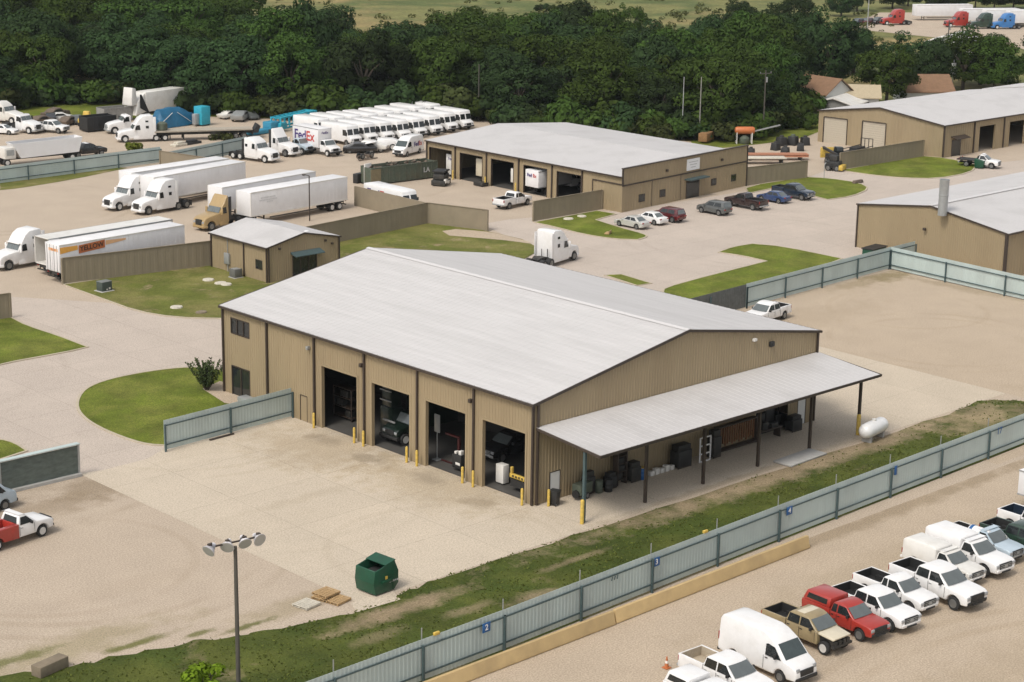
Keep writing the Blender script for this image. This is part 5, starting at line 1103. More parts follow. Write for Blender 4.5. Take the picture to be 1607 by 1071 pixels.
# things inside the four bays
t = thing('service_truck', 'dark green truck nose glimpsed inside the second open bay', 'truck', (5.0, 17.6, .04), 180)
truck_cab(t, mat('deep_green_paint', (.006, .014, .010), .3, coat=.4), 1.2); MB().box(-2.5, 1.1, -1.1, 1.1, 1.0, 3.2).build('body', MATS['deep_green_paint'], t, bevel=.05)
junk('tool_cabinet', 'white cabinet just inside the bay nearest the canopy corner', 'cabinet', (1.6, 5.0, .04), 0, [(-.3, .3, -.4, .4, .1, 1.5)], WHITE2)
t = thing('yellow_plough', 'yellow lettered spreader body inside the bay nearest the canopy corner', 'spreader', (1.2, 2.7, .04), 0); m = MB(); m.box(-.12, .12, -1.0, 1.0, .95, 1.25); m.box(-.1, .1, .75, .95, 1.25, 1.75); m.box(-.1, .1, -1.0, -.85, .6, .95); m.build('blade', YEL, t, bevel=.03); m = MB(); m.box(-.2, .6, -.8, .8, .35, .9); m.build('stand', BLACK, t)
m = MB()
for k in range(5): m.box(-.135, -.12, -.75+.32*k, -.58+.32*k, 1.02, 1.19)
m.build('dark_marks', BLACK, t)
junk('engine_hoist', 'dark red hoist inside the third open bay', 'hoist', (2.4, 11.2, .04), 0, [(-.1, .1, -.6, -.4, 0, 2.0), (-.1, .1, -.6, 1.0, 1.9, 2.05), (-.7, .7, -.6, -.5, 0, .1), (-.7, -.55, -.6, .8, 0, .1), (.55, .7, -.6, .8, 0, .1)], mat('oxide_red', (.05, .008, .008), .5))
t = pickup('parked_pickup', 'dark pickup inside the bay nearest the canopy corner', BLACKP, 'crew', 'open'); t.location = (6.8, 9.4, .04); t.rotation_euler = (0, 0, R(180))

# more dark clutter along the wall under the canopy
for k, (x, y, w_, d_, h_, nm_, cat_, lab) in enumerate(((4.9, -.6, .9, .6, 1.7, 'steel_locker', 'locker', 'dark steel locker against the wall beside the green compressor'), (7.0, -.8, .8, .7, 1.2, 'oil_crate', 'crate', 'low black crate left of the tall parts rack under the canopy'), (9.4, -.8, 1.0, .8, 1.5, 'covered_pallet', 'pallet load', 'dark covered pallet load right of the tall parts rack'), (14.6, -.9, 1.5, .9, 1.8, 'welding_set', 'machine', 'dark welding machine between the white crates and the white frame'), (18.3, -1.0, .9, .7, 2.2, 'gas_rack', 'rack', 'dark rack of gas bottles just right of the white frame'), (28.4, -.7, 1.2, .8, 1.3, 'scrap_skip', 'skip', 'small dark skip near the far end of the canopy wall'))):
    b = [(-w_/2, w_/2, -d_/2, d_/2, .1, h_*.75), (-w_/2+.05, w_/2-.1, -d_/2+.05, d_/2-.1, h_*.75, h_)]
    junk(nm_, lab, cat_, (x, y, .02), 0, b, BLACK if k % 2 else CHASSIS, [('skids', TRIM, [(-w_/2, w_/2, -d_/2, -d_/2+.1, 0, .1), (-w_/2, w_/2, d_/2-.1, d_/2, 0, .1)])])

x, y = G(384, 625); junk('condenser', 'pale condenser unit behind the short fence at the workshop wall', 'air conditioner', (-1.2, 33.2, .1), 0, [(-.45, .45, -.6, .6, .08, .75)], STEEL, [('pad', SLAB, [(-.6, .6, -.8, .8, 0, .08)])])

junk('boom_machine', 'dark machine with pale bars standing inside the second open bay', 'machine', (2.6, 18.9, .04), 0, [(-.6, .6, -.7, .7, 0, 2.6), (-.5, .5, -.6, .6, 2.6, 4.3)], MATS['deep_green_paint'], [('pale_bars', STEEL, [(-.66, -.6, -.7, .7, 3.1, 3.2), (-.66, -.6, -.7, .7, 3.9, 4.0), (-.72, -.62, -1.2, .3, 1.5, 1.65)])])
junk('white_board', 'narrow white board on a stand inside the third open bay', 'board', (1.6, 12.3, .04), 0, [(-.05, .05, -.3, .3, 2.2, 3.6), (-.04, .04, -.04, .04, 0, 2.2), (-.3, .3, -.3, .3, 0, .05)], STEEL)
junk('parts_trolley', 'dark trolley with pale boxes at the right side of the third open bay', 'trolley', (1.3, 9.3, .04), 0, [(-.4, .4, -.5, .5, .2, 1.3)], BLACK, [('pale_boxes', WHITE2, [(-.3, 0, -.4, -.1, 1.3, 1.6), (-.35, -.05, .1, .3, 1.3, 1.5), (-.42, -.40, -.4, .1, .5, .7)])])
junk('shelf_unit', 'tall dark shelf unit inside the farthest open bay', 'shelf', (3.0, 25.2, .04), 0, [(-.4, .4, -1.2, 1.2, z, z+.08) for z in (.2, 1.0, 1.8, 2.6)]+[(-.4, -.3, -1.2, -1.1, 0, 2.7), (-.4, -.3, 1.1, 1.2, 0, 2.7)], TRIM, [('boxes', CHASSIS, [(-.3, .3, -.9, -.3, .28, .8), (-.3, .3, .1, .8, 1.08, 1.6), (-.3, .3, -.6, .4, 1.88, 2.4)])])
# ---------------------------------------------------------------- near parking row (front wheels given)
def row(o, u, v, h=-93): return place(o, u, v, h, 1.93, -.98)
row(pickup('parked_pickup', 'tan pickup with stripped nose and torn black bed, beside the tall white van', TANP, 'crew', 'open', topm=TANL, wreck=True, rim=RIMW), 1290, 1029, -92)
row(pickup('parked_pickup', 'red pickup with matching red camper shell in the near row', RED, 'ext', 'topper', grille=BLACK, bumper=BLACK, scale=.95), 1347.6, 1008.6, -94)
row(pickup('parked_pickup', 'white crew pickup with black bed directly right of the red one', WHITE, 'crew', 'open', bumper=WHITE), 1393, 993, -95)
row(pickup('parked_pickup', 'smaller white pickup between the white crew pickup and the black nosed one', WHITE, 'ext', 'open', bumper=WHITE, scale=.95), 1426, 966, -94)
row(pickup('parked_pickup', 'big white crew pickup with black grille and bumper, fifth pickup along', WHITE, 'crew', 'open', bumper=BLACK, scale=1.09), 1492, 957, -95)
row(pickup('parked_pickup', 'white pickup with tall rounded canopy half hidden behind the black nosed pickup', WHITE2, 'reg', 'tall', bumper=WHITE, scale=.95), 1502, 921, -94)
row(pickup('parked_pickup', 'white single cab pickup with big rounded service canopy at the row end', WHITE, 'reg', 'tall', bumper=WHITE, scale=1.04), 1541, 906.5, -95)
row(pickup('parked_pickup', 'pale blue-grey pickup with a white tank in its bed', ICEB, 'reg', 'open', bedmat=WHITE2, scale=.95), 1566, 886, -93)
row(pickup('parked_pickup', 'dark green crew pickup with black bed near the right edge', GREENP, 'crew', 'open', scale=1.04), 1632, 884, -92)
row(pickup('parked_pickup', 'white pickup with blue bed liner behind the dark green pickup', WHITE, 'crew', 'open', linerm=NAVY), 1655, 858, -93)
row(box_truck('box_truck', 'white box body at the right edge behind the pickups', lettered=False, H=2.9), 1722, 836, -93)
x, y = G(1537, 838, 1.4)
t = thing('poly_tank', 'white tank with blue end lying in the pale blue pickup bed', 'tank', (x, y, 1.45), -93); MB().lathe([(.05, -.8), (.35, -.75), (.42, -.5), (.42, .6), (.35, .8), (.05, .85)], 'x', 16).build('tank', WHITE, t); MB().lathe([(.43, -.62), (.44, -.6), (.44, -.42), (.43, -.4)], 'x', 16).build('band', SIGNB, t)
place(cargo_van('cargo_van', 'tall white high roof cargo van beside the tan wrecked pickup', WHITE, scale=1.0), 1222, 1073, -93, 1.85, -1.03)
row(pickup('parked_pickup', 'white crew pickup with empty dirty bed left of the tall van', WHITE, 'crew', 'open', linerm=mat('dirty_bed', (.38, .32, .24), .8, var=.2)), 1160, 1106, -93)
row(pickup('parked_pickup', 'white vehicle roof cut off by the bottom edge, next to the traffic cone', WHITE, 'crew', 'topper'), 1138, 1153, -93)
# lower left
t = place(pickup('service_pickup', 'white cab pickup with red utility bed at the left edge', WHITE, 'reg', 'utility', bedmat=RED, bullbar=True, rim=RIMW), 68, 843, 9, 1.93, -.98)
place(cargo_van('cargo_van', 'pale blue van corner at the left edge by the mesh gate', ICEB), 30, 795, 8, 3.0, -1.0)
# behind the workshop
place(pickup('parked_pickup', 'white crew pickup behind the workshop on the empty gravel pad', WHITE, 'crew', 'open', bumper=WHITE), 1231.8, 502, 186, -1.78, .98)
place(tractor('semi_tractor', 'white sleeper tractor driving on the road behind the workshop roof', WHITE, 'high', rim=RIM), 901.5, 409.5, 12, 2.95, -1.12)
# cars in front of the shop, nose to the building unless noted
def nose_in(o, u, v, h=92, lx=-1.38): return place(o, u, v, h, lx, .9)
nose_in(car('parked_car', 'silver sedan at the lawn tip, leftmost car before the shop', SILVER), 998, 361)
nose_in(car('parked_car', 'white sedan between the silver sedan and the red one', WHITE), 1026, 354.5)
nose_in(car('parked_car', 'dark red hatchback with black roof before the shop', DKRED, 'suv'), 1054, 350.5)
nose_in(car('parked_car', 'grey crossover parked under the shop sign', GREYP, 'suv', cat='suv'), 1127, 339.5)
place(pickup('parked_pickup', 'black and maroon pickup with open bed parked tail out before the shop', MAROON, 'ext', 'open'), 1180, 331, 92, -1.78, .98)
place(car('parked_car', 'dark blue sedan between the maroon pickup and the navy pickup', BLUEP), 1221, 320.5, 92, -1.38, .9)
place(pickup('parked_pickup', 'navy pickup parked nose out at the lawn right of the shop', NAVY, 'crew', 'open', bumper=STEEL), 1257, 315.5, -86, 1.93, -.98)
t = place(pickup('parked_pickup', 'white pickup with dark load in its bed before the shop bays', WHITE, 'ext', 'open', linerm=BLACK), 800, 329, 8, -1.78, -.98)
x, y = G(812, 306, 1.3); junk('bed_load', 'heap of dark scrap lying in the white pickup bed by the bays', 'scrap', (x, y, .85), 8, [(-.8, .1, -.5, .4, 0, .75), (-.1, .7, -.6, .2, 0, .55)], RUST)
place(pickup('flatbed_truck', 'white cab flatbed truck in front of the roller door hall', WHITE, 'reg', 'flat', bedmat=BLACK), 1555, 266, -72, 1.93, -.98)
t = thing('dumpster', 'small green bin with a pale round logo beside the white flatbed truck', 'dumpster', (*G(1538, 264), .03), 20); MB().hexa([(-.9, -.6, .1), (.9, -.6, .1), (.9, .6, .1), (-.9, .6, .1)], [(-1.0, -.7, 1.1), (1.0, -.7, 1.1), (1.0, .7, 1.4), (-1.0, .7, 1.4)]).build('bin', BGREEN, t, bevel=.03); MB().cyl((.45, -.66, .65), (.45, -.72, .65), .3, n=16).build('logo', SIGNW, t)
# trailers and their tractors
def trail(o, u, v, h, z=4.1): x, y = G(u, v, z); a = R(h); L = 16.15; o.location = (x-(-L)*0, y, .02); o.rotation_euler = (0, 0, a); return o
def tnose(o, x, y, h, lx=0, ly=0): a = R(h); o.location = (x-(lx*math.cos(a)-ly*math.sin(a)), y-(lx*math.sin(a)+ly*math.cos(a)), .02); o.rotation_euler = (0, 0, a); return o
T1 = trailer('semi_trailer', 'white box trailer furthest left of the pair with white tractors, behind its twin', group='white box trailers')
tnose(T1, 39.5, 117.6, 186, 0, 1.3 if False else -1.3)
T2 = dup(T1, 'white box trailer behind the two white tractors, in front of its twin'); tnose(T2, 40.11, 110.45, 190, 0, 1.3)
T3 = dup(T1, 'white box trailer behind the tan tractor, behind the lettered one'); tnose(T3, 42.68, 99.4, 188, 0, 1.3)
T4 = dup(T1, 'white box trailer with faint grey lettering beside the tan panel wall'); tnose(T4, 43.28, 94.37, 185.8, 0, 1.3)
m = MB()
for z, a_, b_ in ((3.25, -1.6, -3.9), (2.95, -1.4, -4.1), (2.7, -2.6, -3.4)):
    x = a_
    while x > b_: m.box(x-.16, x, 1.325, 1.333, z-.08, z+.08); x -= .24
m.build('faint_marks', mat('worn_marks', (.56, .56, .56), .6), T4)
Y1 = trailer('semi_trailer', 'white box trailer with orange and amber lettering behind the tan wall', wallm=TRAILW, group='trailers at the office hut'); tnose(Y1, 26.25, 83.08, 3.5, 0, -1.3)
# signs on that trailer: rear end at -L, the camera side is local -y
def flat(parent, name, pts, m_): return MB().add([(x, -1.338, z) for x, z in pts], [tuple(range(len(pts)))]).build(name, m_, parent, smooth=False)
flat(Y1, 'amber_stripe', [(-16.1, 3.15), (-13.9, 3.35), (-13.9, 3.8), (-16.1, 3.85)], AMBER); flat(Y1, 'peach_stripe', [(-10.4, 3.35), (-7.8, 3.55), (-7.8, 3.75), (-10.4, 3.85)], PEACH)
MB().hexa([(-13.8, -1.345, 2.9), (-10.5, -1.345, 3.1), (-10.5, -1.335, 3.1), (-13.8, -1.335, 2.9)], [(-13.8, -1.345, 3.78), (-10.5, -1.345, 3.95), (-10.5, -1.335, 3.95), (-13.8, -1.335, 3.78)]).build('logo_panel', ORANGE, Y1, smooth=False)
text('YELLOW', .72, BLACK, Y1, (-12.15, -1.352, 3.43), (R(90), R(-3), 0), sx=1.05)
MB().box(-16.22, -16.205, -1.1, .6, 3.35, 3.65).build('rear_stripe', PEACH, Y1, smooth=False); text('YELLOW', .24, ORANGE, Y1, (-16.23, -.3, 3.5), (R(90), 0, R(-90)))
Y2 = trailer('semi_trailer', 'plain trailer with open rear doors behind the lettered one', wallm=WHITE2, group='trailers at the office hut', open_doors=True); tnose(Y2, 27.0, 86.55, 3.5, .0, -1.3)
place(tractor('semi_tractor', 'white sleeper tractor at the left edge behind the open trailer doors', WHITE, 'high', rim=RIM), 15.4, 425, 187, 2.95, 1.12)
place(tractor('semi_tractor', 'white sleeper tractor on the left of the pair in front of the white trailers', WHITE, 'high', rim=RIMW), 188.5, 331.5, 188, 2.95, 1.12)
place(tractor('semi_tractor', 'white flat backed sleeper tractor with black grille guard, right of the pair', WHITE, 'high', rim=RIM, grille=CHASSIS), 234.3, 338, 187, 2.95, 1.12)
place(tractor('semi_tractor', 'tan and gold day cab tractor with white roof fairing by the office hut', GOLD, 'fair', rim=RIM), 333, 363, 188, 2.95, 1.12)
# far left yard
place(car('parked_car', 'white sedan at the left edge of the far yard', WHITE), 14, 212.5, -58, 1.42, -.9)
place(tractor('semi_tractor', 'white day cab tractor between the white sedan and white pickup, far yard', WHITE, 'none', dark_visor=False), 44.8, 211, -72, 2.95, -1.12)
place(tractor('semi_tractor', 'white tractor behind another at the left edge of the far yard', WHITE2, 'mid'), 18, 195.5, -72, 2.95, -1.12)
place(pickup('parked_pickup', 'white crew pickup in the far yard right of the day cab tractor', WHITE, 'crew', 'open'), 91, 210.5, -66, 1.93, -.98)
place(tractor('semi_tractor', 'white tractor with blue skirts half hidden behind the flatbed tractor', WHITE, 'none', grille=STEEL), 181, 211, 165, 2.95, 1.12)
FT = place(tractor('semi_tractor', 'white sleeper tractor pulling the flatbed in the far yard', WHITE, 'high', rim=RIMW), 197, 224.5, 158, 2.95, 1.12)
t = thing('flatbed_trailer', 'flatbed trailer with bare pale deck coupled to the white tractor, far yard', 'trailer')
m = MB(); m.box(-15, 0, -1.28, 1.28, 1.35, 1.55); m.build('deck', mat('flatbed_deck', (.34, .30, .24), .8, var=.2), t)
m = MB()
for s in (-1, 1): m.box(-15, -.5, s*.5-.08, s*.5+.08, .85, 1.35); m.box(-4.5, -4.3, s*.8-.08, s*.8+.08, .2, 1.35)
m.box(-15.1, -15, -1.2, 1.2, .6, 1.35); m.box(-10, -8.6, .6, 1.2, .75, 1.3); m.build('frame', CHASSIS, t)
for x in (-12.4, -13.7):
    for s in (-1, 1): wheel(t, x, s*1.2, .5, .28, dual=True)
m = MB(); m.hexa([(-15.9, -1.1, .9), (-15.1, -1.1, .9), (-15.1, 1.1, .9), (-15.9, 1.1, .9)], [(-16.3, -1.1, 1.9), (-15.8, -1.1, 2.2), (-15.8, 1.1, 2.2), (-16.3, 1.1, 1.9)]); m.build('tail_ramp', BLACK, t)
c0 = FT.location; a = R(154); t.location = (c0.x+(-1.6)*math.cos(a), c0.y+(-1.6)*math.sin(a), .02); t.rotation_euler = (0, 0, a)
MB().lathe([(.7, 0), (.8, .1), (.8, 1.0), (.5, 1.25), (.05, 1.3)], 'z', 14).build('load', CGREEN, None).name = 'covered_load'
cl = bpy.data.objects['covered_load']; cl.location = (c0.x-2.9*math.cos(a), c0.y-2.9*math.sin(a), 1.59); tag(cl, 'dark green covered lump on the front of the flatbed deck', 'load')
# dump trailer behind the left fence
t = thing('dump_trailer', 'white dump trailer with dark open top behind the left metal fence', 'trailer', (*G(72, 254), .02), 174)
m = MB(); pr = [(-4.6, 1.2), (-5.2, 3.3), (5.4, 3.1), (4.2, 1.0)]
for s in (-1, 1): m.prism(pr, s*1.25, s*1.15)
m.hexa([(-4.6, -1.15, 1.2), (4.2, -1.15, 1.0), (4.2, 1.15, 1.0), (-4.6, 1.15, 1.2)], [(-4.6, -1.15, 1.3), (4.2, -1.15, 1.1), (4.2, 1.15, 1.1), (-4.6, 1.15, 1.3)])
m.hexa([(-5.2, -1.15, 3.3), (-4.6, -1.15, 1.2), (-4.6, 1.15, 1.2), (-5.2, 1.15, 3.3)], [(-5.1, -1.15, 3.3), (-4.5, -1.15, 1.2), (-4.5, 1.15, 1.2), (-5.1, 1.15, 3.3)]); m.hexa([(4.2, -1.15, 1.0), (5.4, -1.15, 3.1), (5.4, 1.15, 3.1), (4.2, 1.15, 1.0)], [(4.1, -1.15, 1.0), (5.3, -1.15, 3.1), (5.3, 1.15, 3.1), (4.1, 1.15, 1.0)])
m.build('tub', TRAILW, t); m = MB(); m.box(-4.3, 4.2, -1.14, 1.14, 1.4, 2.0); m.build('load', BLACK, t)
m = MB()
for s in (-1, 1): m.box(-4.6, 6.5, s*.5-.08, s*.5+.08, .8, 1.0)
m.build('frame', CHASSIS, t)
m = MB(); m.box(4.9, 6.6, -1.2, 1.2, 1.0, 2.6); m.build('front_housing', WHITE2, t, bevel=.1); m = MB(); m.box(5.2, 6.3, 1.2, 1.24, 1.5, 2.3); m.build('housing_grille', STEEL, t)
for x in (-3.6, 6.2):
    for s in (-1, 1): wheel(t, x, s*1.15, .5, .28, RIMW, dual=True)
place(pickup('parked_pickup', 'black pickup with white roof behind the left metal fence', BLACKP, 'crew', 'open', topm=WHITE), 160, 245, -4, 1.93, -.98)
# scrap row at the tree edge
def scrap(label, u, v, rot, sc, seed, m_=None, name='wrecked_car', cat='wreck'):
    random.seed(seed); t = thing(name, label, cat, (*G(u, v), .02), rot)
    pr = [(-2.2, .3), (-2.3, .85), (-1.5, .95), (-.9, 1.35), (.3, 1.38), (1.0, .95), (2.1, .8), (2.2, .35)]
    pr = [(x+random.uniform(-.12, .12), z+random.uniform(-.12, .12)) for x, z in pr]
    MB().prism(pr, lambda x, z: .88-.12*max(0, z-.9)/.4).build('shell', m_ or RUST, t, bevel=.05)
    for s in (-1, 1): MB().add([(x, s*.90, z) for x, z in ((-1.2, .92), (.7, .92), (.2, 1.25), (-.8, 1.25))], [(0, 1, 2, 3)]).build('window_opening', DARK, t, smooth=False)
    for x in (-1.4, 1.4):
        for s in (-1, 1): wheel(t, x, s*.85, .32, .2)
    t.scale = (sc,)*3; return t
for k, (u, v, h_, sc, mm, lab) in enumerate(((66, 195, 10, 1.0, None, 'rusty wreck behind the white far pickup, first of the scrap row'), (80, 191, 60, 1.0, BLACKP, 'black wreck second in the scrap row by the trees'), (96, 190, -20, 1.05, WHITE2, 'pale wreck with dirty roof in the middle of the scrap row'), (108, 196, 30, 1.0, None, 'brown wreck right behind the far white pickup nose'), (120, 194, 80, 1.0, GREYP, 'grey wreck next to the yellow machine'), (88, 184, 15, 1.1, None, 'rusty wreck furthest back against the grass bank'))):
    scrap(lab, u, v, h_, sc, 40+k, mm)
t = thing('yellow_machine', 'small yellow machine beside the black roll-off bin, far yard', 'machine', (*G(134, 198), .02), 30)
MB().box(-1.2, 1.0, -.7, .7, .5, 1.3).build('body', YEL, t, bevel=.1); MB().hexa([(.2, -.6, 1.3), (1.0, -.6, 1.3), (1.0, .6, 1.3), (.2, .6, 1.3)], [(.3, -.5, 2.3), (.9, -.5, 2.3), (.9, .5, 2.3), (.3, .5, 2.3)]).build('cab', YEL, t, bevel=.08); MB().box(1.0, 1.8, -.12, .12, .7, 1.1).build('arm', BLACK, t)
for x in (-.8, .7):
    for s in (-1, 1): wheel(t, x, s*.75, .45, .3)
def open_bin(name, label, cat, u, v, rot, L, W_, H_, m_, fill=None, rib=True):
    t = thing(name, label, cat, (*G(u, v), .02), rot); m = MB()
    for s in (-1, 1): m.box(-L/2, L/2, s*W_/2-.05, s*W_/2+.05, .15, H_); m.box(s*L/2-.05, s*L/2+.05, -W_/2+.05, W_/2-.05, .15, H_)
    m.box(-L/2+.05, L/2-.05, -W_/2+.05, W_/2-.05, .15, .25); m.build('bin', m_, t)
    if rib:
        m = MB(); n = int(L/.9)
        for i in range(n+1):
            x = -L/2+L*i/n
            for s in (-1, 1): m.box(x-.06, x+.06, s*(W_/2+.05), s*(W_/2+.14), .15, H_-.05)
        for s in (-1, 1): m.box(-L/2-.08, L/2+.08, s*(W_/2+.05)-.09, s*(W_/2+.05)+.09, H_-.02, H_+.1)
        m.build('ribs', m_, t)
    m = MB(); m.box(-L/2+.05, L/2-.05, -W_/2+.05, W_/2-.05, .3, H_*.8); m.build('contents', fill or DARK, t)
    return t
open_bin('roll_off_bin', 'black roll-off bin beside the yellow machine, far yard', 'bin', 154, 205, 178, 5.0, 2.4, 2.3, BLACK)
open_bin('roll_off_bin', 'grey roll-off bin behind the black one, far yard', 'bin', 180, 190, 178, 5.0, 2.4, 2.2, mat('bin_grey', (.26, .25, .23), .7, var=.2))
# torn white trailer behind the blue tarp
t = thing('wrecked_trailer', 'torn white box trailer standing against the trees', 'trailer', (*G(252, 182), .02), 12)
m = MB(); m.box(-4.5, 5.4, -1.3, 1.3, 1.2, 4.4); m.build('cargo_box', WHITE2, t, bevel=.05)
m = MB(); m.hexa([(-6.8, -1.3, .8), (-4.6, -1.3, 1.2), (-4.6, 1.3, 1.2), (-6.8, 1.3, .8)], [(-6.2, -1.2, 3.0), (-4.6, -1.2, 4.3), (-4.6, 1.2, 4.3), (-6.2, 1.2, 3.0)]); m.hexa([(-7.6, -1.1, 2.5), (-6.3, -1.1, 2.5), (-6.3, 1.1, 2.5), (-7.6, 1.1, 2.5)], [(-7.2, -1, 5.4), (-6.4, -1, 5.2), (-6.4, 1, 5.2), (-7.2, 1, 5.4)]); m.build('torn_end', WHITE2, t, bevel=.1)
m = MB(); m.hexa([(-5.9, -1.34, 2.0), (-4.4, -1.34, 1.2), (-3.9, -1.34, 1.2), (-5.2, -1.34, 2.2)], [(-5.9, -1.32, 4.2), (-5.6, -1.32, 4.2), (-5.4, -1.32, 4.0), (-5.4, -1.32, 4.1)]); m.build('tear', DARK, t)
MB().box(-4, 5, -.5, .5, .6, 1.2).build('frame', CHASSIS, t)
for s in (-1, 1): wheel(t, 3.6, s*1.15, .5, .28, dual=True)
# tarped load + cyan box
t = thing('tarped_load', 'large load under a bright blue tarpaulin with pale ropes, far yard', 'load', (*G(262, 199), .02), 8)
m = MB(); nx_, ny_ = 26, 10; random.seed(5)
def th(i, j):
    x = i/nx_; e = min(1, 3.2*min(x, 1-x), 2.6*min(j/ny_, 1-j/ny_)); b = 1.5 if x < .32 else 3.1-1.2*abs(x-.62)
    return max(.05, b*math.sqrt(max(0, e))+.3*noise.noise(Vector((x*7, j*.5, 1))))
vs = [((i/nx_-.5)*12.5, (j/ny_-.5)*3.4, th(i, j)) for i in range(nx_+1) for j in range(ny_+1)]
m.add(vs, [(i*(ny_+1)+j, (i+1)*(ny_+1)+j, (i+1)*(ny_+1)+j+1, i*(ny_+1)+j+1) for i in range(nx_) for j in range(ny_)]); m.build('tarpaulin', TARP, t)
for xa, xb in ((-3.2, .2), (3.6, 1.2)): bar('rope', t, (xa, -1.78, .6), (xb, -1.2, 2.3), .07, .07, m=WHITE2)
t = junk('cyan_cabinet', 'bright cyan steel cabinet at the right end of the blue tarp', 'cabinet', (*G(318, 197), .02), 8, [(-1.0, .9, -.9, .9, .2, 3.1)], CYAN, [('ducts', STEEL, [(-1.9, -1.0, -.4, .4, .3, 2.0)]), ('legs', CHASSIS, [(-.9, -.7, -.8, .8, 0, .2), (.6, .8, -.8, .8, 0, .2)])])
t = thing('steel_truss', 'bright cyan steel truss frame standing before the grass bank', 'steel frame', (*G(461, 201), .02), 20)
m = MB()
for z in (.5, 2.2):
    for s in (-1, 1): m.box(-5.2, 5.2, s*.9-.12, s*.9+.12, z-.12, z+.12)
for i in range(9):
    x = -5.1+i*1.275
    for s in (-1, 1): m.box(x-.08, x+.08, s*.9-.1, s*.9+.1, .4, 2.3)
    m.box(x-.07, x+.07, -.9, .9, 2.1, 2.25)
m.build('truss', CYAN, t); m = MB(); m.box(-5.3, -3.6, -1.1, 1.1, .5, 1.4); m.box(4.6, 5.3, -1.1, 1.1, .3, 2.3); m.build('end_plates', CYAN, t)
junk('steel_skid', 'low blue steel base lying left of the cyan truss', 'steel base', (*G(412, 210), .02), 10, [(-3.2, 2.0, -.8, .8, .1, .7), (1.0, 3.0, -.9, .9, .5, 1.7)], mat('steel_blue', (.03, .22, .34), .5, var=.2))
open_bin('dark_bin', 'dark blue-black bin at the trees behind the van row', 'bin', 537, 191, 20, 4.2, 2.2, 1.5, NAVY)
for k, (u, v, sc) in enumerate(((362, 186, 1.0), (378, 189, 1.2), (392, 187, .9))):
    t = scrap(['pale heap of car parts left of the utility post', 'tallest pale wreck of the small heap by the grass bank', 'low grey wreck nearest the thin utility post'][k], u, v, 40*k, sc, 70+k, [WHITE2, STEEL, GREYP][k])
for k, (u, v) in enumerate(((283, 229), (302, 226))):
    junk('scrap_heap', ['low pile of pale boards behind the left fence end', 'dark flat pile beside the boards behind the left fence end'][k], 'scrap', (*G(u, v), .02), 12, [(-1.6, 1.4, -.6, .6, 0, .35), (-.9, .7, -.4, .5, .35, .6)], [PALEW, BLACK][k])
# far row of white trucks
place(tractor('semi_tractor', 'white sleeper tractor at the left end of the parcel truck row', WHITE, 'mid', rim=RIMW), 415, 256.5, -78, 2.95, -1.12)
place(tractor('semi_tractor', 'white aerodynamic tractor second from the left in the parcel truck row', WHITE, 'fair', rim=RIM), 447, 247, -80, 2.95, -1.12)
t = thing('cab_truck', 'pale blue-white medium truck just left of the lettered box truck', 'truck'); truck_cab(t, ICEB, 1.0); m = MB(); m.box(-3.6, .9, -1.1, 1.1, .95, 1.15); m.box(.75, .9, -1.0, 1.0, 1.15, 1.9); m.build('flat_deck', CHASSIS, t)
for s in (-1, 1): wheel(t, -2.2, s*1.1, .46, .28, dual=True)
place(t, 473, 243.5, -84, 2.75, -1.08)
place(box_truck('box_truck', 'white box truck with purple and red lettering in the far row', H=3.85), 513, 246.5, -90, 3.45, -1.08)
SV = step_van('delivery_van', 'white delivery van, first of the front row beside the lettered box truck', 'white delivery vans in rows', lettered=False)
ordn = ['first', 'second', 'third', 'fourth', 'fifth', 'sixth', 'seventh', 'eighth', 'ninth', 'tenth']
fr_ = [(560, 230), (586, 226.5), (612, 224), (638, 221.5), (663, 217.5), (688, 213.5), (712, 209), (736, 204.5)]
for i, (u, v) in enumerate(fr_):
    o = SV if i == 0 else dup(SV)
    if i: o['label'] = 'white delivery van, %s of the front row counting from the box truck' % ordn[i]
    place(o, u, v, -90, 3.7, 0)
for i in range(8):
    f = fr_[i]; b = bpy.data.objects['delivery_van' if i == 0 else 'delivery_van.%03d' % i].location
    o = dup(SV); o['label'] = 'white delivery van roof, %s of the rear row counting from the left' % ordn[i]; a = R(-90)
    o.location = (b.x-8.4*math.cos(a)+1.0, b.y-8.4*math.sin(a), .03); o.rotation_euler = (0, 0, a)
# wrecks in front of the vans
t = scrap('stripped black wreck with raised white hood before the delivery vans', 566, 240, -40, 1.15, 91, BLACKP); MB().hexa([(.6, -.8, 1.2), (2.0, -.8, 1.5), (2.0, .8, 1.5), (.6, .8, 1.2)], [(.6, -.8, 1.26), (2.0, -.8, 1.58), (2.0, .8, 1.58), (.6, .8, 1.26)]).build('raised_hood', WHITE, t, bevel=.04)
scrap('dark wreck with white roof right of the stripped black wreck', 582, 238, -50, 1.2, 92, WHITE2)
t = thing('axle_assembly', 'bare truck axle and frame on the ground before the wrecks', 'axle', (*G(573, 249), .02), 10); m = MB(); m.box(-1.6, 1.6, -.12, .12, .35, .55); m.box(-.2, .2, -1.0, 1.0, .3, .6); m.cyl((-2.6, -1.2, .12), (1.0, -1.5, .12), .08); m.cyl((-2.6, -1.2, .12), (-2.2, -.2, .5), .08); m.build('frame', RUST, t)
for x in (-1.0, 1.0): wheel(t, x, .5, .45, .25); wheel(t, x, -.5, .45, .25)
t = thing('truck_nose', 'detached white truck nose with one large wheel before the delivery vans', 'truck part', (*G(610, 235), .02), -40); m = MB(); m.prism([(-1.8, .5), (-1.7, 1.7), (.6, 1.7), (1.6, 1.3), (1.7, .6)], lambda x, z: 1.05); m.build('bonnet', WHITE, t, bevel=.1); MB().box(1.62, 1.75, -.4, .4, .8, 1.3).build('grille', BLACK, t)
for s in (-1, 1): wheel(t, .6, s*1.1, .5, .28, RIMW)
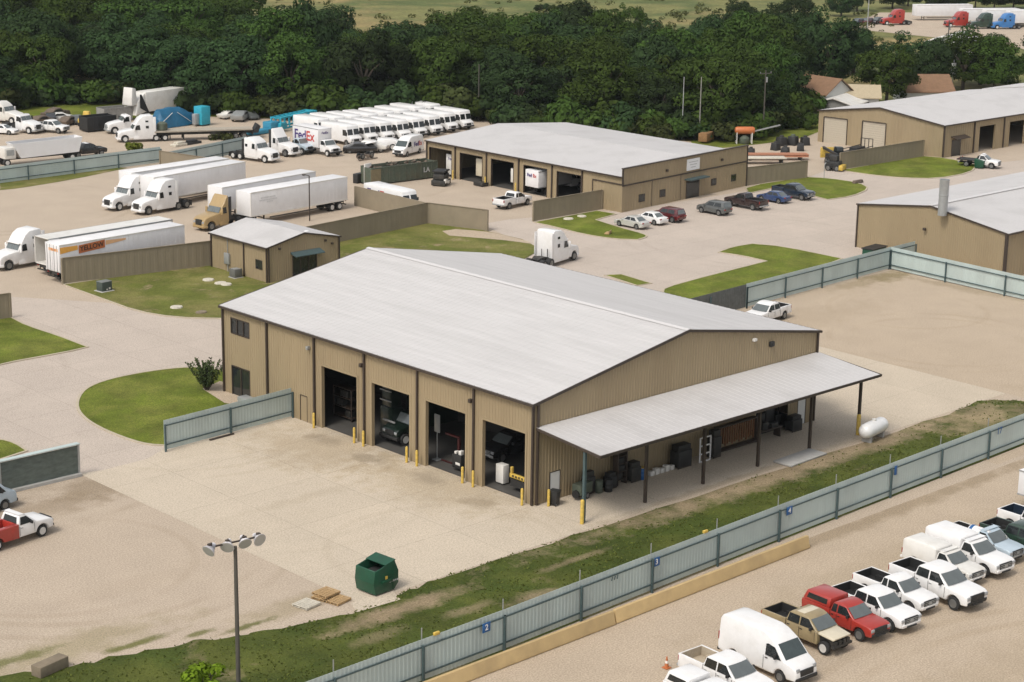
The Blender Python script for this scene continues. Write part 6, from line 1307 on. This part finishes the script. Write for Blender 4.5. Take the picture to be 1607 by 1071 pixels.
place(cargo_van('cargo_van', 'white parcel van with lettering beside the shop corner', WHITE, marks='parcel', scale=1.02), 640, 246.5, 200, 1.85, 1.03)
# container and clutter left of the shop
t = open_bin('scrap_container', 'dull green open container heaped with scrap left of the shop bays', 'container', 627, 283.5, -3, 11.0, 2.5, 2.3, CGREEN, RUST)
text('LA', .95, FADED, t, (3.6, -1.42, 1.3), (R(90), 0, 0)); MB().box(-5.85, -4.2, -1.42, -1.36, .2, 2.2).build('rusty_panel', mat('khaki_panel', (.17, .14, .08), .8, var=.2), t)
random.seed(21); cen = t.location; hp_ = MB()
for k in range(60):
    x = random.uniform(-5.4, 5.4); y = random.uniform(-1.0, 1.0); s = random.uniform(.25, .55); z = 1.9+random.uniform(0, .9)*(1-(x/6.2)**2)
    b = Vector((x, y, z)); q = [Vector((random.uniform(-s, s), random.uniform(-s, s), random.uniform(-s*.6, s*.6))) for _ in range(4)]
    hp_.add([tuple(b+p) for p in q], [(0, 1, 2), (0, 3, 1), (1, 3, 2), (2, 3, 0)])
hp_.build('scrap_heap', RUST, t, smooth=False)
junk('leaning_board', 'upright white panel at the left end of the green container', 'panel', (*G(577, 288), .02), 12, [(-.7, .7, -.1, .1, .1, 2.7)], WHITE2, [('foot', CHASSIS, [(-.8, .8, -.5, .5, 0, .1)])])
junk('dark_cabinet', 'low black cabinet left of the white panel by the container', 'cabinet', (*G(564, 287), .02), 12, [(-.9, .9, -.4, .4, 0, 1.3)], BLACK)
junk('engine_stack', 'dark stack of engines and parts in front of the first shop bay', 'engine parts', (*G(692, 291), .02), 30, [(-1.2, 1.2, -1.0, 1.0, .1, .8), (-1.0, 1.0, -.8, .8, .9, 1.6)], CHASSIS, [('cover', BLACK, [(-1.1, 1.1, -.9, .9, 1.9, 2.1), (-.9, -.8, -.7, .7, 1.6, 1.9), (.8, .9, -.7, .7, 1.6, 1.9)]), ('drums', WHITE2, [(-1.15, -.4, -1.1, -.8, .5, 1.0), (-.2, .5, -1.1, -.8, .3, .7)])])
t = thing('drum', 'dark green drum by the corner of the first shop bay', 'drum', (*G(661, 279), .02)); MB().lathe([(.4, 0), (.4, .6), (.42, .62), (.4, .64), (.4, 1.3), (.36, 1.35)], 'z', 14).build('drum', CGREEN, t); MB().box(-.2, .2, -.43, -.4, .3, .5).build('label_patch', WHITE2, t)
t = step_van('delivery_van', 'white lettered van roof showing above the tan wall before the shop', lettered=True); t.location = (63.0, 91.4, .03); t.rotation_euler = (0, 0, R(-92)); t.scale = (1.25, 1, 1)
t = box_truck('box_truck', 'lettered white truck standing in the fourth shop bay', lettered=False, H=3.3); t.location = (x0+4.2, 88.3, .04); t.rotation_euler = (0, 0, 0)
text('Fed', .62, PURPLE, t, (-4.66, .42, 2.6), (R(90), 0, R(-90))); text('Ex', .62, ORED, t, (-4.66, -.55, 2.6), (R(90), 0, R(-90)))
t = junk('parcel_cabinet', 'white lettered upright panel inside the first shop bay', 'panel', (x0+.9, 105.9, .04), 0, [(-.15, .15, -.9, .9, .2, 3.0)], WHITE2); text('Fed', .6, PURPLE, t, (-.16, 0, 2.4), (R(90), 0, R(-90)))
junk('cream_panel', 'cream upright panel inside the second shop bay', 'panel', (x0+.9, 99.6, .04), 0, [(-.15, .15, -1.0, 1.0, .8, 3.2)], TANL); junk('white_locker', 'narrow pale locker inside the third shop bay', 'locker', (x0+.7, 92.9, .04), 0, [(-.2, .2, -.45, .45, .9, 2.8)], WHITE2)
junk('dark_pallet_jack', 'low dark jack on the ground between the second and third shop bays', 'jack', (x0-1.0, 97.6, .02), 0, [(-.6, .6, -.9, .9, .05, .5)], CHASSIS)
for y in (97.0, 103.6, 91.0, 110.1): bollard(x0-.8, y, 'tan-yellow bollard before the five bay shop, '+{97.0: 'between its second and third bays', 103.6: 'between its first and second bays', 91.0: 'between its third and fourth bays', 110.1: 'at its far corner'}[y], 1.3)
# right yard behind the shop
t = thing('telehandler', 'dark machine with lifting arm and yellow parts behind the grey panel wall', 'loader', (*G(1312, 262), .02), 60)
MB().box(-2.2, 2.0, -1.0, 1.0, .7, 1.7).build('body', BLACK, t, bevel=.1); MB().hexa([(-.6, -.9, 1.7), (.9, -.9, 1.7), (.9, .3, 1.7), (-.6, .3, 1.7)], [(-.5, -.8, 2.9), (.6, -.8, 2.9), (.6, .2, 2.9), (-.5, .2, 2.9)]).build('cab', GLASS, t, bevel=.06); bar('arm', t, (-2.0, .7, 2.0), (3.5, .7, 2.3), .3, .35, m=CHASSIS); MB().box(3.3, 3.6, -.9, 1.1, .8, 2.3).build('carriage', YEL, t, bevel=.03)
for x in (-1.5, 1.4):
    for s in (-1, 1): wheel(t, x, s*1.05, .6, .4)
t = thing('skid_loader', 'black and yellow skid loader at the left end of the grey panel wall', 'loader', (*G(1309, 268), .02), -70)
MB().box(-1.2, .9, -.8, .8, .4, 1.4).build('body', BLACK, t, bevel=.08); MB().box(-.6, .5, -.65, .65, 1.4, 2.2).build('cab', CHASSIS, t, bevel=.06); MB().box(.9, 1.5, -.9, .9, .2, .9).build('bucket', YEL, t, bevel=.05)
for x in (-.7, .6):
    for s in (-1, 1): wheel(t, x, s*.85, .42, .3)
t = thing('utility_trailer', 'dark low trailer with mesh gate before the second roller door', 'trailer', (*G(1345, 244), .02), 10); MB().box(-3, 3, -1.1, 1.1, .6, .8).build('deck', CHASSIS, t)
m = MB()
for s in (-1, 1): m.box(-3, 3, s*1.1-.04, s*1.1+.04, 1.1, 1.2)
for y in (-1.0, -.33, .33, 1.0): m.box(2.95, 3.05, y-.04, y+.04, .8, 2.2)
m.box(2.95, 3.05, -1.0, 1.0, 2.15, 2.25); m.box(-1.5, 1.2, -.7, .6, .8, 1.3); m.build('rails', BLACK, t)
for s in (-1, 1): wheel(t, -.4, s*1.2, .38, .22); wheel(t, .5, s*1.2, .38, .22)
for k, (u, v, sc, lab) in enumerate(((1217, 236, 1.0, 'black spool stand nearest the orange beams'), (1232, 243, 1.0, 'black spool stand lowest of the group by the bank'), (1256, 237, .95, 'black spool stand alone on the gravel'), (1263, 228, 1.1, 'black spool stand nearest the roller door hall corner'), (1226, 229, 1.2, 'tall dark spool stand at the back left of the group'), (1244, 228, 1.25, 'dark green topped spool stand at the back of the group'), (1178, 245, 1.0, 'black drum stand right behind the shop parapet end'))):
    t = thing('spool_stand', lab, 'spool stand', (*G(u, v), .02), 20*k, 'black spool stands'); MB().hexa([(-.6, -.6, 0), (.6, -.6, 0), (.6, .6, 0), (-.6, .6, 0)], [(-.5, -.5, 1.1), (.5, -.5, 1.1), (.5, .5, 1.1), (-.5, .5, 1.1)]).build('stand', BLACK, t, bevel=.04); MB().cyl((0, 0, 1.1), (0, 0, 1.35), .3, .25, 12).build('spool', CHASSIS if k != 5 else CGREEN, t); t.scale = (sc,)*3
t = thing('orange_rig', 'orange tank rig on white legs with a long grey boom by the bank', 'rig', (*G(1168, 226), .02), -38)
MB().lathe([(.1, -1.6), (.45, -1.5), (.58, -1.2), (.58, 1.2), (.45, 1.5), (.1, 1.6)], 'x', 16, (0, 0, 2.1)).build('tank', ORANGE, t); m = MB()
for x in (-1.3, 1.1):
    for s in (-1, 1): m.box(x-.07, x+.07, s*.4-.07, s*.4+.07, 0, 1.8)
m.build('legs', WHITE2, t); bar('boom', t, (1.4, .2, 1.9), (5.6, .2, 2.9), .2, .2, m=STEEL); MB().lathe([(.7, 0), (.85, .3), (.8, .9), (.3, 1.3)], 'z', 12).build('covered_base', CGREEN, t)
junk('rust_tank', 'low brown rusty tank in the weeds left of the orange rig', 'tank', (*G(1108, 224), .02), 20, [(-1.6, 1.6, -.7, .7, .3, 1.6)], mat('rust_brown', (.22, .12, .05), .8, var=.3))
t = thing('steel_beams', 'stack of long orange steel beams behind the tan wall right of the shop', 'steel beams', (*G(1215, 251), .02), -38)
m = MB()
for k in range(4): y = -.75+k*.5; m.box(-5, 5, y-.16, y+.16, .5, .56); m.box(-5, 5, y-.03, y+.03, .56, .85); m.box(-5, 5, y-.16, y+.16, .85, .91)
m.build('beams', mat('primer_orange', (.42, .19, .11), .7, var=.15), t); m = MB(); m.box(-4, -3.8, -1, 1, 0, .5); m.box(3.8, 4, -1, 1, 0, .5); m.build('bearers', CHASSIS, t)
junk('white_deck', 'pale flat trailer deck beside the orange beams', 'deck', (*G(1195, 257), .02), -38, [(-3.5, 3.5, -1.1, 1.1, .8, .95)], PALEW, [('legs', CHASSIS, [(-3, -2.8, -1, 1, 0, .8), (2.8, 3, -1, 1, 0, .8)])])
o = MB().cyl((0, 0, 0), (0, 0, 1.0), .09).build('standpipe', WHITE); o.location = (*G(1191, 285), .05); tag(o, 'white standpipe in front of the tan wall right of the shop', 'pipe')
t = thing('vent_pipe', 'thin bent pipe rising from the lawn right of the tan wall', 'pipe', (*G(1293, 281), .05)); MB().cyl((0, 0, 0), (0, 0, 2.0), .05, n=8).build('riser', STEEL, t); bar('bend', t, (0, 0, 2.0), (.4, .1, 2.2), .09, .09, m=STEEL)
o = MB().hexa([(-1, -.3, 0), (1, -.3, 0), (1, .3, 0), (-1, .3, 0)], [(-.9, -.2, .4), (.9, -.2, .4), (.9, .2, .4), (-.9, .2, .4)]).build('log', RUST, None, bevel=.05); o.location = (*G(1346, 288), .07); tag(o, 'dark log lying at the tip of the small lawn', 'log')
t = thing('green_bin', 'dark green bins showing above the fence before the ribbed hall', 'bin', (*G(1372, 405), .02), 6); MB().box(-1.6, 1.4, -.7, .7, .1, 1.2).build('bin', BGREEN, t, bevel=.05); MB().box(-1.7, 1.5, -.8, .8, 1.2, 1.3).build('lid', BLACK, t)
t = thing('lumber_stack', 'stack of upright lumber against the ribbed hall at the right edge', 'lumber', (*G(1603, 425), .02), 0); m = MB()
for k in range(8): m.hexa([(-1+.28*k, -.1, 0), (-.85+.28*k, -.1, 0), (-.85+.28*k, .05, 0), (-1+.28*k, .05, 0)], [(-.9+.28*k, .5, 2.3), (-.75+.28*k, .5, 2.3), (-.75+.28*k, .65, 2.3), (-.9+.28*k, .65, 2.3)])
m.build('boards', WOOD, t)
# utility posts
def upole(label, u, v, vt, r=.13, arms=True, m_=None):
    x, y = G(u, v); t = thing('utility_pole', label, 'utility pole', (x, y, 0))
    d = (Vector((x, y, 0))-CAM); dist = d.dot(fwd); h = max(4, (v-vt)*dist/FPX*1.03)
    MB().cyl((0, 0, 0), (0, 0, h), r, r*.75, 10).build('pole', m_ or POLE, t)
    if arms:
        bar('crossarm', t, (-1.1, .3, h-.5), (1.1, -.3, h-.5), .12, .12, m=POLE); MB().cyl((.25, 0, h-1.9), (.25, 0, h-1.1), .2).build('transformer', STEEL, t)
        for s in (-1, 0, 1): MB().cyl((s*.95, -s*.26, h-.44), (s*.95, -s*.26, h-.2), .05, .04, 8).build('insulator', STEEL, t)
    return t
upole('wooden pole before the dark wood behind the delivery vans', 751, 186, 104, arms=False)
upole('thin pole at the grass bank right of the scrap heap', 424, 184, 146, .09, arms=False, m_=STEEL)
upole('pale pole standing in the bushes above the five bay shop roof', 1097, 221, 124, .12, arms=False, m_=mat('greyed_pole', (.20, .195, .17), .8, var=.2))
upole('second pale pole among the bushes, left of the other', 1070, 219, 124, .09, arms=False, m_=STEEL)
upole('utility pole with crossarm among trees left of the white house', 1197, 217, 114)
upole('utility pole with crossarm in front of the distant truck lot', 1483, 130, 36)
upole('tall thin pole left of the red tractor in the distant truck lot', 1361, 45, -30, .15, arms=False, m_=STEEL)
upole('pole with white box above the long pale hall', 1494, 142, 96, .12, arms=False, m_=STEEL)
bx_ = bpy.data.objects['utility_pole.007']; MB().box(-.5, .5, -.2, .2, 3.0, 5.2).build('white_box', SIGNW, bx_)
# thin lamp post in front of trailer T4
x, y = G(486, 347); t = thing('lamp_post', 'thin dark post with small lamp in front of the lettered white trailer', 'lamp post', (x, y, 0)); MB().cyl((0, 0, 0), (0, 0, 5.6), .08, .07, 10).build('post', TRIM, t); bar('arm', t, (0, 0, 5.6), (-.5, .3, 5.75), .08, .08); MB().box(-.75, -.4, .15, .45, 5.65, 5.8).build('lamp', TRIM, t, bevel=.03)
# distant truck lot
place(tractor('semi_tractor', 'red tractor on its own at the left of the distant truck lot', RED, 'high'), 1392, 40, 150, 2.95, 1.12)
place(tractor('semi_tractor', 'red tractor with a white trailer in the distant truck lot', RED, 'high'), 1492, 43.5, 150, 2.95, 1.12)
place(tractor('semi_tractor', 'dark green tractor in the distant truck lot', GREENP, 'high'), 1530, 46, 150, 2.95, 1.12)
place(tractor('semi_tractor', 'bright blue tractor at the right of the distant truck lot', BLUECAB, 'high'), 1565, 46.5, 150, 2.95, 1.12)
for k, (u, v, h_, lab) in enumerate(((1434, 29, 150, 'white trailer without a tractor in the distant truck lot'), (1506, 36, 150, 'white trailer behind the red tractor in the distant truck lot'), (1543, 38, 150, 'white trailer behind the dark green tractor in the distant lot'), (1580, 40, 150, 'white trailer behind the blue tractor at the right edge, distant lot'))):
    o = dup(T1, lab); o['group'] = 'white box trailers'; x, y = G(u, v+3); tnose(o, x, y, h_)
for k, (u, v, pm, lab) in enumerate(((1345, 40, NAVY, 'dark blue car left of the lone red tractor, distant lot'), (1360, 39, DKRED, 'dark red car second from left in the distant lot'), (1376, 38, BLACKP, 'black car nearest the lone red tractor, distant lot'))):
    place(car('parked_car', lab, pm, 'suv'), u, v, 190)
house('white_store', 'white walled building behind the crossarm pole near the distant truck lot', G(1497, 96), 20, 11, 10, 4.5, 6.0, WHITE2, HOUSEW)
# ---------------------------------------------------------------- trees and plants
def leaf_cards(mb, cen, rad, n, size, rng, flat=.8, crown=None):
    """a clump: leaf cards spread over and inside an ellipsoid"""
    for _ in range(n):
        z = rng.uniform(-.75, 1); a = rng.uniform(0, 2*math.pi); q = math.sqrt(max(0, 1-z*z)); d = Vector((q*math.cos(a), q*math.sin(a), z))
        rr = rng.uniform(.55, 1.08)**.6; p = Vector((cen[0]+d.x*rad*rr, cen[1]+d.y*rad*rr, cen[2]+d.z*rad*flat*rr))
        nrm = (d+Vector((rng.uniform(-.45, .45), rng.uniform(-.45, .45), rng.uniform(-.2, .6)))).normalized()
        t = nrm.orthogonal().normalized(); t.rotate(Matrix.Rotation(rng.uniform(0, 6.28), 3, nrm)); b = nrm.cross(t); s = size*rng.uniform(.6, 1.35); w_ = s*rng.uniform(.5, .8)
        bend = nrm*s*.18
        if t.cross(b).dot(d+UP*.4) < 0: b = -b
        mb.add([p-t*s, p+b*w_+bend, p+t*s, p-b*w_+bend], [(0, 3, 2), (0, 2, 1)])
        sn = (d*.55+UP*.4+nrm*.25+(crown*1.4 if crown else d*.6)).normalized(); mb.__dict__.setdefault('n', []).extend([tuple(sn)]*4)
def fast_mesh(name, mb, m):
    me = bpy.data.meshes.new(name); me.from_pydata(mb.v, [], mb.f); me.materials.append(m); me.update()
    if len(getattr(mb, 'n', ())) == len(mb.v):
        for p in me.polygons: p.use_smooth = True
        me.normals_split_custom_set_from_vertices(mb.n)
    return me
def limb(mb, p0, p1, r0, r1, n=7): mb.cyl(p0, p1, r0, r1, n)
def make_tree(seed, H=12.0, Wd=6.5, leafm=None, clumps=60, per=150, leaf=.23, base=.16, name='broadleaf_tree'):
    rng = random.Random(seed); tr = MB(); cr_ = MB()
    th_ = H*.32; limb(tr, (0, 0, -.1), (rng.uniform(-.2, .2), rng.uniform(-.2, .2), th_), .34, .24, 9); tips = []
    for k in range(6):
        a = k*1.05+rng.uniform(-.3, .3); e = Vector((math.cos(a)*Wd*.42, math.sin(a)*Wd*.42, H*rng.uniform(.5, .72))); mid = Vector((e.x*.45, e.y*.45, th_+(e.z-th_)*.6))
        limb(tr, (0, 0, th_*.92), mid, .18, .11); limb(tr, mid, e, .11, .05, 6)
    for k in range(clumps):
        zc = rng.uniform(-.85, 1.0); a = rng.uniform(0, 6.28); q = math.sqrt(max(0, 1-zc*zc)); e = rng.uniform(.25, 1.0)**.45
        lump = 1+.16*math.sin(3*a+seed)+.10*math.sin(5*a+2*seed+3*zc)
        rad = rng.uniform(.95, 1.8)*Wd/6.5; c_ = (Wd*.80*q*e*lump*math.cos(a), Wd*.80*q*e*lump*math.sin(a), H*.50+H*.42*zc*e)
        leaf_cards(cr_, c_, rad, int(per*(rad/1.35)**2), leaf, rng, .8, (Vector(c_)-Vector((0, 0, H*.4))).normalized())
    tb = tr.build('trunk', BARK); tme = tb.data; bpy.data.objects.remove(tb)
    return fast_mesh('crown', cr_, leafm or LEAF), tme
def plant(name, label, cat, x, y, meshes, sc=(1, 1, 1), rot=0, group=None, parts=('crown', 'trunk')):
    t = thing(name, label, cat, (x, y, 0), rot, group); t.scale = sc
    for pn, me in zip(parts, meshes): o = bpy.data.objects.new(pn, me); C.objects.link(o); o.parent = t
    return t
V = [make_tree(100+i, H=12+i % 3, Wd=6.2+.35*(i % 4), leafm=[LEAF, LEAF, LEAF2, LEAF, LEAF2, LEAF3, LEAF, LEAFB][i]) for i in range(8)]
TALL = [make_tree(300+i, H=15, Wd=5.6, leafm=LEAF) for i in range(2)]
def interp(tab, u):
    if u <= tab[0][0]: return tab[0][1]
    for (a, va), (b, vb) in zip(tab, tab[1:]):
        if u <= b: return va+(vb-va)*(u-a)/(b-a)
    return tab[-1][1]
FRONT = [(-120, 172), (0, 170), (100, 160), (210, 158), (290, 172), (400, 182), (540, 182), (740, 183), (800, 196), (860, 203), (1000, 212), (1100, 214), (1180, 212), (1235, 200), (1300, 150), (1345, 152), (1440, 146), (1480, 142), (1620, 142), (1800, 142)]
BACKT = [(-120, 46), (340, 50), (395, 128), (430, 120), (450, 92), (545, 96), (565, 132), (680, 130), (705, 110), (900, 110), (960, 120), (1180, 118), (1200, 108), (1335, 108), (1350, 128), (1800, 138)]
def to_px(x, y, z=0):
    d = Vector((x, y, z))-CAM; q = d.dot(fwd); return 803.5+FPX*d.dot(cx)/q, 535.5-FPX*d.dot(cy)/q
rng = random.Random(11); count = 0
for i in range(-12, 48):
    for j in range(-6, 48):
        x = -20+i*10.6+(j % 2)*5.3+rng.uniform(-3.4, 3.4); y = 60+j*9.6+rng.uniform(-3.2, 3.2)
        if (Vector((x, y, 0))-CAM).dot(fwd) < 150: continue
        u, v = to_px(x, y)
        if not -75 < u < 1690: continue
        if v > interp(FRONT, u) or v < interp(BACKT, u): continue
        if 1238 < u < 1350 and v > 118: continue      # the houses' clearing
        if 1400 < u < 1490 and v > 138: continue
        if 1455 < u < 1512 and v < 134: continue
        s = (1.18 if rng.random() < .25 else 1)*rng.uniform(.80, 1.12) if u < 560 else rng.uniform(.85, 1.15)
        k = rng.choice([0, 1, 3, 6, 0, 2, 2, 4]) if u < 700 else rng.choice([0, 1, 2, 3, 4, 4, 6, 2])
        if rng.random() < .06: k = 5
        lab = {0: 'dark green broadleaf tree standing in the dense wood behind the yards', 1: 'dark green broadleaf tree standing in the dense wood behind the yards', 3: 'dark green broadleaf tree standing in the dense wood behind the yards', 6: 'dark green broadleaf tree standing in the dense wood behind the yards', 2: 'mid green broadleaf tree standing in the wood behind the yards', 4: 'mid green broadleaf tree standing in the wood behind the yards', 5: 'light yellow-green tree standing among darker trees of the wood', 7: 'olive'}[k]
        plant('broadleaf_tree', lab, 'tree', x, y, V[k], (s*1.2, s*1.2, s*rng.uniform(.88, 1.12)), rng.uniform(0, 360), 'trees of the wood behind the yards'); count += 1

def big(u, v, vtop, wpx, k, label, name='broadleaf_tree'):
    x, y = G(u, v); dist = (Vector((x, y, 0))-CAM).dot(fwd); H = (v-vtop)*dist/FPX*1.04; Wd = wpx*dist/FPX/2
    sz = 12+k % 3; wd_ = 6.2+.35*(k % 4); return plant(name, label, 'tree', x, y, V[k], (Wd/wd_, Wd/wd_, H/sz), rng.uniform(0, 360))
big(1120, 196, 84, 150, 5, 'rounded yellow-green tree left of the white house, above the bushes')
big(1200, 184, 66, 104, 2, 'large dark rounded tree immediately left of the white gabled house')
big(1390, 166, 64, 108, 4, 'large rounded tree in front of the tan roof outbuilding and brown roof')
big(1560, 148, 54, 110, 2, 'wide light topped tree behind the pale roofs at the right edge')
big(1462, 150, 62, 80, 1, 'dark tree between the crossarm pole and the big rounded tree')
big(1300, 140, 12, 120, 0, 'tall dark tree rising behind the white gabled house')
big(1030, 190, 60, 120, 1, 'dark tree behind the five bay shop roof')
big(470, 150, -10, 130, 0, 'tall dark tree standing higher than the wood beside the meadow gap')
big(990, 72, 2, 60, 4, 'lone round tree out in the meadow at the top')
big(1160, 46, -4, 60, 0, 'small dark tree at the meadow edge, top right')
big(1245, 60, -10, 90, 1, 'dark tree behind the wood at the top, left of the distant lot')
for k, (u, v) in enumerate(((845, 20), (857, 20), (868, 21), (880, 21))):
    big(u, v, v-14, 18, k, 'small dark bush in the meadow, one of four in a line', 'meadow_bush')['group'] = 'meadow bushes'
for k, (u, v) in enumerate(((1320, 26), (1400, 14), (1345, 18), (1425, 10), (1470, 18), (1500, 16), (1530, 14), (1560, 15), (1590, 14), (1625, 14))):
    o = big(u, v, v-45, 60, [0, 1, 3, 6][k % 4], 'dark tree in the line behind the distant truck lot'); o['group'] = 'trees behind the distant lot'
# bushes along the foot of the wood and behind the shop
def make_bush(seed, Wd, H, leafm, n=16, per=70, leaf=.22):
    rng_ = random.Random(seed); c_ = MB(); s_ = MB()
    for k in range(n):
        a = rng_.uniform(0, 6.28); r_ = Wd*.7*math.sqrt(rng_.random()); rad = rng_.uniform(.25, .45)*Wd*.9; leaf_cards(c_, (r_*math.cos(a), r_*math.sin(a), H*rng_.uniform(.25, .75)*(1-.4*r_/Wd)), rad, per, leaf, rng_)
    for k in range(6): a = k*1.05; limb(s_, (0, 0, 0), (math.cos(a)*Wd*.4, math.sin(a)*Wd*.4, H*.6), .06, .02, 5)
    sb = s_.build('stems', BARK); sm = sb.data; bpy.data.objects.remove(sb)
    return fast_mesh('foliage', c_, leafm), sm
BU = [make_bush(500+i, 2.6, 3.0, [LEAF, LEAF2, LEAFB][i % 3], leaf=.26) for i in range(5)]
rng = random.Random(17); nb = 0
for k in range(150):
    u = 10+k*8.4+rng.uniform(-5, 5)
    if u > 1275: break
    v = interp(FRONT, u)+rng.uniform(-3, 4)
    if 60 < u < 420 and rng.random() < .55: continue
    x, y = G(u, v); s = rng.uniform(.8, 1.7)
    plant('bush', 'dark bush in the undergrowth at the foot of the wood', 'bush', x, y, BU[rng.randrange(5)], (s*1.2, s*1.2, s*rng.uniform(.9, 1.5)), rng.uniform(0, 360), 'undergrowth bushes', ('foliage', 'stems'))
for k in range(46):
    u = rng.uniform(1010, 1285); v = rng.uniform(186, 222) if u < 1200 else rng.uniform(170, 205); x, y = G(u, v); s = rng.uniform(.9, 1.7)
    plant('bush', 'olive bush in the thicket behind the five bay shop', 'bush', x, y, BU[rng.choice([0, 1, 2, 2, 4])], (s, s, s), rng.uniform(0, 360), 'thicket bushes', ('foliage', 'stems'))
# single plants
sh = make_bush(611, 1.1, 2.6, SHRUBL, 14, 60, .15); x, y = G(325, 614)
rng_ = random.Random(4); f = MB(); st = MB()
for k in range(46):
    a = rng_.uniform(0, 6.28); tl = rng_.uniform(.06, .72); L_ = rng_.uniform(1.8, 3.1); d = Vector((math.cos(a)*tl, math.sin(a)*tl, 1)).normalized(); b0_ = Vector((math.cos(a)*.12, math.sin(a)*.12, .1)); tip = b0_+d*L_
    limb(st, b0_, tip, .022, .008, 5)
    for q in range(16):
        p = b0_.lerp(tip, .25+.75*q/15); leaf_cards(f, p, .13, 3, .11, rng_)
sb = st.build('stems', BARK); sm = sb.data; bpy.data.objects.remove(sb)
plant('ornamental_shrub', 'spiky olive ornamental shrub at the far corner of the workshop', 'shrub', x, y, (fast_mesh('foliage', f, SHRUBL), sm), (1, 1, 1), 0, None, ('foliage', 'stems'))
lm = make_bush(620, 1.6, 2.6, LIME, 16, 90, .16); x, y = G(318, 1098)
plant('lime_shrub', 'bright lime green shrub top at the bottom edge left of the light pole', 'shrub', x, y, lm, (1, 1, 1), 0, None, ('foliage', 'stems'))
x, y = G(209, 240); plant('weed_shrub', 'yellow-green weedy shrub behind the left metal fence', 'shrub', x, y, make_bush(630, 1.5, 2.0, leaf('leaves_yellowgreen', (.13, .15, .025), .1), 12, 60, .2), (1, 1, 1), 0, None, ('foliage', 'stems'))
x, y = G(350, 219); plant('weed_shrub', 'low grey-green weeds above the middle of the left fence run', 'shrub', x, y, make_bush(631, 2.4, 1.0, LEAFB, 12, 50, .2), (1, 1, 1), 0, None, ('foliage', 'stems'))
# rough grass tufts in the near strip
random.seed(31); g = MB()
for k in range(14000):
    x = random.uniform(-58, 55); yl = -16.9+.022*(x+50); yt = interp([(a, b) for a, b in edge], x); y = random.uniform(yl, yt+.1)
    nv = noise.noise(Vector((x*.14, y*.30, 2.0)))+.5*noise.noise(Vector((x*.45, y*.8, 5.0)))
    dens = .60+nv*.9
    if any(((x-a)/c_)**2+((y-b)/d_)**2 < .7 for a, b, c_, d_, e_, f_ in STRIP_BARE): dens *= .10
    if random.random() > dens: continue
    h_ = random.uniform(.04, .11)*(1+max(0, nv)); a = random.uniform(0, 6.28); r_ = random.uniform(.04, .10)
    for q in range(2):
        aa = a+q*1.7; d = Vector((math.cos(aa), math.sin(aa), 0))*r_; b = Vector((x, y, .02)); lean = Vector((random.uniform(-.12, .12), random.uniform(-.12, .12), h_)); g.add([b-d, b+d, b+lean], [(0, 1, 2)])
o = bpy.data.objects.new('grass', fast_mesh('grass', g, TUFT)); C.objects.link(o); o['kind'] = 'stuff'; o['label'] = 'rough green grass growing along the near metal fence'; o['category'] = 'grass'

# scrubby growth in the meadow beyond the wood
rng = random.Random(77); g = MB()
for k in range(900):
    u = rng.uniform(330, 1400); v = rng.uniform(-25, 100); x, y = G(u, v)
    if noise.noise(Vector((x*.012, y*.02, 7)))+rng.uniform(-.35, .35) < .02: continue
    s = rng.uniform(.4, 1.5); leaf_cards(g, (x, y, s*.3), s, 26, s*.30, rng, .55)
o = bpy.data.objects.new('meadow_scrub', fast_mesh('meadow_scrub', g, leaf('scrub_leaves', (.085, .092, .032), .1, .35))); C.objects.link(o); o['kind'] = 'stuff'; o['label'] = 'low olive scrub scattered over the meadow beyond the wood'; o['category'] = 'scrub'

# ---------------------------------------------------------------- thin summer haze
hm_ = bpy.data.materials.new('haze'); hm_.use_nodes = True; n = hm_.node_tree.nodes; n.remove(n['Principled BSDF'])
pv = n.new('ShaderNodeVolumePrincipled'); pv.inputs['Color'].default_value = (0.86, 0.93, 0.97, 1); pv.inputs['Density'].default_value = 0.00006; pv.inputs['Anisotropy'].default_value = 0.2
hm_.node_tree.links.new(pv.outputs[0], n['Material Output'].inputs['Volume'])
o = MB().box(-520, 1120, -270, 1120, -1.2, 49).build('haze', hm_, None, smooth=False); o['kind'] = 'stuff'; o['label'] = 'thin pale summer haze over the yards'; o['category'] = 'haze'
